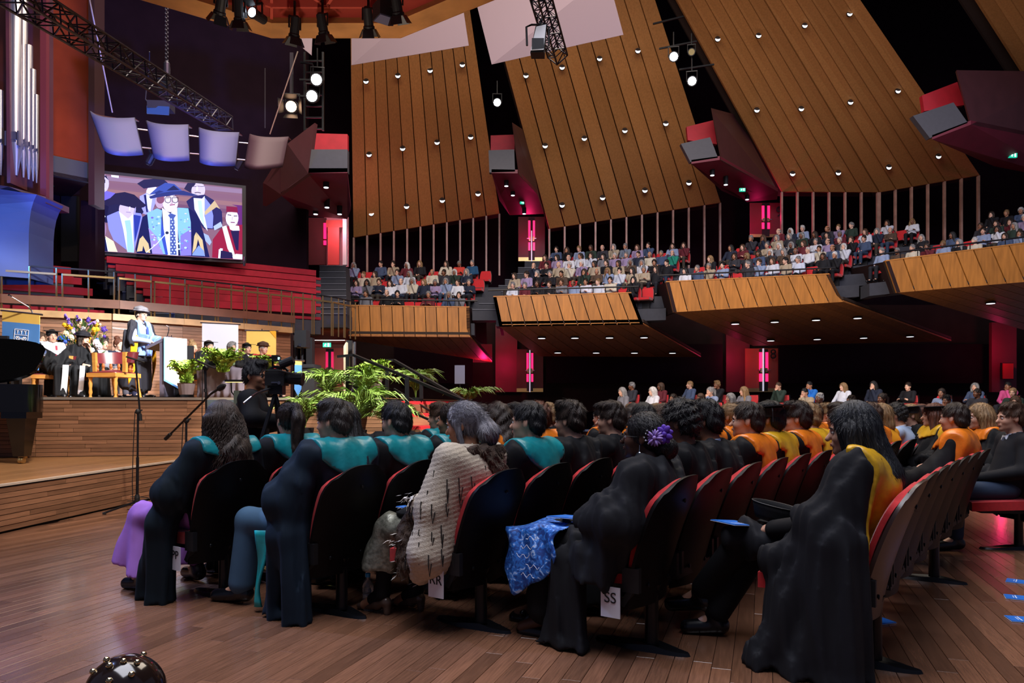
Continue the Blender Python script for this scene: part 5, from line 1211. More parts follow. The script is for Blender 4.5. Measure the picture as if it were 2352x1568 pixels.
# ================================================================= floor chairs
SEATP = {}
def slabshell(W_, z0, z1, lean, th, wrap, mtop, off=0.0, inset=0.0):
    def fn(u, v):
        x = (u - .5) * 2; z = z0 + (z1 - z0) * v
        ty = 1.0
        if v > .72: ty = math.sqrt(max(0.0, 1 - ((v - .72) / .28) ** 2.6 * .62))
        w = (W_ - inset) * (0.92 + .08 * math.sin(min(v, .7) / .7 * math.pi / 2)) * ty
        zz = z - .05 * (abs(x) ** 3) * (v ** 4)
        return Vector((-.03 - lean * v ** 1.4 + wrap * x * x + off, x * w, zz))
    return fn
def make_chair(label, letters_=None, aisle=True, brown=False):
    c = thing('auditorium_chair', label, 'chair')
    fs = slabshell(.255, .25, .91, .20, .02, .05, 0)
    MB().slab(fs, 14, 14, lambda u, v: (.018, 0, 0)).build('back_shell', M_SHELLBR if brown else M_SHELL, c, smooth=True)
    fc = slabshell(.255, .44, .895, .155, .05, .04, 0, -.012, .012)
    MB().slab(fc, 12, 12, lambda u, v: (.028 + .035 * math.sin(math.pi * u) ** .5 * math.sin(math.pi * v) ** .5 if 0 < u < 1 and 0 < v < 1 else .026, 0, 0)).build('back_cushion', M_REDSEAT, c, smooth=True)
    MB().slab(lambda u, v: (.03 + .46 * v, (u - .5) * .46, .45 + .02 * math.sin(math.pi * u) - .02 * v), 10, 8, lambda u, v: (0, 0, -.075)).build('seat', M_REDSEAT, c, smooth=True)
    MB().box((.22, 0, .355), (.36, .4, .035)).build('seat_pan', M_BLACK, c)
    for s in (-1, 1): MB().box((.0, s * .235, .40), (.09, .03, .12)).bar((.0, s * .23, .35), (.05, s * .23, .27), .03).build('hinge', M_BLACK, c)
    MB().lathe([(.036, .03), (.034, .3), (.05, .34)], n=18).build('post', M_POLE, c, smooth=True)
    ft = []
    for k in range(20):
        a = 2 * math.pi * k / 20; x = .27 * math.cos(a) + .06; ft.append((x, .062 * math.sin(a) * (1.0 if x < .05 else 1.15), 0.0))
    b = MB(); top = [(x * .96, y * .82, .016 + .022 * math.exp(-(x / .09) ** 2)) for x, y, z in ft]; n = 20
    b.add(ft + top, [tuple(range(n - 1, -1, -1)), tuple(range(n, 2 * n))] + [(i, (i + 1) % n, n + (i + 1) % n, n + i) for i in range(n)]); b.build('foot', M_POLE, c, smooth=True)
    for (y, z) in ((.12, .36), (-.12, .36), (.0, .78)): MB().ell((-.034 - .2 * ((z - .25) / .66) ** 1.4 + .05 * (y / .255) ** 2, y, z), (.006, .012, .012), 10, 6).build('bolt', M_POLE, c)
    if letters_:
        tg = newobj('row_tag', None, c); tg.location = (.09, .285, .29)
        MB().box((0, 0, 0), (.105, .006, .15)).build('card', M_PAPER, tg)
        letters(letters_, .075, frame4((0, .005, .02), (-1, 0, 0), (0, 0, 1)), M_BLACK, tg, 'row_letters')
    return c
FDIR = Vector((-.819, .574, 0)); RDIR = Vector((.574, .819, 0)); FACE = math.atan2(.574, -.819); PITCH = .54
ROWS = {'PP': G(515, 1370), 'QQ': G(785, 1408), 'RR': G(1105, 1440), 'SS': G(1497, 1490), 'TT': G(2008, 1527)}
ROWLEN = {'PP': 13, 'QQ': 13, 'RR': 13, 'SS': 13, 'TT': 7}
def seat_at(row, k):
    base = ROWS[row]; p = base.copy(); th = 0.0
    for i in range(k):
        th = -math.radians(0.9) * i
        r = Matrix.Rotation(th, 3, 'Z') @ RDIR; p = p + r * PITCH
    return p, FACE + th
ORD = ['aisle', 'second', 'third', 'fourth', 'fifth', 'sixth', 'seventh', 'eighth', 'ninth', 'tenth', 'eleventh', 'twelfth', 'thirteenth']
WHO = {'PP': 'the front row with the tag PP', 'QQ': 'the row of the stout teal-hooded man', 'RR': 'the row with the tag RR', 'SS': 'the row with the tag SS', 'TT': 'the row of the gold-hooded woman'}
aisle_lab = {'PP': 'black-backed chair with row tag PP under the curly-haired woman', 'QQ': 'black-backed chair under the teal-hooded man beside the water bottle', 'RR': 'black-backed chair with row tag RR under the woman in the woven cloak', 'SS': 'red and black chair with row tag SS under the woman with hair flowers', 'TT': 'red chair with ribbed brown back under the gold-hooded woman'}
proto = None; used1 = False
def strip_post(c):
    for ch in list(c.children):
        if ch.name.split('.')[0] in ('post', 'foot'): bpy.data.objects.remove(ch)
    MB().box((-.0, 0, .335), (.07, .56, .045)).build('beam', M_BLACK, c)
for row in ROWS:
    for k in range(ROWLEN[row]):
        p, a = seat_at(row, k)
        if k == 0:
            c = make_chair(aisle_lab[row], {'PP': 'PP', 'RR': 'RR', 'SS': 'SS'}.get(row), brown=row in ('TT',))
        else:
            if proto is None: proto = make_chair('x'); proto2 = dup(proto); strip_post(proto2); c = proto2; used2 = True
            else: c = dup(proto if k % 4 == 0 else proto2)
            c['label'] = 'red and black chair, %s in %s' % (ORD[k], WHO[row])
        c['group'] = 'red and black floor chairs'; c.location = p; c.rotation_euler = (0, 0, a)
FA2 = math.radians(173)
VROW = [Vector((4.45 + .12 * PITCH * k, 6.5 + .99 * PITCH * k, 0)) for k in range(6)]
for k, p in enumerate(VROW):
    c = dup(proto if k % 4 == 0 else proto2) if k else proto; c.location = p; c.rotation_euler = (0, 0, FA2)
    c['label'] = 'red and black chair, %s in the row cut off by the picture edge' % (ORD[k] if k else 'first'); c['group'] = 'red and black floor chairs'
# ================================================================= figures grown from distance fields
def surfnet(D, org, h):
    S = D < 0
    A = np.zeros(tuple(n - 1 for n in D.shape), np.int8)
    C8 = [(a, b, c) for a in (0, 1) for b in (0, 1) for c in (0, 1)]
    nx, ny, nz = A.shape
    for a, b, c in C8: A += S[a:a + nx, b:b + ny, c:c + nz]
    act = (A > 0) & (A < 8)
    I = np.argwhere(act)
    if len(I) == 0: return np.zeros((0, 3)), np.zeros((0, 4), int)
    ids = np.full(A.shape, -1, np.int32); ids[act] = np.arange(len(I), dtype=np.int32)
    vals = np.stack([D[I[:, 0] + a, I[:, 1] + b, I[:, 2] + c] for a, b, c in C8], 1)
    acc = np.zeros((len(I), 3), np.float32); cnt = np.zeros((len(I), 1), np.float32)
    co = np.array(C8, np.float32)
    for i in range(8):
        for j in range(i + 1, 8):
            if np.abs(co[i] - co[j]).sum() != 1: continue
            v0, v1 = vals[:, i], vals[:, j]; m = (v0 < 0) != (v1 < 0)
            t = np.where(m, v0 / np.where(m, v0 - v1, 1), 0)[:, None]
            acc += m[:, None] * (co[i] + t * (co[j] - co[i])); cnt += m[:, None]
    V = np.asarray(org, np.float32) + h * (I + acc / cnt)
    Fs = []
    for ax in range(3):
        sl0 = [slice(1, -1)] * 3; sl1 = [slice(1, -1)] * 3; sl0[ax] = slice(0, -1); sl1[ax] = slice(1, None)
        s0, s1 = S[tuple(sl0)], S[tuple(sl1)]; E = np.argwhere(s0 != s1)
        if len(E) == 0: continue
        flip = s0[E[:, 0], E[:, 1], E[:, 2]]
        off = np.ones(3, int); off[ax] = 0; E = E + off
        u, w = [(1, 2), (2, 0), (0, 1)][ax]
        def cell(du, dw):
            e = E.copy(); e[:, u] -= du; e[:, w] -= dw; return ids[e[:, 0], e[:, 1], e[:, 2]]
        q = np.stack([cell(1, 1), cell(0, 1), cell(0, 0), cell(1, 0)], 1)
        q[~flip] = q[~flip][:, ::-1]; Fs.append(q)
    return V, np.concatenate(Fs)

def np_mesh(name, V, Q, m):
    me = bpy.data.meshes.new(name); n = len(Q)
    me.vertices.add(len(V)); me.vertices.foreach_set('co', V.astype(np.float32).ravel())
    me.loops.add(n * 4); me.loops.foreach_set('vertex_index', Q.astype(np.int32).ravel())
    me.polygons.add(n); me.polygons.foreach_set('loop_start', np.arange(0, n * 4, 4, dtype=np.int32)); me.polygons.foreach_set('loop_total', np.full(n, 4, np.int32))
    me.polygons.foreach_set('use_smooth', np.ones(n, bool)); me.materials.append(m); me.update(calc_edges=True); return me

def A3(v): return np.array(v, np.float32)
class Field:
    """prims: ('c',a,b,ra,rb,k,ys)  ('e',c,r,k,R)  ('-e',c,r,k,R)"""
    def __init__(s, prims, h, pad=.03, also=()):
        lo = np.full(3, 9.0); hi = np.full(3, -9.0)
        for p in list(prims) + list(also):
            l, u = s.bounds(p)
            if p[0][0] != '-': lo = np.minimum(lo, l); hi = np.maximum(hi, u)
        s.h = h; s.lo = lo - pad; n = np.ceil((hi + pad - s.lo) / h).astype(int) + 2
        s.ax = [(s.lo[i] + h * np.arange(n[i])).astype(np.float32) for i in range(3)]
        s.D = np.full(tuple(n), .5, np.float32)
        for p in prims: s.apply(p)
    def bounds(s, p):
        if p[0] == 'c':
            a, b = A3(p[1]), A3(p[2]); r = max(p[3], p[4]); ys = p[6] if len(p) > 6 else 1.0; R = A3((r, r * max(ys, 1), r))
            a2 = a * A3((1, 1, 1)); return np.minimum(a, b) - R, np.maximum(a, b) + R
        c = A3(p[1]); r = max(p[2]) if len(p) > 4 and p[4] is not None else A3(p[2]); return c - r, c + r
    def xyz(s, sl=None):
        sl = sl or (slice(None),) * 3
        return s.ax[0][sl[0]][:, None, None], s.ax[1][sl[1]][None, :, None], s.ax[2][sl[2]][None, None, :]
    def apply(s, p):
        k = (p[5] if p[0] == 'c' else p[3]) if len(p) > (5 if p[0] == 'c' else 3) else .02
        l, u = s.bounds(p); m = k + 4 * s.h
        i0 = np.maximum(np.floor((l - m - s.lo) / s.h).astype(int), 0); i1 = np.minimum(np.ceil((u + m - s.lo) / s.h).astype(int) + 1, s.D.shape)
        if (i1 <= i0).any(): return
        sl = tuple(slice(a, b) for a, b in zip(i0, i1)); X, Y, Z = s.xyz(sl)
        if p[0] == 'c':
            a, b = A3(p[1]), A3(p[2]); ra, rb = p[3], p[4]; ys = p[6] if len(p) > 6 else 1.0
            ab = b - a; abs_ = A3((ab[0], ab[1] / ys, ab[2])); L2 = float(abs_ @ abs_) + 1e-9
            px, py, pz = X - a[0], (Y - a[1]) / ys, Z - a[2]
            t = np.clip((px * abs_[0] + py * abs_[1] + pz * abs_[2]) / L2, 0, 1)
            d = np.sqrt((px - t * abs_[0]) ** 2 + (py - t * abs_[1]) ** 2 + (pz - t * abs_[2]) ** 2) - (ra + t * (rb - ra))
        else:
            c = A3(p[1]); r = A3(p[2]); px, py, pz = X - c[0], Y - c[1], Z - c[2]
            R = p[4] if len(p) > 4 else None
            if R is not None:
                R = np.array(R, np.float32)
                qx = px * R[0, 0] + py * R[1, 0] + pz * R[2, 0]; qy = px * R[0, 1] + py * R[1, 1] + pz * R[2, 1]; qz = px * R[0, 2] + py * R[1, 2] + pz * R[2, 2]
                px, py, pz = qx, qy, qz
            k0 = np.sqrt((px / r[0]) ** 2 + (py / r[1]) ** 2 + (pz / r[2]) ** 2); k1 = np.sqrt((px / r[0] ** 2) ** 2 + (py / r[1] ** 2) ** 2 + (pz / r[2] ** 2) ** 2) + 1e-6
            d = k0 * (k0 - 1) / k1
        D = s.D[sl]
        if p[0][0] == '-':
            d = -d; hh = np.clip(.5 - .5 * (D - d) / k, 0, 1); s.D[sl] = D * (1 - hh) + d * hh + k * hh * (1 - hh)
        else:
            hh = np.clip(.5 + .5 * (D - d) / k, 0, 1); s.D[sl] = D * (1 - hh) + d * hh - k * hh * (1 - hh)
    def part(s, prims, cuts=(), k=.02, fn=None):
        """blend in a piece that is first cut by planes (point, outward normal)"""
        keep = s.D; s.D = np.full(keep.shape, .5, np.float32)
        for p in prims: s.apply(p)
        X, Y, Z = s.xyz()
        for (o, n) in cuts:
            n = V3(n).normalized(); s.D = np.maximum(s.D, (X - o[0]) * n.x + (Y - o[1]) * n.y + (Z - o[2]) * n.z)
        if fn is not None: s.D = fn(s.D, X, Y, Z)
        d = s.D; hh = np.clip(.5 + .5 * (keep - d) / k, 0, 1); s.D = keep * (1 - hh) + d * hh - k * hh * (1 - hh)
    def mesh(s, name, m, D=None):
        D = s.D if D is None else D
        D = D.copy(); D[0] = D[-1] = .5; D[:, 0] = D[:, -1] = .5; D[:, :, 0] = D[:, :, -1] = .5
        V, Q = surfnet(D, s.lo, s.h); return np_mesh(name, V, Q, m)

def folds(F_, amp, fx=90, seed=0.0, z0=-9, z1=9):
    X, Y, Z = F_.xyz(); F_.S = F_.D.copy(); a = fx * .5
    p1 = a * (X * .8 + Y * .6) + 1.3 * np.sin(2.3 * Z + seed) + seed; p2 = a * 1.5 * (Y - .7 * X) + 1.1 * np.sin(2.9 * Z + 2 * seed) + 1.3
    w = (.75 * np.sin(p1) + .28 * np.sin(2 * p1 + .6)) * (.75 + .35 * np.sin(3 * Z + 5 * Y)) + .5 * np.sin(p2) * (.6 + .4 * np.sin(5 * Z + 7 * X + seed)) + .25 * np.sin(6 * Z + 12 * X - 9 * Y)
    F_.D += amp * w

# ---- poses: x forward, y to the person's left, z up
def J_seat(lean=0.0, yaw=0.0, pitch=0.0, arms='lap', sc=1.0, spread=.11, tilt=0.0):
    J = dict(pel=(.13, 0, .56), che=(.03 + lean * .6, 0, .86), nk=(.03 + lean, 0, 1.0), hd=(.065 + lean * 1.25, tilt, 1.155), yaw=yaw, pitch=pitch)
    for s, g in (('L', 1), ('R', -1)):
        J['s' + s] = (.02 + lean * .9, g * .18, .95); J['h' + s] = (.14, g * .09, .53); J['k' + s] = (.56, g * spread, .51)
        J['a' + s] = (.57, g * spread, .10); J['t' + s] = (.71, g * (spread + .02), .035)
        J['e' + s] = (.09 + lean * .8, g * .25, .70); J['w' + s] = (.34, g * .07, .63)
    if arms == 'crossed':
        for s, g in (('L', 1), ('R', -1)): J['e' + s] = (.13, g * .25, .72); J['w' + s] = (.25, -g * .06, .76)
    if arms == 'chin':
        J['eL'] = (.26, .17, .68); J['wL'] = (.19 + lean, .05, .98)
    if arms == 'apart':
        for s, g in (('L', 1), ('R', -1)): J['e' + s] = (.12, g * .27, .69); J['w' + s] = (.40, g * .13, .58)
    return J
def J_stand(yaw=0.0, pitch=0.0, h=1.75):
    k = h / 1.75
    J = dict(pel=(0, 0, .95 * k), che=(0, 0, 1.28 * k), nk=(0, 0, 1.45 * k), hd=(.03, 0, 1.63 * k), yaw=yaw, pitch=pitch, stand=True)
    for s, g in (('L', 1), ('R', -1)):
        J['s' + s] = (0, g * .19, 1.40 * k); J['h' + s] = (0, g * .095, .92 * k); J['k' + s] = (.02, g * .10, .50 * k); J['a' + s] = (-.01, g * .11, .09); J['t' + s] = (.15, g * .13, .035)
        J['e' + s] = (0, g * .25, 1.12 * k); J['w' + s] = (.2, g * .2, .98 * k)
    return J
def V3(v): return Vector(v)
def headM(J): return Matrix.Rotation(math.radians(J['yaw']), 3, 'Z') @ Matrix.Rotation(math.radians(J['pitch']), 3, 'Y')
def head_prims(J):
    R = headM(J); hd = V3(J['hd']); T = lambda x, y, z: tuple(hd + R @ V3((x, y, z)))
    P_ = [('e', T(-.008, 0, .028), (.096, .075, .091), .03, R), ('e', T(.035, 0, -.03), (.060, .058, .085), .03, R), ('e', T(.045, 0, -.078), (.045, .043, .040), .025, R),
          ('e', T(.08, 0, -.1), (.017, .018, .015), .02, R), ('c', T(.092, 0, .0), T(.114, 0, -.033), .008, .0135, .012), ('c', T(.085, -.035, .014), T(.085, .035, .014), .011, .011, .015),
          ('e', T(.062, .036, -.032), (.028, .024, .026), .02, R), ('e', T(.062, -.036, -.032), (.028, .024, .026), .02, R),
          ('-e', T(.1, .031, -.004), (.014, .017, .011), .012, R), ('-e', T(.1, -.031, -.004), (.014, .017, .011), .012, R),
          ('c', T(.093, -.016, -.062), T(.093, .016, -.062), .009, .009, .008)]
    for g in (1, -1): P_ += [('e', T(-.008, g * .077, -.012), (.019, .009, .031), .008, R @ Matrix.Rotation(g * -.35, 3, 'Z'))]
    P_ += [('c', J['nk'], T(-.025, 0, -.075), .058, .054, .03)]
    return P_
def hand_prims(w, e, inner, curl=.5, k=1.0):
    w, e = V3(w), V3(e); d = (w - e).normalized(); up = V3((0, 0, 1)); s = d.cross(up)
    s = s.normalized() if s.length > .2 else V3((0, 1, 0)); dn = d.cross(s).normalized()
    if dn.z > 0: dn = -dn
    if s.y * inner < 0: s = -s
    out = [('c', tuple(w), tuple(w + d * .03), .025, .03, .015)]
    for i in range(4):
        o_ = s * ((1.5 - i) * .0185); L = (.036, .041, .039, .031)[i]; p0 = w + d * .03 + o_ * .8; p1 = w + d * .078 + o_
        p2 = p1 + (d * math.cos(curl) + dn * math.sin(curl)) * L; p3 = p2 + (d * math.cos(curl * 2.2) + dn * math.sin(curl * 2.2)) * L * .9
        out += [('c', tuple(p0), tuple(p1), .0125, .0105, .008), ('c', tuple(p1), tuple(p2), .0095, .0085, .004), ('c', tuple(p2), tuple(p3), .0085, .007, .004)]
    t0 = w + d * .018 + s * .024; t1 = t0 + d * .035 + s * .022 + dn * .01; t2 = t1 + d * .03 + s * .002 + dn * .012
    out += [('c', tuple(t0), tuple(t1), .013, .0105, .008), ('c', tuple(t1), tuple(t2), .0105, .0085, .004)]
    return out
def body_prims(J, legs=True):
    P_ = [('e', J['pel'], (.125, .16, .11), .03), ('c', J['pel'], J['che'], .105, .115, .03, 1.3), ('c', J['sL'], J['sR'], .052, .052, .04), ('c', J['che'], J['nk'], .095, .055, .04)]
    for s in 'LR':
        P_ += [('c', J['s' + s], J['e' + s], .047, .038, .02), ('c', J['e' + s], J['w' + s], .038, .025, .015)]
        P_ += hand_prims(J['w' + s], J['e' + s], -1 if s == 'L' else 1, J.get('curl', .55))
        if legs: P_ += [('c', J['h' + s], J['k' + s], .078, .054, .03), ('c', J['k' + s], J['a' + s], .052, .036, .02), ('c', J['a' + s], J['t' + s], .036, .03, .02)]
    return P_ + head_prims(J)
def torso_p(J, i, ys=1.28):
    return [('e', J['pel'], (.13 + i, .165 + i, .115 + i), .04), ('c', J['pel'], J['che'], .11 + i, .12 + i, .04, ys), ('c', J['sL'], J['sR'], .056 + i, .056 + i, .05), ('c', J['che'], tuple(V3(J['nk']) - V3((0, 0, .02))), .1 + i, .062 + i * .5, .05)]
def arm_p(J, i, sd='LR', flare=0.0, end=1.0):
    P_ = []
    for s in sd:
        w = lerp(V3(J['e' + s]), V3(J['w' + s]), end)
        P_ += [('c', J['s' + s], J['e' + s], .052 + i, .042 + i + flare * .5, .03), ('c', J['e' + s], tuple(w), .042 + i + flare * .5, .031 + i + flare, .025)]
    return P_
def leg_p(J, i, flare=0.0, hem=.08):
    P_ = [('e', J['pel'], (.13 + i, .165 + i, .1), .04)]
    for s in 'LR':
        a = V3(J['a' + s]); a = a + (V3(J['k' + s]) - a).normalized() * hem * .4
        P_ += [('c', J['h' + s], J['k' + s], .085 + i, .062 + i, .04), ('c', J['k' + s], tuple(a), .06 + i, .042 + i + flare, .03)]
    return P_
def shoe_p(J):
    P_ = []
    for s in 'LR':
        a, t = V3(J['a' + s]), V3(J['t' + s]); d = (t - a); d.z = 0; d.normalize(); h_ = a - d * .03
        P_ += [('c', tuple(V3((h_.x, h_.y, a.z - .045))), tuple(V3((t.x + d.x * .035, t.y + d.y * .035, t.z))), .046, .042, .02), ('c', tuple(a), tuple(V3((h_.x, h_.y, a.z - .04))), .05, .047, .02)]
    return P_
MESHC = {}
def cached(key, fn):
    if key not in MESHC: MESHC[key] = fn()
    return MESHC[key]
def neck_cut(F_, J, r=.072, top=None):
    nk = V3(J['nk']); X, Y, Z = F_.xyz()
    d = np.sqrt((X - nk.x - .012) ** 2 + (Y - nk.y) ** 2 + 0 * Z) - r
    cut = np.maximum(-d, -(Z - (nk.z - .055)))
    F_.D = np.maximum(F_.D, np.where(Z > nk.z - .055, np.maximum(-d, -.5), -.5) if False else -np.maximum(d, (nk.z - .05) - Z))
def g_body(J, h, legs=True): return Field(body_prims(J, legs), h).mesh('body', M_SKIN)
def g_top(J, h, i=.016, amp=.004, sd='LR', seed=0.):
    f = Field(torso_p(J, i) + arm_p(J, i, sd, .004), h); folds(f, amp, 40, seed); neck_cut(f, J, .058); return f.mesh('top', M_CLOTH)
def g_trouser(J, h, i=.012, flare=.01, amp=.003):
    f = Field(leg_p(J, i, flare), h); folds(f, amp, 30); return f.mesh('trousers', M_CLOTH)
def g_shoes(J, h): 
    f = Field(shoe_p(J), h); X, Y, Z = f.xyz(); 
    if not J.get('raised'): f.D = np.maximum(f.D, .002 - Z)
    return f.mesh('shoes', M_LEATHER)
def gown_field(J, h, amp=.008, extra=(), seed=0., sleeve=.035, skirt=True, i=.035, send=.75, drapes=(), droop=.10, fx=110):
    P_ = torso_p(J, i)
    if not J.get('stand'):
        P_ += [('c', J['h' + s], J['k' + s], .115, .095, .05) for s in J.get('lap', 'LR')]
    else:
        P_ += [('c', J['pel'], (J['pel'][0] - .03, 0, .3), .16, .21, .05, 1.2)]
    P_ += list(extra); sl = []
    for s in 'LR':
        S_, E_, W_ = V3(J['s' + s]), V3(J['e' + s]), V3(J['w' + s]); w = lerp(E_, W_, send); d = (W_ - E_).normalized()
        dn = Vector((0, 0, -1)); g = w + dn * droop * .8
        sl.append(([('c', tuple(S_), tuple(E_), .075 + i * .3, .085 + sleeve, .03), ('c', tuple(E_), tuple(w), .085 + sleeve, .075 + sleeve, .03), ('c', tuple(E_), tuple(E_ + dn * droop * .5 + d * .05), .07 + sleeve, .05 + sleeve, .03), ('c', tuple(w - d * .03), tuple(g), .05 + sleeve, .03 + sleeve, .03)], [(tuple(w), tuple(d + dn * .25))]))
    if skirt and not J.get('stand'):
        for s in 'LR': sl.append(([('c', J['k' + s], tuple(V3(J['a' + s]) - V3((0, 0, .03))), .095, .12, .03)], [((0, 0, .17), (-.2, 0, -1))]))
    sl += list(drapes)
    f = Field(P_, h, .03, [p for q, c in sl for p in q])
    for q, c in sl: f.part(q, c, .035)
    folds(f, amp * 1.75, fx, seed); X, Y, Z = f.xyz(); zt = V3(J['nk']).z - .17
    f.D += .003 * np.sin(170 * Y + 2 * np.sin(20 * Z)) * np.clip((zt - Z) * 30, 0, 1) * np.clip(1 - (zt - Z) * 3.2, 0, 1) * np.clip((.06 - X) * 20, 0, 1)
    neck_cut(f, J, .07); return f
def hood_mesh(f, J, zc=.80, sl=.72, off=.013, zmax=9, front=True, tail=None):
    X, Y, Z = f.xyz(); nk = V3(J['nk']); dz = nk.z - 1.0
    m = (zc + dz + sl * np.abs(Y)) - Z + 0 * X
    if not front: m = np.maximum(m, X - (nk.x + .02))
    m = np.maximum(m, np.abs(Y) - .215 + 0 * X)
    if tail: m = np.minimum(m, np.maximum(np.maximum(np.abs(Y - tail[0]) - tail[1] - tail[3] * (1.0 + dz - Z), X - tail[4]), tail[2] + dz - Z))
    b_ = f.S + .25 * (f.D - f.S); D = np.maximum(b_ - off, m); d = np.sqrt((X - nk.x - .012) ** 2 + (Y - nk.y) ** 2 + 0 * Z) - .066
    D = np.maximum(D, -np.maximum(d, (nk.z - .06) - Z)); return f.mesh('hood', M_SATIN, D)
def collar_mesh(J, h=.008):
    nk = V3(J['nk']); f = Field([('c', tuple(nk - V3((0.0, 0, .03))), tuple(nk + V3((.008, 0, .035))), .07, .063, .01)], h, .03)
    X, Y, Z = f.xyz(); f.D = np.maximum(f.D, (Z - nk.z - .035 + .35 * (X - nk.x)) + 0 * Y); return f.mesh('shirt_collar', M_CLOTH)

# ---- hair, built in the head's own frame
def bristle(me, style):
    n = len(me.vertices); V = np.empty(n * 3, np.float32); N_ = np.empty(n * 3, np.float32)
    me.vertices.foreach_get('co', V); me.vertices.foreach_get('normal', N_); V = V.reshape(-1, 3); N_ = N_.reshape(-1, 3)
    Q = np.empty(len(me.loops), np.int32); me.loops.foreach_get('vertex_index', Q); Q = Q.reshape(-1, 4)
    r = np.random.default_rng(len(style)); k = min(3600 if style not in ('long', 'straight', 'bob') else 3000, n); idx = r.choice(n, k, replace=False)
    p = V[idx]; no = N_[idx]; ok = (p[:, 0] < .085); p = p[ok]; no = no[ok]; k = len(p)
    c0 = np.array({'ponytail': (-.12, 0, .08), 'bun': (-.11, 0, -.05), 'topbun': (-.06, 0, .13), 'greytail': (-.1, 0, .02)}.get(style, (-.05, 0, .135)), np.float32)
    d = p - c0
    if style in ('ponytail', 'bun', 'topbun', 'greytail'): d = -d
    low = (p[:, 2] < -.02)[:, None]
    if style not in ('bun', 'topbun'): d = np.where(low, np.array((-.1, 0, -1), np.float32) * .1, d)
    if style in ('quiff',): d = d + np.array((-.05, .03, 0), np.float32)
    d = d / (np.linalg.norm(d, axis=1, keepdims=True) + 1e-6) + r.normal(0, .22 if style != 'curlyshort' else .8, d.shape)
    d = d - no * (d * no).sum(1, keepdims=True); d /= np.linalg.norm(d, axis=1, keepdims=True) + 1e-6
    L = r.uniform(.016, .034, (k, 1)) * (1.6 if style in ('long', 'straight', 'bob', 'curly', 'ponytail', 'greytail') else 1.0)
    s = np.cross(d, no) * .0011; lift = no * r.uniform(.001, .007 if style in ('short', 'quiff', 'curlyshort', 'crop') else .004, (k, 1))
    b0 = p - no * .001; m_ = p + d * L * .5 + lift * .8; e = p + d * L + lift * .6
    W = np.concatenate([b0 - s, b0 + s, m_ + s, m_ - s, e + s * .3, e - s * .3]).astype(np.float32); a = np.arange(k) + n
    Q2 = np.concatenate([np.stack([a, a + k, a + 2 * k, a + 3 * k], 1), np.stack([a + 3 * k, a + 2 * k, a + 4 * k, a + 5 * k], 1)])
    o = np_mesh('hair', np.concatenate([V, W]), np.concatenate([Q, Q2]), M_HAIR); bpy.data.meshes.remove(me); return o
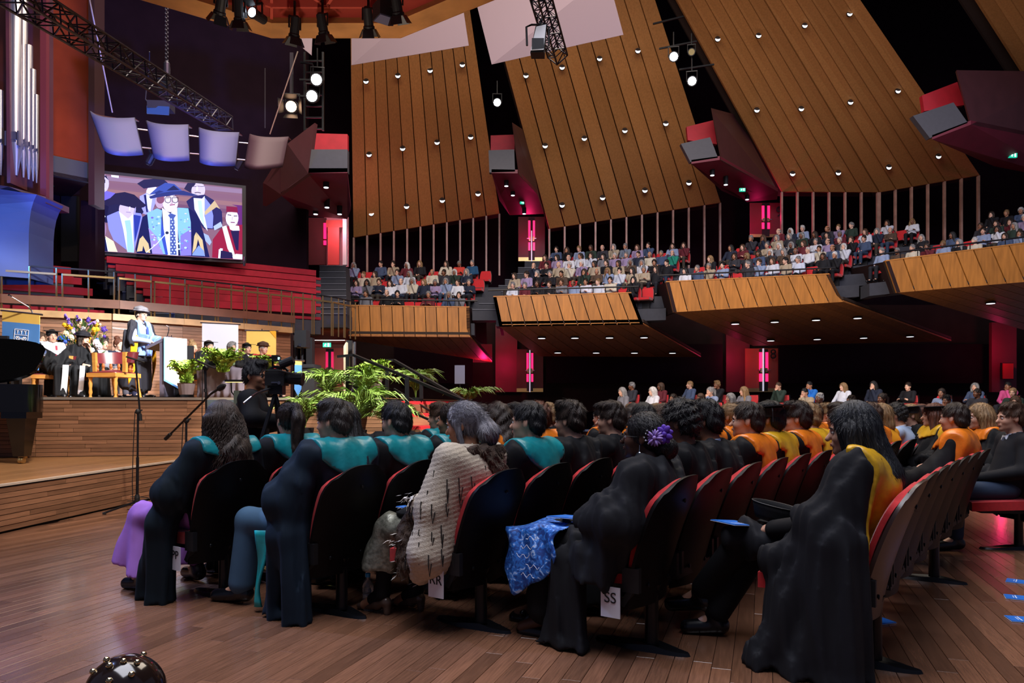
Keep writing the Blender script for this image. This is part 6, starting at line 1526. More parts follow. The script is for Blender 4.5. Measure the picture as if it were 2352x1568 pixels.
def hair_mesh(style, h=.007):
    a = lambda *p: p
    if style in ('short', 'crop', 'quiff', 'curlyshort', 'balding'):
        g = {'short': (.104, .086, .1), 'crop': (.101, .081, .097), 'quiff': (.108, .088, .106), 'curlyshort': (.112, .096, .112), 'balding': (.100, .081, .08)}[style]
        P_ = [('e', (-.012, 0, .034 if style != 'balding' else .012), g, .02), ('e', (-.055, 0, -.02), (.058, .066, .065), .03)]
        if style == 'quiff': P_ += [('e', (.045, 0, .115), (.05, .06, .028), .02)]
        if style in ('short', 'quiff'): P_ += [('e', (.0, .02, .1), (.085, .06, .04), .02)]
    elif style == 'long': P_ = [('e', (-.012, 0, .034), (.108, .092, .102), .02), ('c', (-.05, .03, -.02), (-.12, .07, -.34), .075, .055, .05), ('c', (-.05, -.03, -.02), (-.12, -.07, -.34), .075, .055, .05), ('c', (.0, .075, 0), (.0, .1, -.26), .035, .03, .04), ('c', (.0, -.075, 0), (.0, -.1, -.26), .035, .03, .04)]
    elif style == 'bob': P_ = [('e', (-.014, 0, .03), (.112, .098, .106), .02), ('c', (-.04, 0, -.02), (-.055, 0, -.11), .085, .08, .04), ('c', (.0, .08, 0), (.01, .085, -.11), .03, .03, .03), ('c', (.0, -.08, 0), (.01, -.085, -.11), .03, .03, .03)]
    elif style == 'curly': P_ = [('e', (-.012, 0, .04), (.112, .1, .106), .02), ('c', (-.05, 0, -.02), (-.085, 0, -.20), .09, .11, .06, 1.15), ('c', (-.085, 0, -.2), (-.08, 0, -.29), .10, .085, .05, 1.5), ('c', (.0, .08, .0), (-.03, .125, -.24), .042, .045, .04), ('c', (.0, -.08, .0), (-.03, -.125, -.24), .042, .045, .04)]
    elif style == 'ponytail': P_ = [('e', (-.012, 0, .032), (.104, .085, .098), .02), ('e', (-.05, 0, -.01), (.05, .062, .06), .03), ('e', (-.115, 0, .085), (.035, .03, .03), .015), ('c', (-.125, 0, .09), (-.17, 0, .0), .032, .045, .02), ('c', (-.17, 0, .0), (-.165, .01, -.2), .047, .036, .02), ('c', (-.165, .01, -.2), (-.14, .015, -.32), .036, .012, .02)]
    elif style == 'greytail': P_ = [('e', (-.012, 0, .034), (.106, .09, .1), .02), ('e', (-.045, 0, -.02), (.06, .07, .07), .03), ('c', (.02, .078, .01), (.0, .088, -.1), .022, .014, .02), ('c', (.02, -.078, .01), (.0, -.088, -.1), .022, .014, .02), ('e', (-.1, 0, .02), (.028, .028, .028), .01), ('c', (-.11, 0, .01), (-.135, 0, -.07), .04, .062, .02, 1.1), ('c', (-.135, 0, -.07), (-.12, 0, -.15), .058, .022, .02, 1.1)]
    elif style == 'bun': P_ = [('e', (-.012, 0, .033), (.104, .086, .099), .02), ('e', (-.055, 0, -.03), (.055, .062, .06), .03), ('e', (-.115, 0, -.055), (.062, .062, .06), .012)]
    elif style == 'topbun': P_ = [('e', (-.012, 0, .033), (.104, .086, .099), .02), ('e', (-.05, 0, -.02), (.055, .062, .06), .03), ('e', (-.06, 0, .14), (.055, .055, .05), .012)]
    elif style == 'straight': P_ = [('e', (-.012, 0, .036), (.112, .094, .105), .02), ('c', (-.04, 0, -.02), (-.10, .0, -.24), .095, .10, .05, 1.1), ('c', (-.10, 0, -.24), (-.125, .02, -.38), .09, .05, .05, 1.5), ('c', (.012, .083, .0), (.01, .11, -.27), .034, .04, .04), ('c', (.012, -.083, .0), (.01, -.11, -.27), .034, .04, .04), ('c', (.01, .11, -.27), (-.06, .12, -.36), .04, .02, .04)]
    f = Field(P_, h); X, Y, Z = f.xyz()
    long_ = style in ('long', 'bob', 'curly', 'straight')
    ph = np.arctan2(Y, -X - .0) if True else 0
    if style in ('curly',): f.D += .004 * np.sin(46 * Y + 30 * X + 2 * np.sin(38 * Z)) + .003 * np.sin(80 * Z + 60 * Y + 40 * X) + .012
    elif style == 'curlyshort': f.D += .007 * np.sin(95 * X + 4 * np.sin(60 * Z)) * np.sin(90 * Y + 3 * np.sin(70 * X)) + .004 * np.sin(120 * Z + 50 * X)
    elif style in ('short', 'quiff', 'crop', 'balding'): f.D += (.0028 if style != 'quiff' else .0045) * np.sin(120 * Y + 5 * np.sin(26 * X + 20 * Z)) + .002 * np.sin(70 * X + 60 * Z + 4 * np.sin(50 * Y))
    else: f.D += .0035 * np.sin(24 * ph + 3 * np.sin(9 * Z)) + .002 * np.sin(47 * ph + 2 * np.sin(14 * Z))
    # cut away the face and (for short styles) the nape and the space round the ears
    fr = .09 if not long_ else .085
    d = np.sqrt(((X - .115) / .085) ** 2 + (Y / (.072 if long_ else .078)) ** 2 + ((Z + .045) / .115) ** 2) - 1
    f.D = np.maximum(f.D, -d * .08)
    if not long_:
        f.D = np.maximum(f.D, np.where(np.abs(Z) < 9, (-.085 - Z) if style not in ('ponytail', 'greytail', 'bun') else -1.0, 0) + 0 * X + 0 * Y)
        if style in ('short', 'crop', 'quiff', 'curlyshort', 'balding'): f.D = np.maximum(f.D, np.minimum(np.minimum(X + .028, .012 - Z), 1) + 0 * Y)
    if style == 'balding': f.D = np.maximum(f.D, Z - .055 + .25 * np.abs(X + .05) * 0 + 0 * Y + 0 * X)
    return bristle(f.mesh('hair', M_HAIR), style)
STY = ('short', 'crop', 'quiff', 'curlyshort', 'balding', 'long', 'bob', 'ponytail', 'bun', 'topbun', 'straight', 'curly', 'greytail')

def eyes_mesh():
    b = MB()
    for g in (1, -1):
        b.mi = 0; b.ell((.083, g * .031, -.003), (.013, .014, .010), 10, 7); b.mi = 1; b.ell((.0925, g * .031, -.003), (.0045, .006, .006), 8, 6)
    return b.mesh('eyes', [M_EYE, M_IRIS], 'all')
def brows_mesh():
    b = MB()
    for g in (1, -1): b.tube([(.096, g * .016, .016), (.096, g * .032, .021), (.086, g * .05, .015)], [.003, .004, .002], 6)
    return b.mesh('eyebrows', M_HAIR, 'all')
def lips_mesh():
    b = MB(); b.ell((.101, 0, -.059), (.006, .02, .0045), 10, 6); b.ell((.1, 0, -.067), (.007, .018, .005), 10, 6); return b.mesh('lips', M_LIP, 'all')
def mortar_mesh():
    b = MB(); b.lathe([(.098, .02), (.1, .085), (.06, .1)], (-.01, 0, 0), 20); b.prism([(-.15, -.13, .1), (.12, -.14, .088), (.14, .13, .088), (-.13, .14, .1)], (0, 0, .008)); b.tube([(0, 0, .1), (-.06, .12, .1), (-.07, .14, .06), (-.07, .14, -.02)], .004, 5); return b.mesh('mortarboard', mat('cap_black', H('#15151a'), .7))
def bonnet_mesh():
    f = Field([('e', (-.005, 0, .062), (.16, .15, .012), .02), ('e', (-.02, 0, .1), (.125, .12, .055), .03), ('e', (-.05, .03, .11), (.09, .085, .05), .03)], .008); X, Y, Z = f.xyz(); f.D += .003 * np.sin(45 * X + 30 * Y)
    return f.mesh('soft_cap', M_CLOTH)
def flower_mesh(): return None

def put(parent, name, me, col=None, J=None, head=False):
    o = newobj(name, me, parent)
    if col is not None: o.color = H(col) if isinstance(col, str) else col
    if head:
        o.matrix_local = Matrix.Translation(V3(J['hd'])) @ headM(J).to_4x4()
    return o
def make_person(label, loc, rz, J, key, skin, hair=None, haircol='#2a1c14', wear=(), group=None, face=True, h=.008, cap=None, capcol='#20202a', legs=True):
    """wear: list of (part name, mesh key, builder, colour)"""
    b = newobj('person', cached(('body', key), lambda: g_body(J, h, legs)), None, label, 'person', group, None, loc, rz); b.color = H(skin)
    if hair: put(b, 'hair', cached(('hair', hair), lambda: hair_mesh(hair)), haircol, J, True)
    if face:
        put(b, 'eyes', cached('eyes', eyes_mesh), None, J, True); put(b, 'eyebrows', cached('brows', brows_mesh), haircol if haircol < '#a' else '#6a5a4a', J, True)
        c = H(skin); put(b, 'lips', cached('lips', lips_mesh), (min(1, c[0] * .95), c[1] * .55, c[2] * .6, 1), J, True)
    for (nm, mk, fn, col) in wear: put(b, nm, cached((mk, key), fn), col)
    if cap == 'mortar': put(b, 'mortarboard', cached('mortar', mortar_mesh), None, J, True)
    if cap == 'bonnet': put(b, 'soft_cap', cached('bonnet', bonnet_mesh), capcol, J, True)
    return b
SK = {'fair': '#c99a82', 'pale': '#d8ac94', 'tan': '#a87456', 'brown': '#7a4c34', 'dark': '#4a2c1e'}
# ================================================================= people on the floor, nearest first
HR = .0085; GR = .0115
def strands(parent, J, n, crown, guide, r=.0022, seg=14, seed=1, col='#2a1c14', name='hair_strands'):
    rr = random.Random(seed); b = MB()
    for i in range(n):
        pts = [Vector(guide(rr.uniform(0, 1), k / (seg - 1), rr, i)) for k in range(seg)] if False else None
        u = rr.uniform(0, 1); ph = rr.uniform(0, 6.28); L = rr.uniform(.8, 1.06); amp = rr.uniform(.3, 1)
        pts = [guide(u, k / (seg - 1), ph, L, amp) for k in range(seg)]
        b.tube(pts, [r] * (seg - 3) + [r * .8, r * .5, r * .2], 3, False)
    o = b.build(name, M_HAIR, parent, 'all', kind='stuff'); o.color = H(col)
    o.matrix_local = Matrix.Translation(V3(J['hd'])) @ headM(J).to_4x4(); return o
def pleats(parent, f, n, x, ylim, z0, z1, m, col):
    pass

def seat_person(row, k, label, J, key, **kw):
    p, a = seat_at(row, k)
    return make_person(label, p, a + kw.pop('turn', 0.0), J, key, **kw)

# --- woman with long curly hair, lilac trousers (first chair)
J = J_seat(-.03, 8, 4, 'lap', spread=.16); J['kL'] = (.60, .22, .51); J['aL'] = (.60, .22, .10); J['tL'] = (.72, .24, .035); J['eL'] = (.12, .29, .70); J['lap'] = ''
def gp():
    f = gown_field(J, GR, .008, (), .3, skirt=False, send=.8, drapes=[([('c', J['sL'], (.19, .32, .5), .085, .09, .06), ('c', (.18, .32, .5), (.22, .31, -.05), .085, .08, .05), ('c', (.22, .32, .5), (.40, .30, -.05), .085, .07, .05), ('c', (.22, .31, .0), (.38, .30, .0), .07, .06, .05)], [((0, 0, .006), (0, 0, -1))])])
    return f
fg = gp()
def lil():
    f = Field([('e', J['pel'], (.16, .19, .12), .04)] + [('c', J['h' + s], J['k' + s], .105, .09, .05) for s in 'LR'], GR, .03, [('c', J['kL'], (.82, .27, .1), .12, .16), ('c', J['kR'], (.7, -.2, .1), .1, .14)])
    f.part([('c', J['kL'], (.72, .25, .1), .088, .14, .03), ('c', (.60, .2, .5), (.50, .26, .05), .08, .12, .04)], [((.7, .25, .20), (.35, 0, -1))], .03)
    f.part([('c', J['kR'], (.66, -.17, .1), .088, .13, .03)], [((0, 0, .12), (0, 0, -1))], .03)
    folds(f, .008, 90, .4); return f
pw = seat_person('PP', 0, 'woman with long dark curly hair in black gown and lilac trousers', J, 'curlywoman', skin=SK['fair'], hair='curly', haircol='#33261f', h=HR,
    wear=[('gown', 'gown', lambda: fg.mesh('gown', M_CLOTH), '#0c1a23'), ('hood', 'hood', lambda: hood_mesh(fg, J, .90, .3), '#0e7a82'), ('trousers', 'tr', lambda: lil().mesh('trousers', M_CLOTH), '#a36fc4'), ('shoes', 'sh', lambda: g_shoes(J, .01), '#15131a')])
def g_curly(u, t, ph, L, a):
    th = math.pi * (.12 + .76 * u) * 2 - math.pi  # round the back
    th = (u - .5) * 4.6
    if t < .3:
        e = t / .3 * 1.45; r = .112; x = -.012 - r * math.sin(e) * math.cos(th); y = r * .92 * math.sin(e) * math.sin(th); z = .035 + .108 * math.cos(e)
    else:
        s = (t - .3) / .7 * L; R = .116 + .03 * s + .012 * a; x = -.012 - (.112 + .02 * s) * math.cos(th) - .04 * s; y = R * math.sin(th) * (1 + .08 * s); z = .035 + .013 - .35 * s
        w = .011 * min(1, s * 4); x += w * math.sin(26 * s + ph); y += w * math.cos(26 * s + ph)
    return Vector((x, y, z))
strands(pw, J, 620, None, g_curly, .0021, 22, 3, '#3a2b23')
# --- man with teal hood, grey trousers (second chair)
J2 = J_seat(.0, 14, 3, 'lap', spread=.12); J2['kL'] = (.64, .19, .53); J2['aL'] = (.69, .21, .11); J2['tL'] = (.85, .25, .035); J2['eL'] = (.16, .30, .70); J2['wL'] = (.34, .17, .62); J2['sL'] = (.03, .2, .96); J2['sR'] = (.01, -.2, .96); J2['hd'] = (.07, 0, 1.16); J2['lap'] = 'R'
def gp2():
    f = gown_field(J2, GR, .009, (), 1.1, skirt=False, send=.85, drapes=[([('c', (.06, .27, .8), (.14, .30, .5), .09, .10, .05), ('c', (.16, .30, .5), (.30, .27, -.05), .09, .07, .05), ('c', (.10, .30, .5), (.04, .29, -.05), .09, .07, .05), ('c', (.06, .28, .0), (.28, .27, .0), .06, .06, .05)], [((0, 0, .006), (0, 0, -1))])])
    return f
fg2 = gp2()
pm = seat_person('QQ', 0, 'stout grey-haired man in dark gown with broad teal hood beside the water bottle', J2, 'tealman', skin=SK['fair'], hair='short', haircol='#3a3430', h=HR,
    wear=[('gown', 'gown', lambda: fg2.mesh('gown', M_CLOTH), '#122231'), ('hood', 'hood', lambda: hood_mesh(fg2, J2, .79, .72), '#0e7a82'), ('trousers', 'tr', lambda: g_trouser(J2, GR, .02, .022, .004), '#42607c'), ('shoes', 'sh', lambda: g_shoes(J2, .008), '#0e1016'),
          ('sock', 'sock', lambda: Field([('c', (.68, .205, .10), (.66, .2, .22), .042, .046)], .009).mesh('sock', M_CLOTH), '#1a2230')])
b = MB(); b.slab(lambda u, v: (.35 + .06 * u + .06 * (1 - v) + .015 * math.sin(v * 7), .30 + .015 * math.sin(u * 3.1 + v * 5) - .02 * (1 - v), .035 + .47 * v), 6, 14, lambda u, v: (-.008, -.012, 0)); o = b.build('gown_facing', M_SATIN, pm, 'all'); o.color = H('#18aeb8')
# --- woman in the woven cloak (third chair)
J3 = J_seat(.06, 18, 10, 'lap', spread=.10); J3['kL'] = (.60, .12, .52); J3['aL'] = (.66, .12, .12); J3['tL'] = (.80, .13, .035); J3['kR'] = (.58, -.1, .52); J3['aR'] = (.55, -.06, .12); J3['tR'] = (.69, -.05, .035); J3['wL'] = (.40, .06, .63); J3['hd'] = (.12, 0, 1.15); J3['curl'] = .8
def gp3():
    P_ = torso_p(J3, .035) + arm_p(J3, .045, 'LR', .03, .75) + [('c', J3['sL'], (.14, .27, .45), .08, .13, .05), ('c', (.14, .27, .45), (.22, .26, .33), .11, .07, .05), ('c', (.05, .1, .9), (.14, .2, .45), .11, .11, .05)]
    f = Field(P_, .009); X, Y, Z = f.xyz(); f.D += .0022 * np.sin(2 * math.pi * (Z + .25 * X + .15 * Y) / .026) + .003 * np.sin(18 * X + 11 * Y + 3 * np.sin(9 * Z)); neck_cut(f, J3, .075); return f
fc3 = gp3()
cw = seat_person('RR', 0, 'grey-haired woman with low ponytail in cream woven cloak with black tassels and fur trim', J3, 'cloakwoman', skin=SK['tan'], hair='greytail', haircol='#6e6c74', h=.0075,
    wear=[('woven_cloak', 'cloak', lambda: fc3.mesh('woven_cloak', mat('woven_flax', H('#b8ab98'), .85, noise=.12, nscale=60, bump=.4, bscale=160)), '#b8ab98'),
          ('skirt', 'skirt', lambda: (lambda f: (f.part([('c', J3['kL'], (.70, .14, .16), .088, .13, .05), ('c', J3['kR'], (.66, -.09, .16), .088, .12, .05), ('c', (.68, .1, .2), (.66, -.06, .2), .1, .1, .05)], [((0, 0, .20), (.12, 0, -1))], .03), folds(f, .008, 80, 2.), f.mesh('skirt', mat('skirt_metallic', H('#77786c'), .35, metal=.35, noise=.5, nscale=40, bump=.3, bscale=60)))[-1])(Field([('e', J3['pel'], (.16, .19, .12), .04)] + [('c', J3['h' + s], J3['k' + s], .105, .09, .05) for s in 'LR'], GR, .03, [('c', J3['kL'], (.8, .2, .16), .1, .14), ('c', J3['kR'], (.8, -.2, .16), .1, .14)])), '#77786c'),
          ('tights', 'tights', lambda: Field([('c', J3['kL'], J3['aL'], .06, .045), ('c', J3['kR'], J3['aR'], .06, .045)] + [('c', J3['a' + s], tuple(lerp(V3(J3['a' + s]), V3(J3['t' + s]), .5)), .044, .04) for s in 'LR'], .01).mesh('tights', M_CLOTH), '#101014'),
          ('shoes', 'sh', lambda: Field([q for s in 'LR' for q in (('c', (J3['a' + s][0] - .03, J3['a' + s][1], .075), (J3['a' + s][0] + .04, J3['a' + s][1], .06), .034, .034, .02), ('c', (J3['a' + s][0] + .04, J3['a' + s][1], .05), (J3['t' + s][0] + .04, J3['t' + s][1], .022), .036, .022, .02), ('c', (J3['a' + s][0] - .04, J3['a' + s][1], .07), (J3['a' + s][0] - .04, J3['a' + s][1], .012), .026, .022, .01))], .007).mesh('shoes', M_LEATHER), '#57463c')])
fur = mat('fur_brown', H('#3a2a20'), .9, noise=.5, nscale=30, bump=1.0, bscale=90)
def furmesh():
    nk = V3(J3['nk']); f = Field([('c', (-.0, .11, 1.0), (-.05, -.1, .99), .035, .045, .03), ('c', (-.045, .0, .985), (-.09, -.06, .84), .05, .075, .03), ('c', (.30, .20, .70), (.36, .24, .52), .045, .05, .03), ('c', (.34, .26, .52), (.30, .29, .36), .055, .06, .03)], .008)
    X, Y, Z = f.xyz(); f.D += .006 * np.sin(90 * Y + 40 * X + 4 * np.sin(30 * Z)) + .004 * np.sin(120 * X + 50 * Z); return f.mesh('fur_trim', fur)
fm = furmesh(); put(cw, 'fur_trim', fm)
rr = random.Random(4); fb = MB(); vs_ = [v for v in fm.vertices]; rr.shuffle(vs_)
for v in vs_[:900]:
    d_ = (v.normal * .5 + Vector((-.2, -.1, -1)) + Vector((rr.uniform(-.3, .3), rr.uniform(-.3, .3), 0))).normalized() * rr.uniform(.02, .045); s_ = d_.cross(v.normal).normalized() * .0016 if d_.cross(v.normal).length > 1e-5 else Vector((.001, 0, 0))
    fb.add([v.co - s_, v.co + s_, v.co + d_ + v.normal * .004], [(0, 1, 2)])
fb.build('fur_hairs', mat('fur_hair', H('#4a382a'), .8, rand=.4), cw, kind='stuff')
rr = random.Random(2); fb = MB()
for c_, n_, sp_ in (((.32, .25, .74), 26, .03), ((.33, .29, .5), 34, .045), ((.33, .27, .33), 26, .04)):
    for i in range(n_):
        p_ = Vector(c_) + Vector((rr.gauss(0, sp_), rr.gauss(0, .02), rr.gauss(0, sp_ * .6))); d_ = Vector((rr.uniform(-.2, 1), rr.uniform(-.2, 1), rr.uniform(-1, .2))).normalized() * rr.uniform(.025, .05); s_ = d_.cross(Vector((.3, .2, 1))).normalized() * .014
        fb.add([p_, p_ + d_ * .5 + s_, p_ + d_, p_ + d_ * .5 - s_], [(0, 1, 2, 3)])
fb.build('white_feathers', mat('feather', H('#cfcac4'), .9), cw, kind='stuff')
rr = random.Random(5); me = cw.children[[c.name.split('.')[0] for c in cw.children].index('woven_cloak')].data
tb_ = MB(); cand = [(v.co.copy(), v.normal.copy()) for v in me.vertices if v.normal.y > .25 or v.normal.x < -.35]
cand = [c for c in cand if .42 < c[0].z < .98]; rr.shuffle(cand); got = []
for co, no in cand:
    if all((co - g).length > .055 for g in got):
        got.append(co); 
        if len(got) > 62: break
        l = rr.uniform(.07, .13); out = no * .008; side = Vector((-no.y, no.x, 0)) * rr.uniform(.004, .016)
        tb_.tube([co + out * .3, co + out * 1.2 + Vector((0, 0, -l * .5)), co + out * 1.4 + Vector((0, 0, -l)) + side * .5, co + out + Vector((0, 0, -l * .4)) + side * 1.4], .0032, 5)
tb_.build('tassels', mat('tassel_black', H('#141210'), .7), cw, kind='stuff')
eo = MB(); eo.tube([(-.0, .092, -.05), (.0, .095, -.11)], .003, 6); o = put(cw, 'earring', eo.mesh('earring', M_STEEL), None, J3, True)
def g_tail(u, t, ph, L, a):
    th = (u - .5) * 4.4
    if t < .55:
        e = 1 - t / .55; x0, y0, z0 = -.012 - .108 * math.sin(1.45 * e + .1) * math.cos(th), .094 * math.sin(1.45 * e + .1) * math.sin(th), .034 + .102 * math.cos(1.45 * e + .1)
        ss = t / .55; tx, ty, tz = -.118, 0, .03; k = ss ** 1.5
        z_ = .034 + .02 + .08 * math.cos(th * .5); x1 = .06 - .16 * ss; y1 = .09 * math.sin((u - .5) * 3.0) * (1 - ss ** 2); zz = .135 * math.sqrt(max(0, 1 - ((x1 + .012) / .11) ** 2 - (y1 / .095) ** 2)) if ((x1 + .012) / .11) ** 2 + (y1 / .095) ** 2 < 1 else 0
        p = Vector((x1, y1, .034 + zz * .76)); return lerp(p, Vector((tx, ty, tz)), k)
    s = (t - .55) / .45 * L; return Vector((-.12 - .05 * math.sin(s * 2.6) - .008 * a, (.05 * math.sin(s * 3.1) + .01) * math.sin(th * 1.3), .03 - .19 * s))
strands(cw, J3, 320, None, g_tail, .0013, 18, 4, '#8c8a92')
# things she holds
p0, a0 = seat_at('RR', 0); R0m = Matrix.Rotation(a0, 4, 'Z')
def on(row, v, k=0):
    p, a = seat_at(row, k); return p + Matrix.Rotation(a, 3, 'Z') @ Vector(v), a
w, a = on('RR', (.50, .03, .635)); t = booklet('blue booklet in the hands of the woman in the woven cloak', 0, 0, .15, .2, a + .6, 0, w); t.rotation_euler = (.1, -.15, a + .5)
w, a = on('RR', (.43, .07, .625)); hat = thing('beret', 'soft black cap with a small white tag lying on the cloaked woman lap', 'hat', w, a)
f = Field([('e', (0, 0, 0), (.13, .11, .025), .02), ('e', (-.02, .01, .015), (.1, .09, .025), .02)], .008); put(hat, 'crown', f.mesh('crown', M_CLOTH), '#12141a'); MB().box((-.0, .04, .034), (.05, .03, .003)).build('tag', M_PAPER, hat)

# --- woman with bun and flowers (fourth chair)
J4 = J_seat(-.02, 12, -2, 'lap', spread=.10); J4['hd'] = (.045, 0, 1.095); J4['nk'] = (.0, 0, .95); J4['che'] = (.0, 0, .82)
for s, g in (('L', 1), ('R', -1)): J4['s' + s] = (.0, g * .165, .90); J4['e' + s] = (.07, g * .24, .68); J4['w' + s] = (.36, g * .06, .62)
J4['kL'] = (.58, .14, .50); J4['aL'] = (.56, .14, .1); J4['tL'] = (.70, .16, .035); J4['aR'] = (.72, -.05, .1); J4['tR'] = (.86, -.03, .035); J4['kR'] = (.60, -.06, .52)
def gp4():
    f = gown_field(J4, GR, .010, (), 2.2, sleeve=.06, skirt=False, i=.04, send=.5, droop=.16, drapes=[([('c', (.38, .17, .46), (.46, .22, -.05), .09, .08, .05), ('c', (.36, .2, .45), (.30, .25, -.05), .07, .07, .05), ('c', (.30, .24, 0), (.44, .22, 0), .06, .06, .05)], [((0, 0, .006), (0, 0, -1))]), ([('c', (.12, .24, .52), (.18, .27, .34), .10, .08, .05), ('c', (.22, .24, .5), (.25, .26, .30), .08, .06, .05)], [((0, 0, .31), (.3, 0, -1))])])
    X, Y, Z = f.xyz(); f.D += .006 * np.sin(150 * Y + 60 * X) * np.clip(1 - np.abs(Z - .84) / .10, 0, 1); f.D = np.maximum(f.D, .004 - Z); return f
fg4 = gp4()
fwm = seat_person('SS', 0, 'dark-skinned woman with bun, purple hair flowers and glasses in a full black gown', J4, 'flowerwoman', skin=SK['dark'], hair='bun', haircol='#0f0c0e', h=.0072,
    wear=[('gown', 'gown', lambda: fg4.mesh('gown', M_CLOTH), '#17181d'), ('sandals', 'sh', lambda: Field([('c', (.7, -.05, .012), (.87, -.03, .012), .045, .045), ('c', (.80, -.09, .06), (.80, .01, .06), .018, .018), ('c', (.70, .14, .012), (.58, .14, .012), .045, .04)], .008).mesh('sandals', M_LEATHER), '#0e0c0c'),
          ('dress', 'dr', lambda: Field(leg_p(J4, .025, .03, .15), .011).mesh('dress', M_CLOTH), '#09090c'), ('blouse', 'bl', lambda: Field([('c', (.0, .05, .925), (.0, -.05, .925), .05, .05)], .009).mesh('blouse', M_CLOTH), '#2a6ac0')])
fl = MB()
for (c, r, n_, tl_) in (((-.075, .075, -.0), .045, 16, 1),):
    for i in range(n_):
        a = 6.28 * i / n_; fl.ell((c[0] + r * .6 * math.cos(a), c[1] + .006 * (i % 3), c[2] + r * .6 * math.sin(a)), (r * .42, .006, r * .42), 8, 5, Matrix.Rotation(-a, 3, 'Y') @ Matrix.Diagonal((1, 1, .35)))
    fl.ell((c[0], c[1] + .012, c[2]), (.012, .008, .012), 8, 5)
put(fwm, 'lilac_flower', fl.mesh('lilac_flower', mat('flower_lilac', H('#a98ad8'), .6), 'all'), None, J4, True)
fl = MB()
for i in range(9):
    a = 6.28 * i / 9; fl.ell((-.12 + .024 * math.cos(a), .06 + .008 * (i % 2), .02 + .03 * math.sin(a)), (.022, .006, .015), 8, 6, Matrix.Rotation(-a, 3, 'Y'))
fl.ell((-.12, .068, .02), (.016, .01, .016), 8, 6); put(fwm, 'violet_flower', fl.mesh('violet_flower', mat('flower_violet', H('#5a30b0'), .6), 'all'), None, J4, True)
fl = MB()
for x, z in ((-.03, .02), (-.022, -.0), (-.035, .035), (-.045, -.03), (-.03, -.015)): fl.ell((x, .085, z), (.005, .004, .005), 6, 4)
put(fwm, 'hair_pearls', fl.mesh('hair_pearls', M_PAPER), None, J4, True)
fl = MB()
for g in (1, -1): fl.tube([(.108 + .0 * k, g * (.034 + .022 * math.cos(k * .45)), -.004 + .02 * math.sin(k * .45)) for k in range(15)], .0018, 5); fl.tube([(.108, g * .055, 0), (.08, g * .076, .002), (.0, g * .08, .0)], .0018, 5)
fl.tube([(.112, -.012, .0), (.112, .012, .0)], .0018, 5); GL = fl.mesh('glasses', M_BLACK); put(fwm, 'glasses', GL, None, J4, True)
fl = MB(); fl.tube([(-.0, .085, -.04), (.0, .087, -.075)], .0018, 5)
for z in (-.08, -.087, -.094, -.1): fl.ell((0, .087, z), (.009, .006, .006), 8, 5)
put(fwm, 'earring', fl.mesh('earring', M_CHROME), None, J4, True)
w, a = on('SS', (.0, .0, 0)); lapc = thing('patterned_cloth', 'bright blue patterned cloth draped over the lap of the flower-haired woman', 'cloth', w, a)
def clothfn(u, v):
    x = .40 + .36 * u
    if v < .4: return Vector((x, -.14 + .385 * v / .4, .618 + .01 * math.sin(u * 9 + v * 11) - .03 * u * u))
    s = (v - .4) / .6; return Vector((x + .02 * math.sin(s * 5 + u * 3) - .06 * s * (u - .3), .245 + .04 * math.sin(s * 1.6) + .016 * math.sin(u * 16 + s * 2), .615 - .03 * u * u - (.14 + .22 * math.sin(u * 2.6) ** 2 + .05 * math.sin(u * 9)) * s))
mc = mat('cloth_blue_batik', H('#1d5fc0'), .6)
nt = mc.node_tree; tcn = nt.nodes.new('ShaderNodeTexCoord'); vo = nt.nodes.new('ShaderNodeTexNoise'); vo.inputs['Scale'].default_value = 26; vo.inputs['Detail'].default_value = 6; vo.inputs['Distortion'].default_value = 1.6; rp_ = nt.nodes.new('ShaderNodeValToRGB')
rp_.color_ramp.elements[0].position = .42; rp_.color_ramp.elements[0].color = H('#123a86'); rp_.color_ramp.elements[1].position = .6; rp_.color_ramp.elements[1].color = H('#2f7fe0'); e_ = rp_.color_ramp.elements.new(.68); e_.color = H('#bcd8ff')
nt.links.new(tcn.outputs['Object'], vo.inputs['Vector']); nt.links.new(vo.outputs['Fac'], rp_.inputs[0]); nt.links.new(rp_.outputs[0], nt.nodes['Principled BSDF'].inputs['Base Color'])
MB().slab(clothfn, 16, 26, lambda u, v: (0, -.005, -.005)).build('cloth', mc, lapc, 'all')
b = MB(); rr = random.Random(8)
for i in range(5):
    x0, z0 = rr.uniform(-.05, .12), .50 - .05 * i; pts = [Vector((.50 + .03 * (i % 3) + .012 * k, .297, .56 - .05 * i + .012 * math.sin(k * 1.7 + i))) for k in range(8)]; b.tube(pts, .0016, 4)
b.build('white_script', M_PAPER, lapc)
w, a = on('SS', (.46, .05, .645)); t = booklet('blue booklet on the patterned blue cloth', 0, 0, .15, .21, a + 1.2, 0, w); t.rotation_euler = (0.05, -.05, a + 1.35)

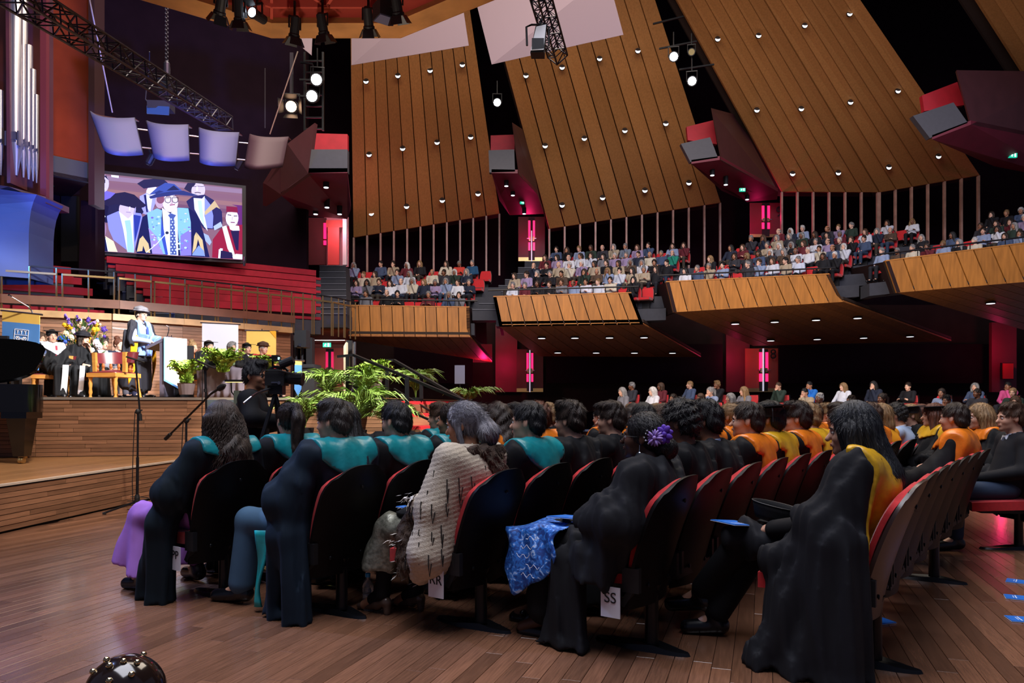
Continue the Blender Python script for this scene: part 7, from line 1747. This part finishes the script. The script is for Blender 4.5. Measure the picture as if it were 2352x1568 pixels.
# --- woman with long straight black hair and gold hood (last chair)
J5 = J_seat(.04, 14, 6, 'lap', spread=.10); J5['hd'] = (.10, 0, 1.135); J5['wL'] = (.46, .10, .625); J5['eL'] = (.16, .27, .70); J5['curl'] = .9; J5['raised'] = True
J5['kL'] = (.62, .04, .56); J5['aL'] = (.88, -.02, .22); J5['tL'] = (1.02, -.03, .13); J5['kR'] = (.58, -.1, .50); J5['aR'] = (.80, -.02, .10); J5['tR'] = (.90, .02, .035)
def gp5():
    f = gown_field(J5, GR, .011, (), 3.3, sleeve=.03, skirt=False, i=.04, send=.34, drapes=[([('c', J5['sL'], (.12, .29, .64), .09, .11, .06), ('c', (.16, .30, .62), (.46, .33, -.08), .10, .08, .05), ('c', (.10, .31, .62), (.06, .36, -.08), .11, .10, .05), ('c', (.12, .31, .6), (.26, .36, -.08), .10, .09, .05), ('c', (.28, .24, .55), (.45, .31, -.08), .09, .07, .05), ('c', (.2, .25, .6), (.42, .22, .50), .09, .07, .05), ('c', (.06, .35, -.02), (.46, .33, -.02), .09, .07, .05)], [((0, 0, .006), (0, 0, -1))])])
    return f
fg5 = gp5()
gw = seat_person('TT', 0, 'woman with long straight black hair in black gown with gold hood, legs crossed', J5, 'goldwoman', skin=SK['fair'], hair='straight', haircol='#12141a', h=.0072,
    wear=[('gown', 'gown', lambda: fg5.mesh('gown', M_CLOTH), '#17181e'), ('hood', 'hood', lambda: hood_mesh(fg5, J5, .93, .15, .016, front=False, tail=(.10, .13, .48, .10, .03)), '#c99a1e'),
          ('top', 'top', lambda: Field(arm_p(J5, .014, 'LR', .004, .93), .009).mesh('top', M_CLOTH), '#131317'), ('trousers', 'tr', lambda: Field(leg_p(J5, .014, .012, .1), GR).mesh('trousers', M_CLOTH), '#0d0d11'), ('boots', 'sh', lambda: g_shoes(J5, .009), '#101014')])
def g_straight(u, t, ph, L, a):
    th = (u - .5) * 4.9
    if t < .3:
        e = t / .3 * 1.5; x = -.012 - .116 * math.sin(e) * math.cos(th); y = .098 * math.sin(e) * math.sin(th); z = .037 + .112 * math.cos(e)
    else:
        s = (t - .3) / .7 * L; x = -.012 - (.116 + .02 * s) * math.cos(th) * (1 - .2 * s) - .08 * s * s - .03 * s; y = (.1 + .03 * s) * math.sin(th) + .01 * a * math.sin(5 * s + ph); z = .045 - .43 * s
    return Vector((x, y, z))
strands(gw, J5, 620, None, g_straight, .0014, 18, 9, '#1a1d26')
w, a = on('TT', (.46, .0, .635)); hat = thing('bonnet_cap', 'black hollow cap on the lap of the gold-hooded woman', 'hat', w, a + .2)
b = MB(); b.slab(lambda u, v: ((.11 + .012 * v) * math.cos(u * 6.283), (.085 + .01 * v) * math.sin(u * 6.283), .02 + .085 * v + .025 * math.cos(u * 6.283)), 32, 3, lambda u, v: (-.006 * math.cos(u * 6.283), -.006 * math.sin(u * 6.283), 0)); b.ell((0, 0, .02), (.1, .078, .012), 16, 6); b.build('crown', M_CLOTH, hat, 'all').color = H('#101013')
MB().tube([((.123) * math.cos(k * .2618), .096 * math.sin(k * .2618), .106 + .025 * math.cos(k * .2618)) for k in range(25)], .0025, 5).build('piping', mat('piping_grey', H('#3a3836'), .6), hat)
w, a = on('TT', (.66, .07, .635)); t = booklet('blue booklet in the hand of the gold-hooded woman', 0, 0, .15, .21, a + .9, 0, w); t.rotation_euler = (.02, -.08, a + .95)

# ---- reusable seated figures
POSES = {'a': J_seat(0, 0, 2, 'lap'), 'b': J_seat(-.02, 14, 0, 'crossed'), 'c': J_seat(.05, 6, 6, 'chin'), 'd': J_seat(-.03, -16, 0, 'apart', spread=.15)}
gown_f = {}
def gf(k):
    if k not in gown_f: gown_f[k] = gown_field(POSES[k], .0145, .008, (), ord(k) * 1.0, sleeve=.03)
    return gown_f[k]
def standard(label, loc, rz, pk, skin, hair, haircol, dress, c1, c2='#1a1c24', c3='#dfe2ea', cap=None, capcol='#20202a', group=None, face=True):
    J = POSES[pk]; wear = []
    if dress in ('gown', 'hood', 'longhood'):
        wear.append(('gown', 'gown', lambda: gf(pk).mesh('gown', M_CLOTH), '#0d0e12'))
        if dress == 'hood': wear.append(('hood', 'hood', lambda: hood_mesh(gf(pk), J, .80, .72, .014), c1))
        if dress == 'longhood': wear.append(('hood', 'lhood', lambda: hood_mesh(gf(pk), J, .90, .2, .018, front=True, tail=(0, .12, .5, .05, .02)), c1))
        if c3: wear.append(('shirt_collar', 'collar', lambda: collar_mesh(J), c3))
    else:
        wear.append(('top', 'top', lambda: g_top(J, .012), c1))
        if dress == 'suit': wear.append(('shirt_collar', 'collar', lambda: collar_mesh(J), c3))
    wear.append(('trousers', 'trousers', lambda: g_trouser(J, .0145), c2)); wear.append(('shoes', 'shoes', lambda: g_shoes(J, .012), '#121114'))
    return make_person(label, loc, rz, J, 'pose' + pk, SK[skin], hair, haircol, wear, group, face, .0085, cap, capcol)
HC = {'black': '#141113', 'dark brown': '#2a1c14', 'brown': '#4a3222', 'fair': '#8a6c48', 'grey': '#8a8888', 'white': '#c9c6c4', 'auburn': '#5a2f1c'}
STN = {'short': 'short', 'crop': 'cropped', 'quiff': 'swept', 'curlyshort': 'short curly', 'balding': 'thinning', 'long': 'long', 'bob': 'bobbed', 'ponytail': 'ponytailed', 'bun': 'bunned', 'topbun': 'top-knotted', 'straight': 'straight long', 'curly': 'long curly'}
TEAL, ORG, YEL = '#0e7a82', '#d8741a', '#c89a20'
def fl_(row, k, pk, skin, hair, hc, dress, c1, look, cap=None, c2='#1a1c24', c3='#cfd6e6', capcol='#15151a', dx=0.0):
    p, a = seat_at(row, k)
    p = p + Matrix.Rotation(a, 3, 'Z') @ Vector((dx, 0, 0))
    return standard(look, p, a, pk, skin, hair, HC[hc], dress, c1, c2, c3, cap, capcol)
fl_('PP', 1, 'd', 'fair', 'ponytail', 'dark brown', 'hood', TEAL, 'woman with high brown ponytail and teal hood in front of the teal-hooded man', c3=None)
fl_('PP', 2, 'a', 'fair', 'straight', 'black', 'gown', TEAL, 'person with smooth straight black hair half hidden behind the stout grey-haired man')
fl_('PP', 3, 'a', 'brown', 'curlyshort', 'black', 'gown', TEAL, 'person with low dark curly head before the bright palms')
fl_('PP', 4, 'b', 'fair', 'short', 'brown', 'hood', TEAL, 'brown-haired man with teal hood in front of the red steps')
fl_('QQ', 1, 'a', 'fair', 'crop', 'black', 'hood', TEAL, 'man with neat black crop, pale collar and broad teal hood', c3='#aab8d8')
fl_('QQ', 2, 'b', 'tan', 'bun', 'dark brown', 'hood', TEAL, 'person with slicked dark hair tied low and teal hood beside the cloaked woman')
fl_('RR', 1, 'b', 'fair', 'crop', 'black', 'hood', TEAL, 'young man with black hair and teal hood right behind the cloaked woman', c3=None)
fl_('RR', 2, 'a', 'fair', 'quiff', 'dark brown', 'gown', TEAL, 'tall man with swept brown hair and checked collar in plain black gown', c3='#8c9cc4')
fl_('RR', 3, 'b', 'fair', 'short', 'dark brown', 'gown', TEAL, 'man with thick short dark hair in plain gown next to the checked-collar man', c3=None)
fl_('RR', 4, 'a', 'tan', 'crop', 'black', 'gown', TEAL, 'man with cropped hair just above the flower-haired woman glasses', c3=None)
fl_('SS', 1, 'a', 'brown', 'curlyshort', 'black', 'gown', TEAL, 'person with big dark curly hair right behind the purple hair flowers', c3=None)
fl_('SS', 2, 'c', 'brown', 'quiff', 'black', 'gown', TEAL, 'man with thick black hair and pale blue collar bowing his head', c3='#a8bce4')
fl_('SS', 3, 'b', 'fair', 'crop', 'dark brown', 'longhood', ORG, 'brown-haired man with pale collar and orange hood over his back, beside the bowed man')
fl_('SS', 4, 'a', 'tan', 'short', 'black', 'longhood', YEL, 'person in mortarboard and yellow hood in the row of the flower-haired woman', 'mortar')
fl_('SS', 5, 'b', 'fair', 'quiff', 'dark brown', 'longhood', ORG, 'young man with swept dark hair, orange hood and pale shirt before the gold-hooded woman', c2='#2a3c5c')
fl_('SS', 9, 'a', 'fair', 'quiff', 'brown', 'longhood', ORG, 'young man with wavy brown hair, orange hood and grey tie behind the gold-hooded woman')
fl_('SS', 10, 'c', 'fair', 'bob', 'fair', 'shirt', '#e09a20', 'fair-haired person in yellow sleeves raising a hand to the face')
fl_('SS', 11, 'c', 'tan', 'curlyshort', 'black', 'suit', '#9fb4d4', 'dark curly-haired man in pale striped sleeves with hand at his mouth')
# the two big figures at the right
p, a = seat_at('TT', 6)
m1 = standard('tall man with neat brown hair, navy suit and large orange hood beyond the bare floor', p, a, 'd', 'fair', 'crop', HC['dark brown'], 'longhood', ORG, '#c8c4c0', '#e4e8f2')
p = VROW[0]; a = FA2
m2 = standard('fair-haired man in dark waistcoat and jeans at the cut-off edge of the picture', p, a, 'a', 'fair', 'short', HC['brown'], 'suit', '#15161c', '#2c3a50', '#a8b4d0')
J_ = POSES['d']; [bpy.data.objects.remove(c_) for c_ in list(m1.children) if c_.name.split('.')[0] == 'hood']
put(m1, 'hood', hood_mesh(gf('d'), J_, .88, .2, .026, tail=(.10, .17, .42, .06, .10)), ORG)
for m_, tc_ in ((m1, '#6a7488'), (m2, '#3a4456')):
    b = MB(); b.prism([(.105, -.045, 1.0), (.105, .045, 1.0), (.170, .03, .8), (.175, 0, .74), (.172, -.03, .8)], (.006, 0, 0)); b.build('shirt_front', mat('shirt_white', H('#d4dae8'), .7), m_)
    b = MB(); b.prism([(.118, -.016, .985), (.118, .016, .985), (.185, .022, .78), (.187, 0, .75), (.185, -.022, .78)], (.006, 0, 0)); b.build('tie', mat('tie_' + tc_[1:], H(tc_), .5), m_)
rr = random.Random(21)
seen = {}
def cap1(s): return s
def rnd_floor(row, k, loc, a, where):
    hair = rr.choice(('short', 'crop', 'quiff', 'curlyshort', 'long', 'bob', 'ponytail', 'straight', 'bun', 'curly')); hc = rr.choice(('black', 'dark brown', 'brown', 'fair', 'auburn', 'dark brown'))
    d = rr.random(); col, cn = (ORG, 'orange') if d < .62 else (YEL, 'yellow')
    dress = 'longhood' if d < .85 else 'gown'; cap = 'mortar' if rr.random() < .14 else None
    skin = rr.choice(('fair', 'pale', 'tan', 'fair', 'brown'))
    lab = 'graduate with %s %s hair%s%s, %s' % (STN[hair], hc, '' if dress == 'gown' else ', %s hood' % cn, ', mortarboard' if cap else '', where)
    standard(lab, loc, a, rr.choice('abcd'), skin, hair, HC[hc], dress, col, c3=rr.choice(('#cfd6e6', None, '#a8bce4')), cap=cap, group='graduates further along the floor rows')
SHORTROW = {'PP': 'row tagged PP', 'QQ': 'row of the stout man', 'RR': 'row tagged RR', 'SS': 'row tagged SS', 'TT': 'last row'}
for row, k0 in (('PP', 5), ('QQ', 3), ('RR', 5), ('SS', 6)):
    for k in range(k0, ROWLEN[row]):
        p, a = seat_at(row, k)
        if row == 'SS' and k in (9, 10, 11): continue
        if rr.random() < .93: rnd_floor(row, k, p, a, '%s in %s' % (ORD[k], SHORTROW[row]))
standard('fair long-haired woman with orange hood just left of the man at the picture edge', VROW[1], FA2, 'a', 'fair', 'long', HC['fair'], 'longhood', ORG)
for k in range(2, 6): rnd_floor('V', k, VROW[k], FA2, '%s in row of the edge man' % ORD[k])

# ---- camera operator, standing
JC = J_stand(-24, 4, 1.64); JC['eR'] = (.04, -.27, 1.16); JC['wR'] = (.30, -.10, 1.10); JC['eL'] = (.06, .26, 1.08); JC['wL'] = (.34, .10, 1.12)
cm = make_person('camera operator with dark hair, glasses and black jacket standing behind the video camera', ((570 - 1176) * 6.5 / F, 6.6, 0), math.radians(8), JC, 'operator', SK['tan'], 'quiff', '#121016',
    [('jacket', 'jk', lambda: g_top(JC, .012, .03, .007), '#14151a'), ('trousers', 'tr', lambda: Field([('c', JC['h' + s], JC['k' + s], .1, .075, .04) for s in 'LR'] + [('c', JC['k' + s], JC['a' + s], .075, .065, .03) for s in 'LR'], .014).mesh('trousers', M_CLOTH), '#121318'), ('shirt_collar', 'cl', lambda: collar_mesh(JC), '#0c0c10'), ('shoes', 'sh', lambda: g_shoes(JC, .012), '#101012')], None, True, .0085)
put(cm, 'glasses', GL, None, JC, True)
hp = MB(); hp.tube([(-.0, .09 * math.cos(t_), .02 + .12 * math.sin(t_)) for t_ in [k * .314 for k in range(11)]], .007, 6); hp.lathe([(.03, -.01), (.032, .012)], (0, .088, -.01), 12, Matrix.Rotation(math.pi / 2, 3, 'X')); put(cm, 'headset', hp.mesh('headset', M_BLACK), None, JC, True)

# ---- people on the stage
def stage_at(px, Y): return Vector(((px - 1176) * Y / F, Y, SZ))
JS = J_stand(0, 6, 1.70); JS['eL'] = (.08, .25, 1.1); JS['wL'] = (.34, .16, 1.05); JS['eR'] = (.08, -.25, 1.1); JS['wR'] = (.34, -.16, 1.05)
fgs = gown_field(JS, .012, .010, [('c', (-.06, .2, 1.2), (-.12, .22, .3), .1, .14, .05), ('c', (-.06, -.2, 1.2), (-.12, -.22, .3), .1, .14, .05)], .7)
X, Y, Z = fgs.xyz(); fgs.D = np.maximum(fgs.D, (X - .09) - np.clip(1.2 - Z, 0, 1) * .03 + 0 * Y)
spk = make_person('speaker in grey velvet cap and long black gown with gold lining at the lectern', stage_at(322, 13.9), math.radians(-14), JS, 'speaker', SK['pale'], 'balding', '#8a8478',
    [('gown', 'gown', lambda: fgs.mesh('gown', M_CLOTH), '#24242c'), ('suit', 'su', lambda: g_top(JS, .012, .012), '#8c98b8'), ('stole', 'st', lambda: (lambda D: Field.mesh(fgs, 'stole', M_SATIN, D))(np.maximum(fgs.S - .018, np.maximum(np.maximum(.03 - X, .8 - Z), np.maximum(np.abs(Y) - .17, .055 - np.abs(Y))) + 0 * X)), '#7a9ae8'),
     ('trousers', 'tr', lambda: Field([('c', JS['h' + s], JS['k' + s], .1, .075, .04) for s in 'LR'] + [('c', JS['k' + s], JS['a' + s], .075, .065, .03) for s in 'LR'], .014).mesh('trousers', M_CLOTH), '#1e2038'), ('shirt_collar', 'cl', lambda: collar_mesh(JS), '#f4f4f8'), ('shoes', 'sh', lambda: g_shoes(JS, .012), '#101012')], None, True, .0085, 'bonnet', '#6c6a70')
put(spk, 'glasses', GL, None, JS, True)
b = MB(); b.prism([(.155, -.018, 1.34), (.155, .018, 1.34), (.175, .03, 1.02), (.18, 0, .98), (.175, -.03, 1.02)], (.008, 0, 0)); b.build('tie', mat('tie_blue', H('#3a4a90'), .5), spk)
for g in (1, -1):
    b = MB(); b.slab(lambda u, v: (.04 + .12 * u - .04 * (1 - v), g * (.30 - .05 * u + .02 * math.sin(v * 6)), .55 + .62 * v - .5 * (1 - u) * (1 - v) * .6), 6, 12, lambda u, v: (-.006, g * -.01, 0)); o = b.build('gold_sleeve_lining', M_SATIN, spk, 'all'); o.color = H('#e0a020')
def stage_person(label, px, Y, rz, pk, skin, hair, hc, dress, c1, c2, c3, cap=None, capcol='#20202a'):
    return standard(label, stage_at(px, Y) + Vector((0, 0, 0)), math.radians(rz), pk, skin, hair, HC[hc], dress, c1, c2, c3, cap, capcol)
mb1 = stage_person('seated man in mortarboard, white-edged robe and red tie on the stage', 118, 13.75, -30, 'd', 'fair', 'crop', 'black', 'hood', '#e4e6f4', '#23232c', '#f0f0f4', 'mortar')
b = MB(); b.prism([(.16, -.016, .98), (.16, .016, .98), (.185, .024, .76), (.185, -.024, .76)], (.01, 0, 0)); b.build('tie', mat('tie_red', H('#b02038'), .5), mb1)
for g in (1, -1):
    b = MB(); b.slab(lambda u, v: (.665 + .05 * math.sin(v * 1.4) - .01 * u + .03 * v, g * (.10 + .1 * u), .08 + .52 * v), 4, 8, lambda u, v: (.01, 0, 0)); o = b.build('white_robe_edge', M_SATIN, mb1, 'all'); o.color = H('#e6e8f4')
stage_person('seated person in pale trousers and brown boots, legs crossed, behind the piano end', 88, 14.3, -25, 'b', 'fair', 'short', 'brown', 'gown', '#e4e6f4', '#e8ddd0', '#f0f0f4')
stage_person('seated person in wide black soft cap and black robe on the stage', 182, 14.3, -25, 'c', 'fair', 'bob', 'dark brown', 'gown', '#20202a', '#1a1a22', None, 'bonnet', '#15151c')
stage_person('young man in pale grey suit and navy tie looking down on the stage', 232, 15.3, -22, 'a', 'fair', 'quiff', 'dark brown', 'suit', '#9a9aa4', '#70707c', '#f4f4f8')
stage_person('young red-haired woman in navy blazer with white collar on the stage', 268, 15.6, -25, 'a', 'pale', 'topbun', 'auburn', 'suit', '#1c2438', '#1c2438', '#f4f4f8')
stage_person('seated person in blue hat mostly hidden beside the flowers', 143, 15.2, -25, 'a', 'fair', 'bob', 'dark brown', 'gown', '#20202a', '#1a1a22', None, 'bonnet', '#2a58b8')
for px, Y, hair, hc, cap, cc, d, c1, lb in ((440, 16.4, 'topbun', 'fair', None, '', 'shirt', '#c87838', 'fair-haired person with top knot behind the stage table'), (476, 16.0, 'bun', 'dark brown', 'mortar', '', 'gown', '', 'person with blue-black mortarboard before the tall white banner'),
        (528, 16.4, 'short', 'grey', None, '', 'suit', '#5a6a4a', 'grey-haired person low before the right edge of the white banner'), (563, 16.6, 'crop', 'black', 'mortar', '', 'gown', '', 'person in mortarboard before the left edge of the yellow banner'), (601, 16.6, 'short', 'white', 'bonnet', '#3a2418', 'shirt', '#a82030', 'pale-faced person in brown soft cap and red robe before the yellow banner')):
    stage_person(lb, px, Y, -35, 'a', 'fair', hair, hc, d, c1 or '#20202a', '#20202a', '#e8e8f0', cap, cc or '#20202a')

# ================================================================= the audience beyond
seatp = thing('audience_seat', 'x', 'seat')
MB().slab(lambda u, v: (-.03 - .12 * v, (u - .5) * .5 * (1 - .25 * v ** 4), .40 + .46 * v), 8, 6, lambda u, v: (.07, 0, 0)).build('back_cushion', M_REDSEAT, seatp, True)
MB().slab(lambda u, v: (-.05 - .12 * v, (u - .5) * .52 * (1 - .2 * v ** 4), .30 + .58 * v), 6, 5, lambda u, v: (-.02, 0, 0)).build('back_shell', M_SHELL, seatp, True)
MB().slab(lambda u, v: (.02 + .42 * v, (u - .5) * .48, .44), 4, 4, lambda u, v: (0, 0, -.09)).build('seat', M_REDSEAT, seatp, True)
MB().box((.1, 0, .18), (.07, .3, .36)).build('pedestal', M_BLACK, seatp)
first_seat = [True]
def put_seat(loc, rz, label, group):
    s = seatp if first_seat[0] else dup(seatp); first_seat[0] = False
    s.location = loc; s.rotation_euler = (0, 0, rz); s['label'] = label; s['group'] = group; return s
TOPS = [('white', '#c4c6cf'), ('pale blue', '#7c8aa8'), ('grey', '#6a6a72'), ('black', '#14141a'), ('navy', '#1e2436'), ('beige', '#9a8c78'), ('brown', '#4a3a30'), ('dark green', '#24332c'), ('maroon', '#5a1e28'), ('cream', '#b8b0a0'), ('charcoal', '#2c2c34'), ('lilac', '#8a7a9c'), ('black', '#14141a'), ('white', '#b8bcc8'), ('denim blue', '#3c4a66')]
RN = ['front', 'second', 'third', 'fourth', 'fifth', 'sixth']
def audience(block, short, rows, rz, occ, special={}, gap=(), seed=1, cap_n=None):
    rr2 = random.Random(seed)
    for i, (xl, yl, Yl, xr, yr, Yr, n) in enumerate(rows):
        a, c = P(xl, yl, Yl), P(xr, yr, Yr)      # heads line
        fl = MB(); d = (c - a); d.z = 0; dn = d.normalized(); nn = Vector((-dn.y, dn.x, 0))
        lo = Vector((0, 0, -1.19)); A_, C_ = a + lo - dn * .4, c + lo + dn * .4
        fr_ = .5 if i == 0 else .95; fl.prism([A_ - nn * fr_, C_ - nn * fr_, C_ + nn * .3, A_ + nn * .3], (0, 0, -.45)); fl.build('tier_%s' % block, M_STEP, kind='structure')
        for k in range(n):
            p = lerp(a, c, (k + .5) / n); loc = Vector((p.x, p.y, p.z - 1.19)); dirc = rz + rr2.uniform(-.08, .08)
            where = '%s row of %s, %s from stage end' % (RN[i], short, ('first', 'second', 'third', 'fourth', 'fifth', 'sixth', 'seventh', 'eighth', 'ninth', 'tenth', 'eleventh', 'twelfth', 'thirteenth', 'fourteenth')[k])
            put_seat(loc, rz, 'red seat, %s' % where, 'red seats in %s' % short)
            sp_ = special.get((i, k))
            if (i, k) in gap or (sp_ is None and rr2.random() > occ): continue
            hair = rr2.choice(('short', 'crop', 'balding', 'short', 'long', 'bob', 'ponytail', 'curly', 'straight', 'bob', 'curlyshort', 'quiff')); hc = rr2.choice(('grey', 'white', 'dark brown', 'brown', 'black', 'fair', 'grey', 'dark brown')); tn, tc = rr2.choice(TOPS)
            if sp_: tn, tc, hair, hc = sp_
            standard('%s person in %s top, %s' % (hc + '-haired', tn, where), loc + Vector((0, 0, rr2.uniform(-.03, .05))), dirc, rr2.choice('abcd'), rr2.choice(('fair', 'fair', 'pale', 'tan', 'brown')), hair, HC[hc], 'shirt', tc, rr2.choice(('#1a1c24', '#2c3a50', '#3a342e', '#15151a')), group='audience in %s' % short, face=True)
def toward(px, Y, tx=-7.0, ty=13.0):
    return math.atan2(ty - Y, tx - (px - 1176) * Y / F)
audience('lowest', 'lowest balcony', [(830, 671, 29.0, 1068, 676, 29.0, 10), (806, 648, 29.9, 1090, 646, 29.9, 11), (822, 628, 30.8, 1112, 624, 30.8, 11), (800, 607, 31.7, 1130, 604, 31.7, 11)], toward(960, 30), .64,
         {(3, 8): ('orange-red', '#b83a30', 'short', 'grey'), (3, 9): ('blue', '#1f4668', 'short', 'grey'), (1, 3): ('white', '#c8cad4', 'long', 'dark brown'), (0, 2): ('black', '#121217', 'balding', 'grey')}, seed=4)
audience('second', 'second balcony', [(1165, 655, 28.6, 1500, 640, 28.4, 12), (1170, 632, 29.5, 1520, 618, 29.3, 13), (1215, 611, 30.4, 1545, 600, 30.2, 12), (1240, 592, 31.3, 1560, 580, 31.1, 12), (1265, 574, 32.2, 1585, 561, 32.0, 12)], toward(1340, 30), .88,
         {(3, 11): ('bright green', '#1f7a68', 'balding', 'grey'), (4, 6): ('grey', '#6a7484', 'short', 'grey'), (0, 6): ('white', '#c0c0cc', 'short', 'dark brown')}, seed=5)
audience('third', 'third balcony', [(1560, 620, 27.9, 1935, 585, 27.7, 13), (1590, 595, 28.8, 1955, 566, 28.6, 13), (1665, 571, 29.7, 2000, 547, 29.5, 12), (1685, 551, 30.6, 2060, 527, 30.4, 13), (1775, 531, 31.5, 2110, 508, 31.3, 12)], toward(1780, 29), .86,
         {(0, 9): ('pale blue', '#b4bcd0', 'short', 'grey'), (1, 8): ('white', '#c0c4d0', 'balding', 'grey')}, seed=6)
audience('highest', 'highest balcony', [(2010, 580, 26.8, 2400, 530, 26.4, 11), (2100, 548, 27.7, 2420, 508, 27.3, 9), (2240, 520, 28.6, 2440, 488, 28.3, 6), (2265, 497, 29.5, 2460, 462, 29.2, 6)], toward(2180, 28), .8, {}, seed=7)
audience('rear', 'rear stalls', [(1455, 915, 19.0, 2380, 916, 16.5, 13), (1400, 898, 22.0, 2370, 898, 19.5, 13), (1420, 884, 25.0, 2360, 884, 22.5, 13)], toward(1900, 21), .78,
         {(2, 6): ('bright blue', '#1f64b8', 'crop', 'black'), (2, 7): ('white', '#c8ccd8', 'long', 'fair'), (2, 12): ('pink', '#b84a80', 'crop', 'black')}, seed=8)
